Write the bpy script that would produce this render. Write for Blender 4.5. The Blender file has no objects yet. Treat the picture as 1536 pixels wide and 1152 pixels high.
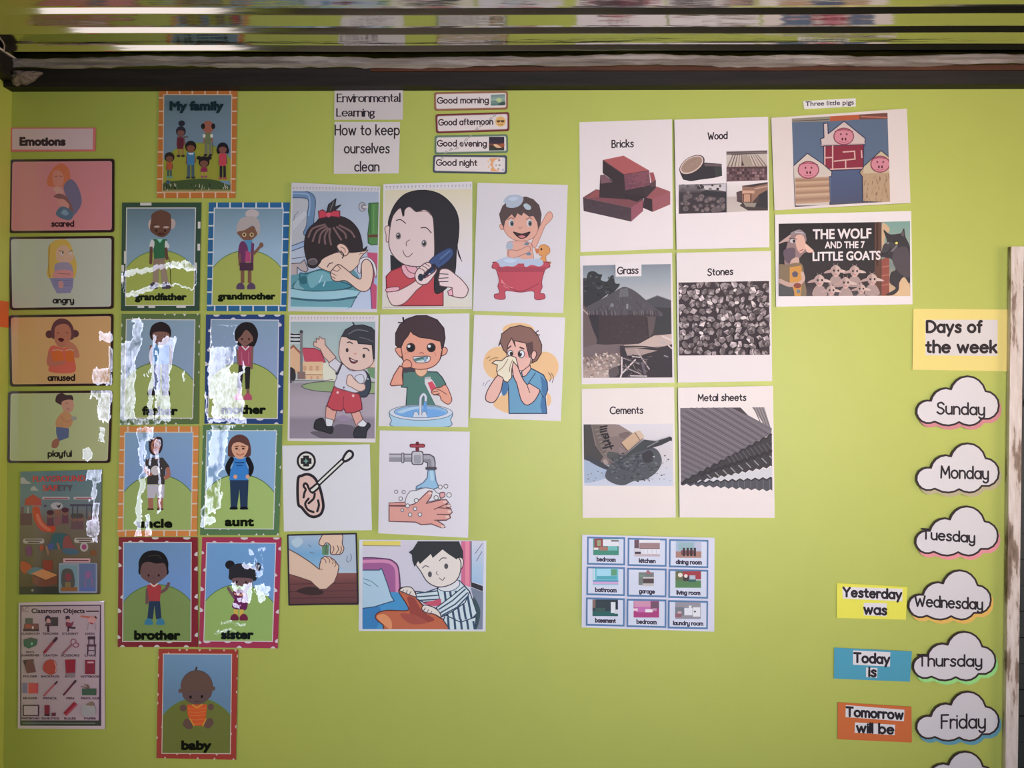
import bpy, bmesh, math, random
from mathutils import Vector
scene = bpy.context.scene
C = scene.collection
# ------------------------------------------------------------------ camera, world, lights, exposure
D_CAM, Z_CAM, S = 1.78, 1.60, 650.0          # camera distance to the wall, its height, photo pixels per metre on the wall
cam_data = bpy.data.cameras.new('camera')
cam_data.sensor_width = 36.0
cam_data.lens = 36.0 * S * D_CAM / 1536.0
cam_data.clip_start = 0.05
cam = bpy.data.objects.new('camera', cam_data)
C.objects.link(cam)
cam.location = (0, -D_CAM, Z_CAM)
cam.rotation_euler = (math.pi / 2, 0, 0)
scene.camera = cam
scene.view_settings.view_transform = 'Standard'
scene.view_settings.look = 'None'
scene.view_settings.gamma = 1.0
scene.view_settings.use_curve_mapping = False
scene.view_settings.exposure = 0.0
scene.cycles.caustics_reflective = False
scene.cycles.caustics_refractive = False

world = bpy.data.worlds.new('world')
scene.world = world
world.use_nodes = True
wn = world.node_tree
bg = wn.nodes['Background']
bg.inputs['Color'].default_value = (0.75, 0.88, 1.0, 1)
bg.inputs['Strength'].default_value = 0.12

def area(name, loc, target, sx, sy, power, col, spread=180):
    l = bpy.data.lights.new(name, 'AREA')
    l.shape = 'RECTANGLE'; l.size = sx; l.size_y = sy
    l.energy = power; l.color = col; l.spread = math.radians(spread)
    o = bpy.data.objects.new(name, l); C.objects.link(o)
    o.location = loc
    o.rotation_euler = (Vector(target) - Vector(loc)).to_track_quat('-Z', 'Y').to_euler()
    return o
# daylight through a doorway in the left wall beside the displays,
# plus unseen rear and right lamps, added and aimed to set the wall's brightness
area('daylight_doorway', (-1.30, -0.985, 1.28), (0.6, -0.985, 1.28), 1.10, 1.42, 7.0, (1.0, 0.88, 0.84))
area('fill_rear_right', (2.0, -5.3, 1.5), (0.8, 0, 1.6), 1.5, 1.4, 3.3, (0.70, 0.76, 1.0), 35)
area('fill_rear_left', (0.4, -5.3, 1.5), (0.22, 0, 1.50), 1.5, 1.4, 7.0, (0.74, 0.77, 1.0), 35)
area('fill_rear_warm', (1.9, -5.3, 1.5), (0.9, 0, 1.85), 1.5, 1.3, 3.4, (1.0, 0.72, 0.50), 26)
area('fill_right', (3.55, -1.2, 1.6), (-1.2, -0.3, 1.6), 1.0, 1.2, 10.0, (1.0, 0.77, 0.61), 60)

# ------------------------------------------------------------------ colour helpers
def lin(c):
    c = c / 255.0
    return c / 12.92 if c <= 0.04045 else ((c + 0.055) / 1.055) ** 2.4
def hexc(h):
    return (int(h[0:2], 16), int(h[2:4], 16), int(h[4:6], 16))
def col(c):
    """print colour: 'rrggbb' or an (r, g, b) of 0..255 -> linear albedo"""
    if isinstance(c, str): c = hexc(c)
    return tuple(min(0.86, lin(v) * 0.86) for v in c)
WHITE = (255, 255, 255)
INK = (22, 18, 22)

# ------------------------------------------------------------------ materials
def mat(name, base=(0.8, 0.8, 0.8), rough=0.6, metal=0.0, spec=0.5):
    m = bpy.data.materials.new(name); m.use_nodes = True
    b = m.node_tree.nodes['Principled BSDF']
    b.inputs['Base Color'].default_value = (*base, 1)
    b.inputs['Roughness'].default_value = rough
    b.inputs['Metallic'].default_value = metal
    b.inputs['Specular IOR Level'].default_value = spec
    return m
def nod(m, t, **kw):
    n = m.node_tree.nodes.new(t)
    for k, v in kw.items(): setattr(n, k, v)
    return n
def lk(m, a, b): m.node_tree.links.new(a, b)
def math_(m, op, a, b=None, c=None, clamp=False):
    n = nod(m, 'ShaderNodeMath', operation=op); n.use_clamp = clamp
    for i, v in enumerate((a, b, c)):
        if v is None: continue
        if isinstance(v, (int, float)): n.inputs[i].default_value = v
        else: lk(m, v, n.inputs[i])
    return n.outputs[0]
def noise(m, scale, detail=3, vec=None, rough=0.5):
    n = nod(m, 'ShaderNodeTexNoise'); n.inputs['Scale'].default_value = scale
    n.inputs['Detail'].default_value = detail; n.inputs['Roughness'].default_value = rough
    if vec is not None: lk(m, vec, n.inputs['Vector'])
    return n
def paper_mat(name, rough=0.55, spec=0.25):
    """printed paper: the ink colour is carried by the sheet, with a faint fibre mottle"""
    m = mat(name, rough=rough, spec=spec)
    b = m.node_tree.nodes['Principled BSDF']
    a = nod(m, 'ShaderNodeAttribute', attribute_name='ink')
    geo = nod(m, 'ShaderNodeNewGeometry')
    n = noise(m, 900, 2, geo.outputs['Position'])
    f = math_(m, 'MULTIPLY_ADD', n.outputs['Fac'], 0.05, 0.975)
    mx = nod(m, 'ShaderNodeVectorMath', operation='SCALE')
    lk(m, a.outputs['Color'], mx.inputs[0]); lk(m, f, mx.inputs['Scale'])
    lk(m, mx.outputs[0], b.inputs['Base Color'])
    return m
PAPER = paper_mat('printed_paper')

def px2x(px): return (px - 768.0) / S
def py2z(py): return Z_CAM + (576.0 - py) / S
def smoothstep(m, v, e0, e1):
    r = nod(m, 'ShaderNodeMapRange', interpolation_type='SMOOTHSTEP')
    lk(m, v, r.inputs['Value'])
    r.inputs['From Min'].default_value = e0; r.inputs['From Max'].default_value = e1
    return r.outputs['Result']
def laminate(name, buckles=(), ripple=0.02, ior=1.55, at=None):
    """printed card under a buckled clear film; every buckle is (px0, px1, py0, py1, edge, tilt_x, tilt_z, crease):
    inside that patch the film normal leans by tilt_x / tilt_z to place glare, and is finely creased"""
    m = paper_mat(name, 0.5, 0.0)
    b = m.node_tree.nodes['Principled BSDF']
    b.inputs['Coat Weight'].default_value = 1.0
    b.inputs['Coat Roughness'].default_value = 0.035
    b.inputs['Coat IOR'].default_value = ior
    geo = nod(m, 'ShaderNodeNewGeometry')
    sep = nod(m, 'ShaderNodeSeparateXYZ'); lk(m, geo.outputs['Position'], sep.inputs[0])
    mp = nod(m, 'ShaderNodeMapping'); lk(m, geo.outputs['Position'], mp.inputs['Vector'])
    mp.inputs['Scale'].default_value = (1.0, 1.0, 0.45)
    n1 = noise(m, 9, 2, mp.outputs[0]); n2 = noise(m, 75, 3, mp.outputs[0], 0.6)
    s1 = nod(m, 'ShaderNodeSeparateColor'); lk(m, n1.outputs['Color'], s1.inputs[0])
    s2 = nod(m, 'ShaderNodeSeparateColor'); lk(m, n2.outputs['Color'], s2.inputs[0])
    n3 = noise(m, 260, 2, mp.outputs[0]); s3 = nod(m, 'ShaderNodeSeparateColor'); lk(m, n3.outputs['Color'], s3.inputs[0])
    def cen(v, k): return math_(m, 'MULTIPLY_ADD', v, k, -0.5 * k)
    tx = cen(s1.outputs[0], ripple * 2); tz = cen(s1.outputs[1], ripple * 2)
    bx = bz = 0.0
    if at:          # film normal of each card aimed to mirror the dim side wall, keeping haze off
        p = Vector((px2x(at[0]), 0, py2z(at[1])))
        nn = (Vector((0, -D_CAM, Z_CAM)) - p).normalized() + (Vector((-1.1, -3.0, 1.3)) - p).normalized()
        bx, bz = nn.x / -nn.y, nn.z / -nn.y
        tx = math_(m, 'ADD', tx, bx); tz = math_(m, 'ADD', tz, bz)
    wob = cen(s2.outputs[0], 0.030); wob1 = cen(s1.outputs[2], 0.05)
    xw = math_(m, 'ADD', math_(m, 'ADD', sep.outputs[0], wob), wob1)
    zw = math_(m, 'ADD', math_(m, 'ADD', sep.outputs[2], wob), wob1)
    for (x0, x1, y0, y1, edge, kx, kz, crease) in buckles:
        crease *= 0.54
        e = edge / S
        if kx == 'R':        # glare patch: film normal aimed so the rear lamp mirrors into the camera
            p = Vector((px2x((x0 + x1) / 2), 0, py2z((y0 + y1) / 2)))
            nn = (Vector((0, -D_CAM, Z_CAM)) - p).normalized() + (Vector((0.4, -5.3, 1.5)) - p).normalized()
            kx, kz = nn.x / -nn.y - bx, kz + nn.z / -nn.y - bz
        a0 = smoothstep(m, xw, px2x(x0) - e, px2x(x0) + e)
        a1 = smoothstep(m, xw, px2x(x1) + e, px2x(x1) - e)
        c0 = smoothstep(m, zw, py2z(y1) - e, py2z(y1) + e)
        c1 = smoothstep(m, zw, py2z(y0) + e, py2z(y0) - e)
        k = math_(m, 'MULTIPLY', math_(m, 'MULTIPLY', a0, a1), math_(m, 'MULTIPLY', c0, c1))
        tx = math_(m, 'ADD', tx, math_(m, 'MULTIPLY', k, math_(m, 'ADD', math_(m, 'ADD', cen(s2.outputs[1], crease), cen(s3.outputs[0], crease * 0.8)), kx)))
        tz = math_(m, 'ADD', tz, math_(m, 'MULTIPLY', k, math_(m, 'ADD', math_(m, 'ADD', cen(s2.outputs[2], crease), cen(s3.outputs[1], crease * 0.8)), kz)))
    cmb = nod(m, 'ShaderNodeCombineXYZ'); lk(m, tx, cmb.inputs[0]); lk(m, tz, cmb.inputs[2])
    cmb.inputs[1].default_value = -1.0
    nv = nod(m, 'ShaderNodeVectorMath', operation='NORMALIZE'); lk(m, cmb.outputs[0], nv.inputs[0])
    lk(m, nv.outputs[0], b.inputs['Coat Normal'])
    return m

# ------------------------------------------------------------------ 2-D geometry helpers (photo-pixel units on the wall)
def catmull(pts, closed, n=6):
    out = []; N = len(pts)
    if N < 3: return list(pts)
    segs = N if closed else N - 1
    for i in range(segs):
        p1, p2 = pts[i], pts[(i + 1) % N]
        p0 = pts[i - 1] if (closed or i > 0) else p1
        p3 = pts[(i + 2) % N] if (closed or i + 2 < N) else p2
        for k in range(n):
            t = k / n; t2 = t * t; t3 = t2 * t
            out.append(tuple(0.5 * (2 * p1[a] + (p2[a] - p0[a]) * t + (2 * p0[a] - 5 * p1[a] + 4 * p2[a] - p3[a]) * t2
                                    + (3 * p1[a] - p0[a] - 3 * p2[a] + p3[a]) * t3) for a in (0, 1)))
    if not closed: out.append(tuple(pts[-1][:2]))
    return out
def ell(cx, cy, rx, ry=None, rot=0, a0=0, a1=360, n=22):
    ry = rx if ry is None else ry
    c, s = math.cos(math.radians(rot)), math.sin(math.radians(rot)); o = []
    full = abs(a1 - a0) >= 360
    for i in range(n if full else n + 1):
        t = math.radians(a0 + (a1 - a0) * i / n)
        x, y = rx * math.cos(t), ry * math.sin(t)
        o.append((cx + x * c - y * s, cy + x * s + y * c))
    return o
def area2(p): return 0.5 * sum(p[i - 1][0] * p[i][1] - p[i][0] * p[i - 1][1] for i in range(len(p)))
def clip_convex(p, q):
    if area2(q) < 0: q = q[::-1]
    for i in range(len(q)):
        a, b = q[i - 1], q[i]
        def side(v): return (b[0] - a[0]) * (v[1] - a[1]) - (b[1] - a[1]) * (v[0] - a[0])
        out = []
        for j in range(len(p)):
            u, v = p[j - 1], p[j]; su, sv = side(u), side(v)
            if (su >= 0) != (sv >= 0):
                t = su / (su - sv); out.append((u[0] + (v[0] - u[0]) * t, u[1] + (v[1] - u[1]) * t))
            if sv >= 0: out.append(v)
        p = out
        if len(p) < 3: return []
    return p
EPS = 0.00002
FONT_CACHE = {}
def bfont(txt, bold):
    """outline faces of a line of sans lettering; cap height 1, baseline 0"""
    key = txt
    if key in FONT_CACHE: return FONT_CACHE[key]
    cu = bpy.data.curves.new('lettering', 'FONT'); cu.body = txt; cu.resolution_u = 4
    o = bpy.data.objects.new('lettering', cu); C.objects.link(o)
    bpy.context.view_layer.update()
    me = o.evaluated_get(bpy.context.evaluated_depsgraph_get()).to_mesh()
    vs = [(v.co.x, v.co.y) for v in me.vertices]; fs = [tuple(p.vertices) for p in me.polygons]
    o.to_mesh_clear() if hasattr(o, 'to_mesh_clear') else None
    bpy.data.objects.remove(o); bpy.data.curves.remove(cu)
    cnt = {}
    for f in fs:
        for i in range(len(f)):
            e = tuple(sorted((f[i - 1], f[i]))); cnt[e] = cnt.get(e, 0) + 1
    rim = [e for e, n in cnt.items() if n == 1]
    x0 = min(v[0] for v in vs); x1 = max(v[0] for v in vs)
    FONT_CACHE[key] = (vs, fs, x0, x1, rim)
    return FONT_CACHE[key]
# hand-print stroke alphabet: units of 1/100 em, x-height 50, capitals 75, descender -25
def _e(cx, cy, rx, ry, a0=0, a1=360): return [(x, y) for x, y in ell(cx, cy, rx, ry, 0, a0, a1, 16)] + ([] if abs(a1 - a0) < 360 else [(cx + rx, cy)])
def _c(*p): return catmull(list(p), False, 6)
GLYPH = {
 'a': (42, [_e(21, 25, 21, 25), [(42, 50), (42, 0)]]), 'b': (42, [[(0, 78), (0, 0)], _e(21, 25, 21, 25)]),
 'c': (36, [_e(22, 25, 22, 25, 48, 312)]), 'd': (42, [_e(21, 25, 21, 25), [(42, 78), (42, 0)]]),
 'e': (42, [[(1, 27), (42, 27)] + _e(21, 25, 21, 25, 5, 318)]),
 'f': (24, [[(10, 0), (10, 58)] + _e(21, 60, 11, 15, 180, 70)[1:], [(0, 48), (23, 48)]]),
 'g': (42, [_e(21, 25, 21, 25), [(42, 50), (42, -6)] + _e(21, -6, 21, 19, 0, -150)]),
 'h': (37, [[(0, 78), (0, 0)], _e(18.5, 30, 18.5, 20, 180, 0) + [(37, 0)]]),
 'i': (0, [[(0, 50), (0, 0)], [(0, 67), (0, 68)]]), 'j': (10, [[(10, 50), (10, -10)] + _e(0, -10, 10, 14, 0, -100), [(10, 67), (10, 68)]]),
 'k': (34, [[(0, 78), (0, 0)], [(31, 50), (2, 21)], [(12, 31), (34, 0)]]), 'l': (0, [[(0, 78), (0, 0)]]),
 'm': (60, [[(0, 50), (0, 0)], _e(15, 33, 15, 17, 180, 0) + [(30, 0)], _e(45, 33, 15, 17, 180, 0) + [(60, 0)]]),
 'n': (37, [[(0, 50), (0, 0)], _e(18.5, 30, 18.5, 20, 180, 0) + [(37, 0)]]), 'o': (44, [_e(22, 25, 22, 25)]),
 'p': (42, [[(0, 50), (0, -26)], _e(21, 25, 21, 25)]), 'r': (24, [[(0, 50), (0, 0)], _e(17, 28, 17, 21, 180, 55)]),
 's': (32, [_c((31, 43), (18, 50), (4, 41), (14, 28), (29, 19), (27, 4), (12, 0), (0, 7))]),
 't': (26, [_c((11, 68), (11, 30), (12, 8), (25, 3)), [(0, 48), (25, 48)]]),
 'u': (37, [[(0, 50), (0, 20)] + _e(18.5, 20, 18.5, 20, 180, 360), [(37, 50), (37, 0)]]),
 'v': (38, [[(0, 50), (19, 0), (38, 50)]]), 'w': (60, [[(0, 50), (15, 0), (30, 46), (45, 0), (60, 50)]]),
 'x': (34, [[(0, 50), (34, 0)], [(34, 50), (0, 0)]]), 'y': (37, [[(0, 50), (0, 20)] + _e(18.5, 20, 18.5, 20, 180, 360), [(37, 50), (37, -6)] + _e(19, -6, 18, 19, 0, -150)]),
 'z': (34, [[(0, 50), (34, 50), (0, 0), (34, 0)]]),
 'B': (40, [[(0, 0), (0, 75)], _c((0, 75), (26, 74), (33, 58), (25, 42), (0, 40)), _c((0, 40), (30, 38), (40, 20), (30, 2), (0, 0))]),
 'C': (56, [_e(36, 37, 36, 38, 48, 312)]), 'D': (52, [[(0, 0), (0, 75)], _c((0, 75), (28, 73), (50, 52), (50, 23), (28, 2), (0, 0))]),
 'E': (38, [[(38, 75), (0, 75), (0, 0), (38, 0)], [(0, 39), (32, 39)]]), 'F': (38, [[(38, 75), (0, 75), (0, 0)], [(0, 40), (32, 40)]]),
 'G': (62, [_e(35, 37, 35, 38, 42, 340), [(38, 34), (68, 34), (68, 22)]]), 'H': (46, [[(0, 75), (0, 0)], [(46, 75), (46, 0)], [(0, 40), (46, 40)]]),
 'L': (36, [[(0, 75), (0, 0), (36, 0)]]), 'M': (58, [[(0, 0), (4, 75), (29, 22), (54, 75), (58, 0)]]),
 'O': (70, [_e(35, 37, 35, 38)]), 'S': (44, [_c((42, 64), (26, 76), (5, 66), (8, 46), (30, 36), (43, 20), (32, 2), (14, 0), (0, 10))]),
 'T': (50, [[(0, 75), (50, 75)], [(25, 75), (25, 0)]]), 'W': (72, [[(0, 75), (18, 0), (36, 52), (54, 0), (72, 75)]]),
 'Y': (52, [[(0, 75), (26, 36), (52, 75)], [(26, 36), (26, 0)]]),
}
GLYPH_STRAIGHT_Y = (40, [[(0, 50), (20, 2)], [(40, 50), (10, -25)]])
GLYPH_SERIF_A = (38, [_c((3, 40), (12, 50), (26, 46), (29, 34), (29, 8), (38, 3)), _c((29, 31), (8, 22), (2, 10), (10, 0), (29, 9))])
GLYPH_SERIF_G = (38, [_e(18, 32, 15, 17), _c((10, 17), (4, 8), (16, 3), (32, 0), (34, -14), (18, -24), (2, -16), (6, -3)), [(30, 44), (40, 46)]])
GLYPH_SERIF_V = (40, [[(0, 50), (20, 0), (40, 50)]])

def rounded(q, r):
    out = []
    for i in range(len(q)):
        p, a, b = q[i], q[i - 1], q[(i + 1) % len(q)]
        da, db = math.dist(p, a), math.dist(p, b)
        u = (p[0] + (a[0] - p[0]) * r / da, p[1] + (a[1] - p[1]) * r / da); v = (p[0] + (b[0] - p[0]) * r / db, p[1] + (b[1] - p[1]) * r / db)
        for k in range(6):
            t = k / 5; out.append(tuple((1 - t) ** 2 * u[j] + 2 * t * (1 - t) * p[j] + t * t * v[j] for j in (0, 1)))
    return out
def inset(q, e):
    cx = sum(p[0] for p in q) / 4; cy = sum(p[1] for p in q) / 4
    return [(p[0] + (e if p[0] < cx else -e), p[1] + (e if p[1] < cy else -e)) for p in q]
def mix(a, b, t): return (a[0] + (b[0] - a[0]) * t, a[1] + (b[1] - a[1]) * t)
def quv(q, u, v): return mix(mix(q[0], q[1], u), mix(q[3], q[2], u), v)

ALL = []
class Sheet:
    """a flat thing on the wall: an Empty with a thin sheet and its printed parts, all drawn in photo pixels"""
    def __init__(self, name, label, cat, quad, group=None, paper=WHITE, wref=WHITE, lift=(1.5, 1.5), m=None, thick=0.4, sheet='sheet', outline=None, obj_root=None):
        self.wref = [lin(v) for v in wref]      # how white paper reads at this spot of the photo
        self.m = m or PAPER; self.quad = quad; self.ox = 0; self.oy = 0; self.s = 1.0
        self.clip = None; self.layer = 0; self.parts = {}; self.order = []
        cx = sum(q[0] for q in quad) / 4; cy = max(q[1] for q in quad)
        self.x0 = min(q[0] for q in quad); self.x1 = max(q[0] for q in quad); self.lift = lift
        self.root = bpy.data.objects.new(name, None); C.objects.link(self.root)
        self.root.empty_display_size = 0.02
        self.root.location = (px2x(cx), 0, py2z(cy)); self.base = Vector(self.root.location)
        self.root['label'] = label; self.root['category'] = cat
        if group: self.root['group'] = group
        self.thick = thick / 1000
        ALL.append(self)
        self.part(sheet); self.raw(outline or quad, paper, solid=True); self.layer += 1
    def col(self, c):
        if c == WHITE: return (0.86, 0.86, 0.86)
        if isinstance(c, str): c = hexc(c)
        a = [0.86 * lin(v) / w for v, w in zip(c, self.wref)]; k = max(1.0, max(a) / 0.86)
        return tuple(v / k for v in a)
    def depth(self, x):
        t = (x - self.x0) / max(1, self.x1 - self.x0)
        return (self.lift[0] + (self.lift[1] - self.lift[0]) * t) / 1000 + self.thick
    def w(self, p, k=0):
        return Vector((px2x(p[0]), -(self.depth(p[0]) + self.layer * EPS + k), py2z(p[1]))) - self.base
    def fr(self, x, y, s=8.0):
        self.ox, self.oy, self.s = x, y, s; return self
    def P(self, p): return (self.ox + p[0] / self.s, self.oy + p[1] / self.s)
    def part(self, name, parent=None, label=None, new=False):
        key = name
        if new:
            k = 1
            while key in self.parts: key = name + str(k); k += 1
        self.key = key
        if key not in self.parts:
            self.parts[key] = dict(name=name, parent=parent, v=[], f=[], c=[], label=label); self.order.append(key)
        self.cur = self.parts[key]; return self
    def raw(self, pts, c, solid=False, k=0):
        c = self.col(c)
        if area2(pts) > 0: pts = pts[::-1]      # photo y runs down: keep the face turned to the room
        d = self.cur; b = len(d['v']); n = len(pts)
        d['v'] += [self.w(p, k) for p in pts]
        d['f'].append(tuple(range(b, b + n))); d['c'].append([c] * n)
        if solid:
            d['v'] += [self.w(p, -self.thick + 0.00002) for p in pts]
            d['f'].append(tuple(range(b + 2 * n - 1, b + n - 1, -1))); d['c'].append([c] * n)
            for i in range(n):
                j = (i + 1) % n
                d['f'].append((b + j, b + i, b + n + i, b + n + j)); d['c'].append([c] * 4)
    # -- shapes in the current frame
    def poly(self, pts, c, up=True):
        if up: self.layer += 1
        p = [self.P(q) for q in pts]
        if self.clip: p = clip_convex(p, self.clip)
        if len(p) >= 3: self.raw(p, c)
        return self
    def blob(self, pts, c, line=None, lw=3, n=5):
        q = catmull(pts, True, n); self.poly(q, c)
        if line: self.stroke(q + [q[0]], lw, line)
        return self
    def el(self, cx, cy, rx, ry=None, c=WHITE, rot=0, line=None, lw=3, n=22):
        q = ell(cx, cy, rx, ry, rot, n=n); self.poly(q, c)
        if line: self.stroke(q + [q[0]], lw, line)
        return self
    def rect(self, x0, y0, x1, y1, c, up=True): return self.poly([(x0, y0), (x1, y0), (x1, y1), (x0, y1)], c, up)
    def rrect(self, x0, y0, x1, y1, r, c):
        q = []
        for cx, cy, a in ((x1 - r, y0 + r, -90), (x1 - r, y1 - r, 0), (x0 + r, y1 - r, 90), (x0 + r, y0 + r, 180)):
            q += ell(cx, cy, r, r, 0, a, a + 90, 5)
        return self.poly(q, c)
    def grad(self, quad, stops, n=1):
        """a printed gradient from the first edge of the quad (stop 0) to its opposite edge"""
        self.layer += 1
        a, b, c_, d_ = [self.P(q) for q in quad]; cur = self.cur
        for i in range(len(stops) - 1):
            t0, c0 = stops[i]; t1, c1 = stops[i + 1]
            L = lambda u, v, t: (u[0] + (v[0] - u[0]) * t, u[1] + (v[1] - u[1]) * t)
            pts = [L(a, d_, t0), L(b, c_, t0), L(b, c_, t1), L(a, d_, t1)]; cs = [self.col(c0), self.col(c0), self.col(c1), self.col(c1)]
            if area2(pts) > 0: pts = pts[::-1]; cs = cs[::-1]
            k = len(cur['v']); cur['v'] += [self.w(p) for p in pts]
            cur['f'].append((k, k + 1, k + 2, k + 3)); cur['c'].append(cs)
        return self
    def stroke(self, pts, wd, c, smooth=False, caps=True, pen=None, up=True):
        if up: self.layer += 1
        if smooth: pts = catmull(pts, False, 5)
        elif len(pts) > 2 and caps:       # break at sharp corners so each leg keeps its full width
            for i in range(1, len(pts) - 1):
                a = (pts[i][0] - pts[i - 1][0], pts[i][1] - pts[i - 1][1]); b = (pts[i + 1][0] - pts[i][0], pts[i + 1][1] - pts[i][1])
                la, lb = math.hypot(*a), math.hypot(*b)
                if la > 1e-6 and lb > 1e-6 and (a[0] * b[0] + a[1] * b[1]) / (la * lb) < 0.25:
                    if up: self.layer += 1
                    self.stroke(pts[:i + 1], wd, c, False, True, pen, False); self.layer += 0.15
                    return self.stroke(pts[i:], wd, c, False, True, pen, False)
        p = [self.P(q) for q in pts]
        p = [q for i, q in enumerate(p) if i == 0 or math.dist(q, p[i - 1]) > 1e-4]
        if len(p) < 2:
            if p: self.raw(ell(p[0][0], p[0][1], wd / 2 / self.s, n=10), c)
            return self
        h = wd / 2 / self.s
        closed = math.dist(p[0], p[-1]) < 1e-3 and len(p) > 3
        if closed: p = p[:-1]
        n = len(p); Lp, Rp = [], []
        for i in range(n):
            a = p[i - 1] if (i or closed) else None
            b = p[(i + 1) % n] if (i < n - 1 or closed) else None
            def nrm(u, v):
                dx, dy = v[0] - u[0], v[1] - u[1]; l = math.hypot(dx, dy) or 1; return (-dy / l, dx / l)
            if a is None: nx, ny = nrm(p[i], b); m = 1
            elif b is None: nx, ny = nrm(a, p[i]); m = 1
            else:
                n1, n2 = nrm(a, p[i]), nrm(p[i], b); nx, ny = n1[0] + n2[0], n1[1] + n2[1]
                l = math.hypot(nx, ny)
                if l < 0.3: nx, ny, m = n1[0], n1[1], 1
                else: nx, ny = nx / l, ny / l; m = min(1.6, 1 / max(0.3, nx * n1[0] + ny * n1[1]))
            hh = h * (pen[0] + (pen[1] - pen[0]) * abs(nx)) if pen else h
            Lp.append((p[i][0] + nx * hh * m, p[i][1] + ny * hh * m)); Rp.append((p[i][0] - nx * hh * m, p[i][1] - ny * hh * m))
        for i in range(n if closed else n - 1):
            j = (i + 1) % n; q = [Lp[i], Lp[j], Rp[j], Rp[i]]
            if self.clip: q = clip_convex(q, self.clip)
            if len(q) >= 3 and abs(area2(q)) > 1e-5: self.raw(q, c)
        if caps and not closed:
            for e, o in ((p[0], p[1]), (p[-1], p[-2])):
                a = math.degrees(math.atan2(e[1] - o[1], e[0] - o[0]))
                hh = h * (pen[0] + (pen[1] - pen[0]) * abs(math.sin(math.radians(a)) and math.cos(math.radians(90 - a)))) if pen else h
                q = ell(e[0], e[1], hh, hh, 0, a - 90, a + 90, 6)
                if self.clip: q = clip_convex(q, self.clip)
                if len(q) >= 3: self.raw(q, c)
        return self
    def shape(self, pts, c, line=INK, lw=10, smooth=True):
        """an inked cartoon shape: filled outline plus its line"""
        q = catmull(pts, True, 5) if smooth else list(pts)
        self.poly(q, c)
        if line is not None: self.stroke(q + [q[0]], lw * 1.2, line)
        return self
    def text(self, s, x0, x1, y0, h, c=INK, bold=0.0, y1=None, fit=True):
        """sans lettering between x0 and x1 on a baseline from y0 to y1, capital height h"""
        self.layer += 1
        vs, fs, a, b, rim = bfont(s, bold); k = h / 0.70 * (1.14 if bold == 0.05 else 1.0); y1 = y0 if y1 is None else y1
        sx = (x1 - x0) / (b - a)
        cur = self.cur; base = len(cur['v']); cc = self.col(c)
        def place(v):
            t = (v[0] - a) / (b - a)
            return (x0 + (x1 - x0) * t, y0 + (y1 - y0) * t - v[1] * k)
        pl = [place(v) for v in vs]
        cur['v'] += [self.w(self.P(p)) for p in pl]
        for f in fs:
            q = [pl[i] for i in f]
            cur['f'].append(tuple(base + i for i in (f if area2(q) < 0 else f[::-1]))); cur['c'].append([cc] * len(f))
        if bold:
            h2 = bold * k * 1.25
            for n, (i, j) in enumerate(rim):
                (ax, ay), (bx, by) = pl[i], pl[j]; l = math.hypot(bx - ax, by - ay)
                if l < 1e-4: continue
                ux, uy = (bx - ax) / l * h2 * .6, (by - ay) / l * h2 * .6; nx, ny = -(by - ay) / l * h2, (bx - ax) / l * h2
                self.raw([self.P(p) for p in ((ax - ux + nx, ay - uy + ny), (bx + ux + nx, by + uy + ny), (bx + ux - nx, by + uy - ny), (ax - ux - nx, ay - uy - ny))], c, k=-(n % 5 + 1) * 0.0000012)
        return self
    def hand(self, s, x0, x1, y0, h, wd, c=INK, y1=None, gap=16, straight_y=False, serif=False):
        """hand-print lettering (h = height of a capital), stroke width wd"""
        y1 = y0 if y1 is None else y1
        G = dict(GLYPH)
        if straight_y: G['y'] = GLYPH_STRAIGHT_Y
        if serif: G['a'] = GLYPH_SERIF_A; G['g'] = GLYPH_SERIF_G
        x = 0; place = []
        for ch in s:
            if ch == ' ': x += 32; continue
            adv, st = G[ch]; place.append((x, st, ch)); x += adv + gap
        tot = x - gap; sx = (x1 - x0) / tot; sy = h / 75.0
        for (gx, st, ch) in place:
            for q in st:
                self.layer += 0.15
                pts = []
                for (u, v) in q:
                    X = (gx + u) * sx; t = X / (x1 - x0)
                    pts.append((x0 + X, y0 + (y1 - y0) * t - v * sy))
                self.stroke(pts, wd, c, pen=(0.6, 1.1) if serif else None, up=False)
                if serif and len(q) == 2 and q[0][0] == q[1][0]:
                    for (u, v) in q:
                        X = (gx + u) * sx; Y = y0 - v * sy; e = 7 * sx
                        self.layer += 0.15
                        self.stroke([(x0 + X - e, Y), (x0 + X + (e if v == 0 else 0), Y)], wd * 0.6, c, up=False, caps=False)
        self.layer += 1
        return self
    def done(self):
        made = {}
        for key in self.order:
            d = self.parts[key]
            if not d['f']: continue
            me = bpy.data.meshes.new(d['name'])
            me.from_pydata(d['v'], [], d['f'])
            at = me.color_attributes.new('ink', 'FLOAT_COLOR', 'CORNER')
            flat = []
            for cs in d['c']:
                for cc in cs: flat += [cc[0], cc[1], cc[2], 1.0]
            at.data.foreach_set('color', flat)
            me.materials.append(self.m); me.update()
            o = bpy.data.objects.new(d['name'], me); C.objects.link(o)
            o.parent = made[d['parent']] if d['parent'] else self.root
            if d['label']: o['label'] = d['label']
            made[key] = o
        return self.root

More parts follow.
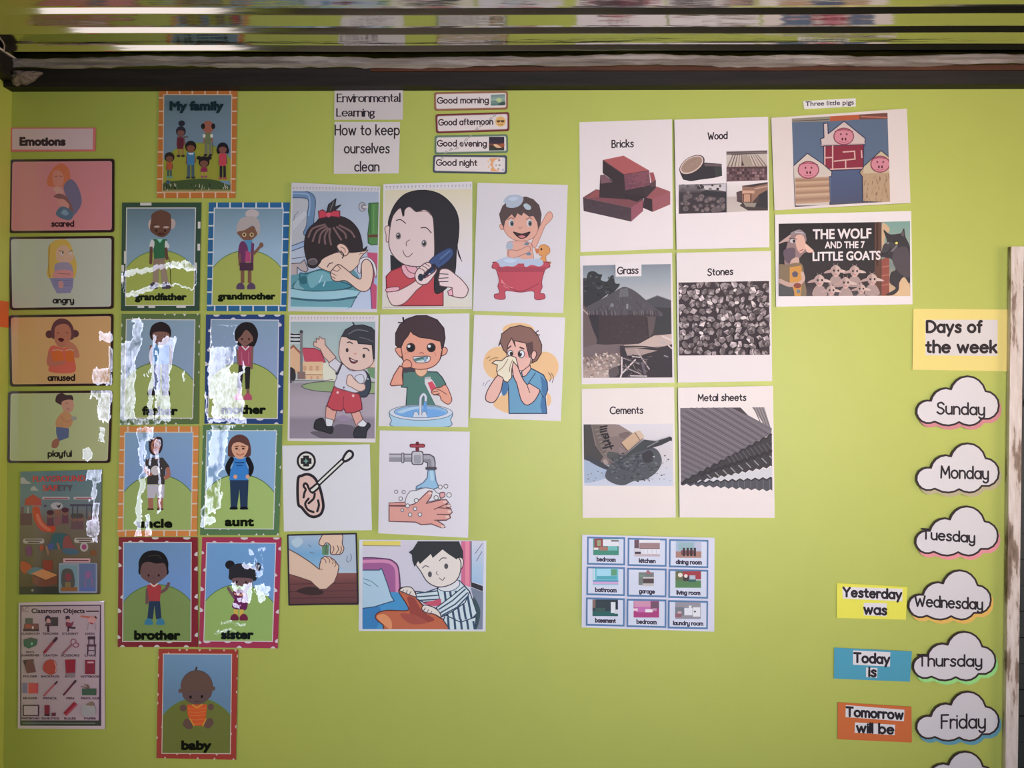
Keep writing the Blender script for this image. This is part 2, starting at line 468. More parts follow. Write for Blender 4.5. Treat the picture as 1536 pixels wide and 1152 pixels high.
# ------------------------------------------------------------------ the room
def structure(o, label=None):
    o['kind'] = 'structure'
    if label: o['label'] = label
    return o
def mesh_obj(name, bm, m, parent=None):
    me = bpy.data.meshes.new(name); bm.to_mesh(me); bm.free()
    me.materials.append(m)
    o = bpy.data.objects.new(name, me); C.objects.link(o)
    if parent: o.parent = parent
    return o
def box(bm, x0, x1, y0, y1, z0, z1, f=None):
    vs = []
    for z in (z0, z1):
        for x, y in ((x0, y0), (x1, y0), (x1, y1), (x0, y1)):
            p = (x, y, z)
            vs.append(bm.verts.new(f(p) if f else p))
    for q in ((3, 2, 1, 0), (4, 5, 6, 7), (0, 1, 5, 4), (1, 2, 6, 5), (2, 3, 7, 6), (3, 0, 4, 7)):
        bm.faces.new([vs[i] for i in q])
def zy(py, y): return Z_CAM + (576 - py) / S * (D_CAM + y) / D_CAM
def xy(px, y): return (px - 768) / S * (D_CAM + y) / D_CAM

LIME = mat('lime_wall_paint', (0.50, 0.62, 0.09), 0.42, 0, 0.35)
b = LIME.node_tree.nodes['Principled BSDF']
geo = nod(LIME, 'ShaderNodeNewGeometry')
n1 = noise(LIME, 1.6, 3, geo.outputs['Position']); n2 = noise(LIME, 14, 4, geo.outputs['Position'])
f = math_(LIME, 'ADD', math_(LIME, 'MULTIPLY_ADD', n1.outputs['Fac'], 0.10, 0.93), math_(LIME, 'MULTIPLY_ADD', n2.outputs['Fac'], 0.06, -0.01))
rgb = nod(LIME, 'ShaderNodeRGB'); rgb.outputs[0].default_value = (0.50, 0.58, 0.115, 1)
# worn smudges on the paint
vor = nod(LIME, 'ShaderNodeTexVoronoi'); vor.inputs['Scale'].default_value = 5.5; lk(LIME, geo.outputs['Position'], vor.inputs['Vector'])
spot = smoothstep(LIME, vor.outputs['Distance'], 0.0, 0.035)
f = math_(LIME, 'MULTIPLY', f, math_(LIME, 'MULTIPLY_ADD', spot, 0.10, 0.90))
sc = nod(LIME, 'ShaderNodeVectorMath', operation='SCALE'); lk(LIME, rgb.outputs[0], sc.inputs[0]); lk(LIME, f, sc.inputs['Scale'])
lk(LIME, sc.outputs[0], b.inputs['Base Color'])
bp = nod(LIME, 'ShaderNodeBump'); bp.inputs['Strength'].default_value = 0.12; bp.inputs['Distance'].default_value = 0.004
n3 = noise(LIME, 45, 4, geo.outputs['Position']); lk(LIME, n3.outputs['Fac'], bp.inputs['Height']); lk(LIME, bp.outputs[0], b.inputs['Normal'])

DOOR_X0, DOOR_TOP = px2x(1513), py2z(371)
X_R, Y_B, Z_T = 3.6, -5.4, 2.42
def leftx(z): return -1.154 - (2.286 - z) * 0.0127
def lean(p):      # the left wall leans a little out of plumb
    return (p[0] + leftx(p[2]), p[1], p[2])
def doorlean(p):
    return p
bm = bmesh.new()
DL = lambda z: px2x(1503) + (z - py2z(1152)) * (px2x(1512) - px2x(1503)) / (py2z(384) - py2z(1152))
def jamb(p): return (DL(p[2]) if p[0] == 0 else p[0], p[1], p[2])
box(bm, -1.5, 0, 0, 0.12, 0, DOOR_TOP, jamb)
box(bm, -1.5, X_R, 0, 0.12, DOOR_TOP, Z_T)
box(bm, 2.05, X_R, 0, 0.12, 0, DOOR_TOP)
structure(mesh_obj('wall_back', bm, LIME), 'lime green painted wall the displays hang on')
bm = bmesh.new()
OY0, OY1, OZ0, OZ1 = -0.42, -1.55, 0.0, 2.0
box(bm, -0.15, 0, OY0, 0.0, 0, Z_T, lean)
box(bm, -0.15, 0, OY1, OY0, OZ1, Z_T, lean)
box(bm, -0.15, 0, Y_B, OY1, 0, Z_T, lean)
structure(mesh_obj('wall_left', bm, LIME), 'lime green side wall at the left edge')
bm = bmesh.new()
box(bm, X_R, X_R + 0.1, -0.65, 0.0, 0, Z_T); box(bm, X_R, X_R + 0.1, Y_B, -1.75, 0, Z_T)
box(bm, X_R, X_R + 0.1, -1.75, -0.65, 0, 0.95); box(bm, X_R, X_R + 0.1, -1.75, -0.65, 2.25, Z_T)
structure(mesh_obj('wall_right', bm, LIME))
bm = bmesh.new()
WX0, WX1 = -0.5, 2.9
box(bm, -1.5, WX0, Y_B - 0.12, Y_B, 0, Z_T); box(bm, WX1, X_R, Y_B - 0.12, Y_B, 0, Z_T)
box(bm, WX0, WX1, Y_B - 0.12, Y_B, 0, 0.62); box(bm, WX0, WX1, Y_B - 0.12, Y_B, 2.36, Z_T)
structure(mesh_obj('wall_rear', bm, LIME))
FLOOR = mat('cement_floor', (0.10, 0.085, 0.085), 0.5, 0, 0.3)
b = FLOOR.node_tree.nodes['Principled BSDF']; geo = nod(FLOOR, 'ShaderNodeNewGeometry')
n1 = noise(FLOOR, 6, 5, geo.outputs['Position'])
rp = nod(FLOOR, 'ShaderNodeValToRGB'); lk(FLOOR, n1.outputs['Fac'], rp.inputs['Fac'])
rp.color_ramp.elements[0].color = (0.32, 0.27, 0.28, 1); rp.color_ramp.elements[1].color = (0.52, 0.46, 0.47, 1)
lk(FLOOR, rp.outputs['Color'], b.inputs['Base Color'])
bm = bmesh.new(); box(bm, -1.6, X_R + 0.1, Y_B - 0.12, 0.12, -0.1, 0)
structure(mesh_obj('floor', bm, FLOOR))

# corrugated roof sheet, ridges running along the wall
ZINC = mat('galvanised_sheet', (0.62, 0.61, 0.58), 0.10, 1.0)
b = ZINC.node_tree.nodes['Principled BSDF']; geo = nod(ZINC, 'ShaderNodeNewGeometry')
mp = nod(ZINC, 'ShaderNodeMapping'); lk(ZINC, geo.outputs['Position'], mp.inputs['Vector']); mp.inputs['Scale'].default_value = (1.0, 14.0, 1.0)
n1 = noise(ZINC, 5, 3, mp.outputs[0]); n2 = noise(ZINC, 2.5, 3, geo.outputs['Position'])
bp = nod(ZINC, 'ShaderNodeBump'); bp.inputs['Strength'].default_value = 0.25; bp.inputs['Distance'].default_value = 0.003
lk(ZINC, n1.outputs['Fac'], bp.inputs['Height']); lk(ZINC, bp.outputs[0], b.inputs['Normal'])
rp = nod(ZINC, 'ShaderNodeValToRGB'); lk(ZINC, n2.outputs['Fac'], rp.inputs['Fac'])
rp.color_ramp.elements[0].color = (0.50, 0.48, 0.45, 1); rp.color_ramp.elements[1].color = (0.72, 0.71, 0.68, 1)
lk(ZINC, rp.outputs['Color'], b.inputs['Base Color'])
bm = bmesh.new()
PITCH, ZC = 0.0835, 2.3385
fa, fb = 0.0350, 0.0098                     # run of the gentle and of the steep side of a trough
ta, tb = math.tan(math.radians(12)), math.tan(math.radians(47.5))
# one trough, walked from the room towards the wall: gentle fall, steep fall, then the rise behind
prof = [(-fa - fb / 2, fa * ta + fb * tb / 2), (-fb / 2 - 0.003, 0.003 * ta + fb * tb / 2), (-fb / 2 + 0.0012, fb * tb / 2 - 0.0012 * tb + 0.0004),
        (fb / 2 - 0.0012, -fb * tb / 2 + 0.0012 * tb), (fb / 2 + 0.0006, -fb * tb / 2 + 0.0001), (fb / 2 + 0.002, -fb * tb / 2 + 0.0006)]
pts = []
for k in range(-1, 64):
    for (dy, dz) in prof: pts.append((-0.083 - PITCH * k + dy, ZC + dz))
pts.sort(key=lambda p: -p[0]); pts = [p for p in pts if p[0] < 0.1]
random.seed(4); rows = []; nx = 60
for (y, z0) in pts:
    r = []
    for i in range(nx + 1):
        x = -1.32 + (X_R + 1.42) * i / nx
        r.append(bm.verts.new((x, y, z0 + 0.0016 * (x + 1.2) + 0.0009 * math.sin(x * 3.1 + y * 7) + 0.0006 * math.sin(x * 7.3 - y * 3))))
    rows.append(r)
for j in range(len(rows) - 1):
    for i in range(nx):
        bm.faces.new((rows[j][i], rows[j][i + 1], rows[j + 1][i + 1], rows[j + 1][i]))
structure(mesh_obj('ceiling', bm, ZINC), 'shiny corrugated metal roof sheet')

# dark wall plate under the sheet, its red-brown upper arris and the crumpled pale flashing above it
def wood(name, c0, c1, rough=0.6, scale=(1.2, 18, 18)):
    m = mat(name, c0, rough, 0, 0.3); b = m.node_tree.nodes['Principled BSDF']
    g = nod(m, 'ShaderNodeNewGeometry'); mp = nod(m, 'ShaderNodeMapping'); lk(m, g.outputs['Position'], mp.inputs['Vector'])
    mp.inputs['Scale'].default_value = scale
    n = noise(m, 4, 5, mp.outputs[0], 0.6); r = nod(m, 'ShaderNodeValToRGB'); lk(m, n.outputs['Fac'], r.inputs['Fac'])
    r.color_ramp.elements[0].position = 0.35; r.color_ramp.elements[1].position = 0.68
    r.color_ramp.elements[0].color = (*c0, 1); r.color_ramp.elements[1].color = (*c1, 1)
    lk(m, r.outputs['Color'], b.inputs['Base Color'])
    bp = nod(m, 'ShaderNodeBump'); bp.inputs['Strength'].default_value = 0.3; bp.inputs['Distance'].default_value = 0.002
    lk(m, n.outputs['Fac'], bp.inputs['Height']); lk(m, bp.outputs[0], b.inputs['Normal'])
    return m
DARKWOOD = wood('dark_timber', (0.010, 0.009, 0.007), (0.024, 0.019, 0.015))
REDWOOD = wood('red_brown_timber', (0.05, 0.015, 0.006), (0.11, 0.036, 0.012))
def strip(bm, y0, y1, top, bot, n=40, wob=0.0, x0=-1.17, x1=X_R, seed=1):
    """a long bar along the wall whose edges follow photo heights given as (left, right)"""
    rnd = random.Random(seed); prev = None; ph = [rnd.uniform(0, 6) for _ in range(6)]
    def wv(x, k): return wob * (math.sin(x * 9 + ph[k]) + 0.7 * math.sin(x * 23 + ph[k + 1]) + 0.5 * math.sin(x * 51 + ph[k + 2]))
    for i in range(n + 1):
        x = x0 + (x1 - x0) * i / n; t = (x - px2x(0)) / (px2x(1536) - px2x(0))
        zt = zy(top[0] + (top[1] - top[0]) * t, y0) + wv(x, 0); zb = zy(bot[0] + (bot[1] - bot[0]) * t, y0) + wv(x, 3)
        cur = [bm.verts.new(p) for p in ((x, y0 + wv(x, 1), zt), (x, y0 + wv(x, 2), zb), (x, y1, zb), (x, y1, zt))]
        if prev:
            for k in range(4):
                bm.faces.new((prev[k], prev[(k + 1) % 4], cur[(k + 1) % 4], cur[k]))
        else: bm.faces.new(cur[::-1])
        prev = cur
    bm.faces.new(prev)
bm = bmesh.new(); strip(bm, -0.030, 0.0, (103.5, 99.5), (130.3, 126.0))
structure(mesh_obj('trim_1', bm, DARKWOOD), 'dark timber wall plate along the top of the wall')
bm = bmesh.new(); strip(bm, -0.034, -0.012, (101.5, 96.5), (107.8, 104.8), 60, 0.0003, seed=5, x0=px2x(560))
structure(mesh_obj('trim_2', bm, REDWOOD), 'red-brown edge of the timber under the roof sheet')
FOIL = wood('crumpled_flashing', (0.58, 0.51, 0.44), (0.88, 0.83, 0.75), 0.4, (3, 30, 30))
def flashing(bm, x0, x1, n, seed):
    rnd = random.Random(seed); rows = []
    prof = ((-0.042, 86.5), (-0.046, 91.0), (-0.039, 94.0), (-0.047, 98.5), (-0.038, 102.5))
    off = [[rnd.uniform(-1, 1) for _ in range(n + 1)] for _ in prof]
    for i in range(n + 1):
        x = x0 + (x1 - x0) * i / n; t = (x - px2x(0)) / (px2x(1536) - px2x(0))
        r = []
        for k, (y, py) in enumerate(prof):
            w1 = math.sin(x * 6.3 + k * 1.7 + seed) + 0.8 * math.sin(x * 17 + k * 2.9) + 0.7 * off[k][i]
            r.append(bm.verts.new((x, y + 0.0022 * w1, zy(py - 5.0 * t + 0.75 * w1 * (1.3 if k == 4 else 1), y))))
        rows.append(r)
    for i in range(n):
        for k in range(len(prof) - 1):
            bm.faces.new((rows[i][k], rows[i][k + 1], rows[i + 1][k + 1], rows[i + 1][k]))
bm = bmesh.new(); flashing(bm, -1.135, X_R, 230, 3)
bmesh.ops.solidify(bm, geom=bm.faces[:], thickness=0.0008)
structure(mesh_obj('trim_3', bm, FOIL), 'crumpled pale flashing between timber and roof sheet')
# the plate and flashing turn the corner and run along the left wall
bm = bmesh.new()
def lw(p): return (leftx(2.29) + p[0], p[1], p[2])
box(bm, 0, 0.03, -5.3, -0.0302, 2.287, 2.3325, lw)
structure(mesh_obj('trim_4', bm, DARKWOOD), 'dark timber plate on the left wall')
bm = bmesh.new(); box(bm, 0.0, 0.034, -5.3, -0.036, 2.3327, 2.3365, lw)
structure(mesh_obj('trim_5', bm, FOIL))
PLASTER = wood('crumbly_plaster', (0.16, 0.125, 0.105), (0.30, 0.25, 0.21), 0.9, (30, 30, 30))
random.seed(11)
bm = bmesh.new()
outl = [(17, 112), (22, 107), (30, 106.5), (42, 107.5), (54, 107), (64, 109), (57, 114), (50, 121), (44, 124), (38, 127), (30, 126), (25, 129), (20, 127), (19, 120), (17, 117)]
yy = -0.034; c = bm.verts.new((xy(36, yy), yy - 0.02, zy(116, yy))); ring = []
for (px, py) in outl: ring.append(bm.verts.new((xy(px, yy), yy - random.uniform(0.001, 0.006), zy(py, yy))))
mid = [bm.verts.new((xy(36 + (px - 36) * 0.6, yy), yy - random.uniform(0.008, 0.018), zy(116 + (py - 116) * 0.6, yy))) for px, py in outl]
back = [bm.verts.new((v.co.x, 0.0, v.co.z)) for v in ring]
for i in range(len(ring)):
    j = (i + 1) % len(ring)
    bm.faces.new((mid[i], mid[j], c)); bm.faces.new((ring[i], ring[j], mid[j], mid[i])); bm.faces.new((back[i], back[j], ring[j], ring[i]))
bmesh.ops.recalc_face_normals(bm, faces=bm.faces[:])
structure(mesh_obj('trim_6', bm, PLASTER), 'crumbled plaster lump in the top left corner')

# door at the right edge: peeling frame and a dark green grooved leaf set back in it
PEEL = mat('peeling_white_paint', (0.6, 0.55, 0.5), 0.6); b = PEEL.node_tree.nodes['Principled BSDF']
g = nod(PEEL, 'ShaderNodeNewGeometry'); mp = nod(PEEL, 'ShaderNodeMapping'); lk(PEEL, g.outputs['Position'], mp.inputs['Vector'])
mp.inputs['Scale'].default_value = (5, 5, 0.9)
n = noise(PEEL, 9, 6, mp.outputs[0], 0.62); rp = nod(PEEL, 'ShaderNodeValToRGB'); lk(PEEL, n.outputs['Fac'], rp.inputs['Fac'])
e = rp.color_ramp.elements
e[0].position = 0.30; e[0].color = (0.13, 0.085, 0.055, 1); e[1].position = 0.62; e[1].color = (0.80, 0.74, 0.68, 1)
x = e.new(0.42); x.color = (0.30, 0.22, 0.16, 1); x = e.new(0.47); x.color = (0.66, 0.58, 0.50, 1)
lk(PEEL, rp.outputs['Color'], b.inputs['Base Color'])
bp = nod(PEEL, 'ShaderNodeBump'); bp.inputs['Strength'].default_value = 0.6; bp.inputs['Distance'].default_value = 0.002
lk(PEEL, n.outputs['Fac'], bp.inputs['Height']); lk(PEEL, bp.outputs[0], b.inputs['Normal'])
frame = bpy.data.objects.new('door_1', None); C.objects.link(frame); structure(frame, 'door with a peeling pale frame and dark green leaf')
frame.location = (1.6, 0, 0); frame.empty_display_size = 0.1
def dj(p): return (DL(p[2]) + p[0] - 1.6, p[1], p[2])
FW = 0.0285
bm = bmesh.new(); box(bm, 0.0, FW, -0.012, 0.13, 0, DOOR_TOP - 0.0, dj); mesh_obj('door_frame', bm, PEEL, frame)
bm = bmesh.new(); box(bm, FW + 0.001, 0.9, -0.012, 0.13, DOOR_TOP - 0.026, DOOR_TOP, dj); mesh_obj('door_head', bm, PEEL, frame)
bm = bmesh.new(); box(bm, 0.88, 0.91, -0.012, 0.13, 0, DOOR_TOP - 0.026, dj); mesh_obj('door_frame', bm, PEEL, frame)
LEAF = mat('dark_green_door_paint', (0.022, 0.030, 0.030), 0.45, 0, 0.4)
b = LEAF.node_tree.nodes['Principled BSDF']; g = nod(LEAF, 'ShaderNodeNewGeometry'); n = noise(LEAF, 8, 5, g.outputs['Position'])
rp = nod(LEAF, 'ShaderNodeValToRGB'); lk(LEAF, n.outputs['Fac'], rp.inputs['Fac'])
rp.color_ramp.elements[0].color = (0.014, 0.019, 0.020, 1); rp.color_ramp.elements[1].color = (0.034, 0.044, 0.042, 1)
lk(LEAF, rp.outputs['Color'], b.inputs['Base Color'])
bm = bmesh.new(); z = 0.02; k = 0
while z < DOOR_TOP - 0.04:
    z1 = min(z + 0.0595, DOOR_TOP - 0.027)
    box(bm, FW + 0.0005, 0.88, 0.035 + 0.001 * (k % 3), 0.09, z, z1, dj); z += 0.0615; k += 1
box(bm, FW + 0.0005, 0.88, 0.042, 0.088, 0.0, DOOR_TOP - 0.026, dj)
mesh_obj('door_leaf', bm, LEAF, frame)
MARK_GLINT = mat('pale_mark_glint', (0.55, 0.53, 0.50), 0.7)  # white marks on the leaf; the upper three paint in reflections
bm = bmesh.new()
for q in ([(1529, 584), (1532, 584), (1536, 603), (1536, 612)], [(1526, 1073), (1528.5, 1071), (1529, 1075), (1526.5, 1077)],
          [(1533, 404), (1540, 396), (1540, 420), (1535, 420)], [(1534, 424), (1540, 424), (1540, 428), (1534, 430)], [(1533, 386), (1540, 384), (1540, 396), (1535, 392)]):
    bm.faces.new([bm.verts.new((xy(px, 0.0338) - 1.6, 0.0338, zy(py, 0.0338))) for px, py in q][::-1])
bmesh.ops.solidify(bm, geom=bm.faces[:], thickness=-0.0015)
mesh_obj('mark_glint', bm, MARK_GLINT, frame)

# ================================================================== the displays
# ---- emotions column
W_L = (128, 132, 113)
d = Sheet('heading_card', 'small white heading card with pink edge reading Emotions, top of the left column', 'card',
          [(16.3, 191.8), (144.5, 191.8), (143.8, 227.5), (17, 228)], paper=(172, 98, 84), wref=W_L)
d.fr(0, 180); d.part('panel').poly([(152, 108), (1124, 106), (1118, 356), (154, 358)], (140, 127, 115))
d.part('lettering').text('Emotions', 248, 785, 306, 82, (34, 24, 24), 0.05)

def emotion(word, quad, bg, label, m=None, lift=(1, 2)):
    d = Sheet('emotion_card', label, 'card', quad, 'emotion cards down the left edge', paper=(38, 26, 22), wref=(148, 150, 130), m=m, lift=lift,
              outline=rounded(quad, 5))
    d.fr(0, 0, 1)
    q = inset(quad, 3.6)
    d.part('picture').poly(rounded(q, 4), mix3(bg, (200, 190, 175), 0.25)); d.poly(rounded(inset(quad, 4.4), 4), bg)
    return d
def mix3(a, b, t): return tuple(a[i] + (b[i] - a[i]) * t for i in range(3))
GROUP_GLARE = {}
E1 = laminate('film_over_scared_card', [], 0.008, at=(93,295))
d = emotion('scared', [(15.6, 239.5), (172.3, 238.4), (172, 348.8), (14, 350)], (175, 116, 108), 'pink emotion card, person hugging their knees, captioned scared', E1)
d.fr(0, 180); d.part('figure')
d.blob([(580, 790), (575, 700), (640, 590), (700, 535), (765, 528), (825, 580), (850, 670), (830, 790), (740, 800), (640, 800)], (166, 96, 62))
d.blob([(640, 630), (700, 605), (760, 650), (765, 770), (700, 800), (645, 770)], (182, 122, 98)); d.stroke([(668, 680), (690, 676)], 8, (90, 55, 50)); d.stroke([(725, 676), (745, 680)], 8, (90, 55, 50))
d.blob([(640, 600), (720, 560), (790, 640), (770, 600), (700, 580)], (150, 82, 55))
d.blob([(770, 800), (840, 715), (905, 745), (962, 850), (988, 980), (950, 1080), (880, 1150), (850, 1050), (800, 920)], (84, 80, 90))
d.blob([(645, 830), (700, 800), (760, 840), (750, 900), (690, 890)], (196, 150, 128)); d.blob([(650, 925), (710, 885), (800, 920), (870, 1030), (880, 1130), (820, 1060), (740, 960)], (98, 68, 60))
d.blob([(700, 970), (760, 950), (830, 1010), (820, 1070), (730, 1040)], (172, 122, 104)); d.blob([(675, 1130), (735, 1045), (820, 1060), (890, 1130), (850, 1200), (760, 1190)], (66, 82, 88))
d.blob([(740, 1120), (780, 1075), (830, 1120), (800, 1150)], (92, 112, 116))
d.part('lettering').hand('scared', 628, 890, 1277, 62, 16, (42, 26, 24))

E2 = laminate('film_over_angry_card', [], 0.008, at=(92,410))
d = emotion('angry', [(13.6, 355.5), (171.6, 354.0), (171, 463.5), (15.5, 465.5)], (132, 138, 114), 'grey-green emotion card, blonde girl with folded arms, captioned angry', E2)
d.fr(0, 324); d.part('figure')
d.blob([(590, 740), (570, 660), (600, 560), (580, 440), (600, 350), (680, 290), (790, 285), (850, 340), (885, 450), (925, 580), (920, 680), (890, 750), (740, 760)], (150, 128, 58))
d.blob([(690, 400), (770, 350), (860, 420), (890, 500), (840, 560), (740, 560), (680, 510)], (160, 134, 104)); d.el(752, 450, 20, 24, (176, 170, 156)); d.el(760, 445, 9, 14, (60, 44, 40)); d.el(852, 450, 14, 20, (170, 165, 150)); d.stroke([(720, 415), (770, 432)], 9, (90, 70, 40)); d.stroke([(840, 430), (872, 412)], 9, (90, 70, 40))
d.blob([(660, 600), (720, 560), (840, 565), (880, 640), (860, 720), (690, 720)], (110, 104, 110)); d.blob([(640, 690), (720, 650), (860, 660), (890, 720), (820, 750), (660, 745)], (150, 104, 92))
d.stroke([(700, 690), (850, 700)], 8, (110, 74, 70)); d.poly([(600, 745), (890, 745), (880, 860), (850, 925), (690, 930), (640, 840)], (98, 98, 112))
for y in (770, 800, 830): d.stroke([(650, y), (730, y + 6)], 8, (80, 80, 96)); d.stroke([(775, y + 6), (870, y)], 8, (80, 80, 96))
d.blob([(710, 790), (760, 790), (765, 860), (715, 860)], (140, 104, 94)); d.stroke([(600, 360), (590, 620), (605, 730)], 14, (128, 104, 44), smooth=True)
d.part('lettering').hand('angry', 645, 890, 1045, 62, 16, (30, 26, 24))

E3 = laminate('film_over_amused_card', [(138, 170, 555, 578, 4, 'R', 0, .30), (148, 169, 498, 512, 3, 'R', 0, .32), (163, 169, 520, 560, 1.5, 'R', 0, .25)], 0.010, at=(92,525))
d = emotion('amused', [(13.5, 473), (171, 470.6), (169, 578.6), (15.5, 580)], (180, 146, 90), 'ochre emotion card, laughing girl reading an orange book, captioned amused', E3)
d.fr(0, 450); d.part('figure')
d.el(598, 412, 46, 48, (66, 42, 40)); d.el(905, 405, 48, 46, (66, 42, 40))
d.blob([(625, 440), (620, 350), (660, 260), (740, 222), (830, 250), (885, 330), (895, 440), (850, 480), (660, 470)], (72, 46, 44))
d.blob([(660, 430), (670, 330), (740, 290), (820, 300), (860, 380), (850, 470), (790, 560), (720, 570), (665, 500)], (128, 84, 60))
d.stroke([(690, 400), (715, 392)], 9, (70, 44, 36)); d.stroke([(800, 390), (825, 398)], 9, (70, 44, 36)); d.blob([(700, 470), (740, 455), (775, 475), (745, 505)], (60, 24, 26))
d.blob([(575, 760), (590, 600), (650, 545), (760, 580), (880, 530), (940, 600), (955, 680), (900, 690), (900, 865), (610, 865), (600, 780)], (150, 74, 56))
d.blob([(790, 560), (800, 500), (850, 500), (930, 570), (960, 680), (905, 690), (860, 600)], (134, 88, 62)); d.blob([(570, 770), (585, 640), (620, 620), (640, 720), (770, 720), (780, 770), (640, 800)], (132, 80, 60))
d.poly([(620, 630), (700, 605), (760, 625), (775, 725), (640, 735)], (176, 92, 44)); d.poly([(790, 610), (895, 620), (890, 745), (800, 740)], (178, 94, 42)); d.stroke([(640, 605), (700, 596), (760, 612)], 10, (180, 150, 110)); d.stroke([(790, 605), (850, 594), (890, 606)], 10, (180, 150, 110))
d.part('lettering').hand('amused', 585, 900, 965, 66, 17, (30, 22, 20))

E4 = laminate('film_over_playful_card', [(146, 168, 583, 632, 4, 'R', 0, .34), (120, 133, 676, 694, 2.5, 'R', 0, .12), (134, 148, 585, 600, 3, 'R', 0, .30), (150, 158, 640, 664, 2.5, 'R', 0, .35)], 0.010, at=(90,640))
d = emotion('playful', [(13, 587), (169.5, 585.5), (166, 694.5), (11.8, 694.5)], (128, 136, 90), 'green emotion card, girl in blue skirt leaping, captioned playful', E4)
d.fr(0, 570); d.part('figure')
d.blob([(670, 250), (690, 180), (750, 158), (800, 180), (870, 185), (885, 240), (840, 250), (760, 300), (700, 280)], (54, 40, 38))
d.blob([(750, 260), (870, 240), (890, 330), (850, 390), (770, 370)], (140, 106, 82)); d.stroke([(810, 345), (835, 352)], 9, (90, 50, 44)); d.stroke([(800, 280), (820, 276)], 7, (60, 44, 40))
d.blob([(680, 560), (680, 480), (740, 400), (800, 370), (870, 430), (880, 500), (840, 570), (740, 580)], (138, 104, 66)); d.stroke([(740, 440), (800, 500), (880, 470)], 26, (136, 96, 66), smooth=True); d.blob([(860, 440), (920, 440), (925, 475), (870, 480)], (110, 112, 96))
d.poly([(680, 560), (835, 580), (830, 690), (710, 735), (680, 640)], (66, 76, 92)); d.blob([(640, 730), (690, 700), (720, 740), (690, 810), (630, 810), (628, 760)], (112, 76, 56))
d.part('lettering').hand('playful', 585, 862, 915, 64, 16, (28, 26, 20))

# ---- playground poster and classroom objects chart
E5 = laminate('film_over_playground_poster', [(127, 150, 705, 725, 2.5, 'R', 0, .30), (134, 143, 722, 752, 2, 'R', 0, .2), (132, 150, 779, 801, 2.5, 'R', 0, .28), (141, 151, 752, 778, 2.5, 'R', 0, .5), (143, 147, 800, 815, 1.5, 'R', 0, .3)], 0.012, at=(90,800))
Q = [(31.5, 708.5), (154, 704), (150.8, 890.5), (29, 891.5)]
d = Sheet('safety_poster', 'dark colourful playground safety poster under shiny film, below the playful card', 'poster', Q, paper=(96, 98, 92), wref=(172, 165, 150), m=E5, lift=(1, 2.5))
d.clip = Q; d.fr(0, 690)
d.part('picture'); d.grad([(250, 140), (1225, 115), (1205, 1605), (232, 1610)], [(0, (84, 102, 102)), (.18, (92, 106, 104)), (.30, (96, 100, 98)), (.40, (98, 86, 72)), (.75, (92, 78, 58)), (1, (78, 62, 50))])
d.blob([(240, 280), (250, 220), (290, 210), (330, 250), (380, 280)], (146, 140, 132)); d.blob([(370, 360), (410, 310), (450, 350), (470, 365)], (140, 138, 128))
d.poly([(300, 540), (310, 470), (400, 410), (500, 470), (505, 545)], (150, 60, 52)); d.rect(390, 540, 490, 640, (128, 92, 84)); d.rect(255, 560, 290, 780, (100, 70, 70)); d.rect(330, 560, 350, 640, (140, 130, 120)); d.rect(250, 640, 390, 780, (88, 60, 62))
d.stroke([(440, 600), (460, 700), (520, 800), (630, 820)], 92, (160, 62, 42), smooth=True); d.stroke([(455, 660), (490, 750), (560, 815), (600, 835)], 40, (188, 100, 70), smooth=True)
for x, y, c in ((610, 650, (70, 44, 46)), (700, 640, (120, 80, 66)), (790, 620, (74, 44, 50)), (900, 690, (70, 66, 54)), (970, 690, (72, 62, 56)), (1110, 670, (110, 100, 92))):
    d.poly([(x - 42, y + 140), (x - 36, y + 30), (x + 36, y + 30), (x + 42, y + 140)], mix3(c, (110, 70, 80), .5)); d.el(x, y, 42, 46, (112, 78, 66)); d.el(x, y - 22, 44, 30, c)
for x in (880, 940, 1050, 1110): d.stroke([(x, 540), (x, 700)], 12, (66, 64, 70))
d.stroke([(860, 540), (1150, 540)], 26, (70, 66, 74))
d.stroke([(530, 455), (830, 455)], 34, (150, 140, 136)); d.stroke([(905, 455), (1120, 455)], 34, (150, 140, 136)); d.stroke([(540, 460), (820, 460)], 12, (140, 60, 66)); d.stroke([(925, 460), (1105, 460)], 12, (140, 60, 66))
d.el(690, 548, 74, 44, (150, 142, 138)); d.blob([(680, 530), (705, 545), (740, 530), (715, 575)], (60, 40, 48)); d.el(550, 548, 16, 16, (70, 60, 76))
for q, yy in (((285, 940, 540, 1000), 970), ((900, 930, 1150, 990), 960)): d.rrect(*q, 24, (150, 138, 124)); d.stroke([(q[0] + 30, yy - 12), (q[2] - 30, yy - 12)], 12, (70, 48, 46)); d.stroke([(q[0] + 60, yy + 14), (q[2] - 60, yy + 14)], 12, (70, 48, 46))
d.blob([(620, 960), (660, 880), (820, 890), (850, 960), (770, 1000), (760, 1060), (590, 1060)], (58, 80, 80)); d.blob([(770, 950), (830, 900), (880, 1000), (940, 1090), (900, 1120), (780, 1100)], (120, 66, 60)); d.blob([(590, 1010), (650, 1000), (640, 1070), (570, 1060)], (70, 76, 112)); d.blob([(770, 1060), (900, 1060), (960, 1110), (860, 1135), (770, 1110)], (66, 84, 92))
d.stroke([(700, 1000), (720, 1060)], 26, (130, 88, 66)); d.el(1020, 1040, 50, 56, (150, 140, 124)); d.el(1020, 1040, 30, 34, (130, 60, 90)); d.el(1130, 1110, 40, 36, (110, 70, 44)); d.blob([(320, 1040), (380, 1030), (390, 1140), (330, 1140)], (102, 58, 84)); d.el(510, 1050, 26, 38, (140, 70, 46))
d.fr(0, 780)
d.blob([(260, 500), (320, 500), (390, 560), (330, 640), (260, 600)], (150, 72, 48)); d.poly([(320, 620), (410, 560), (560, 580), (390, 660)], (84, 100, 102)); d.poly([(520, 480), (640, 480), (640, 600), (530, 600)], (122, 58, 44))
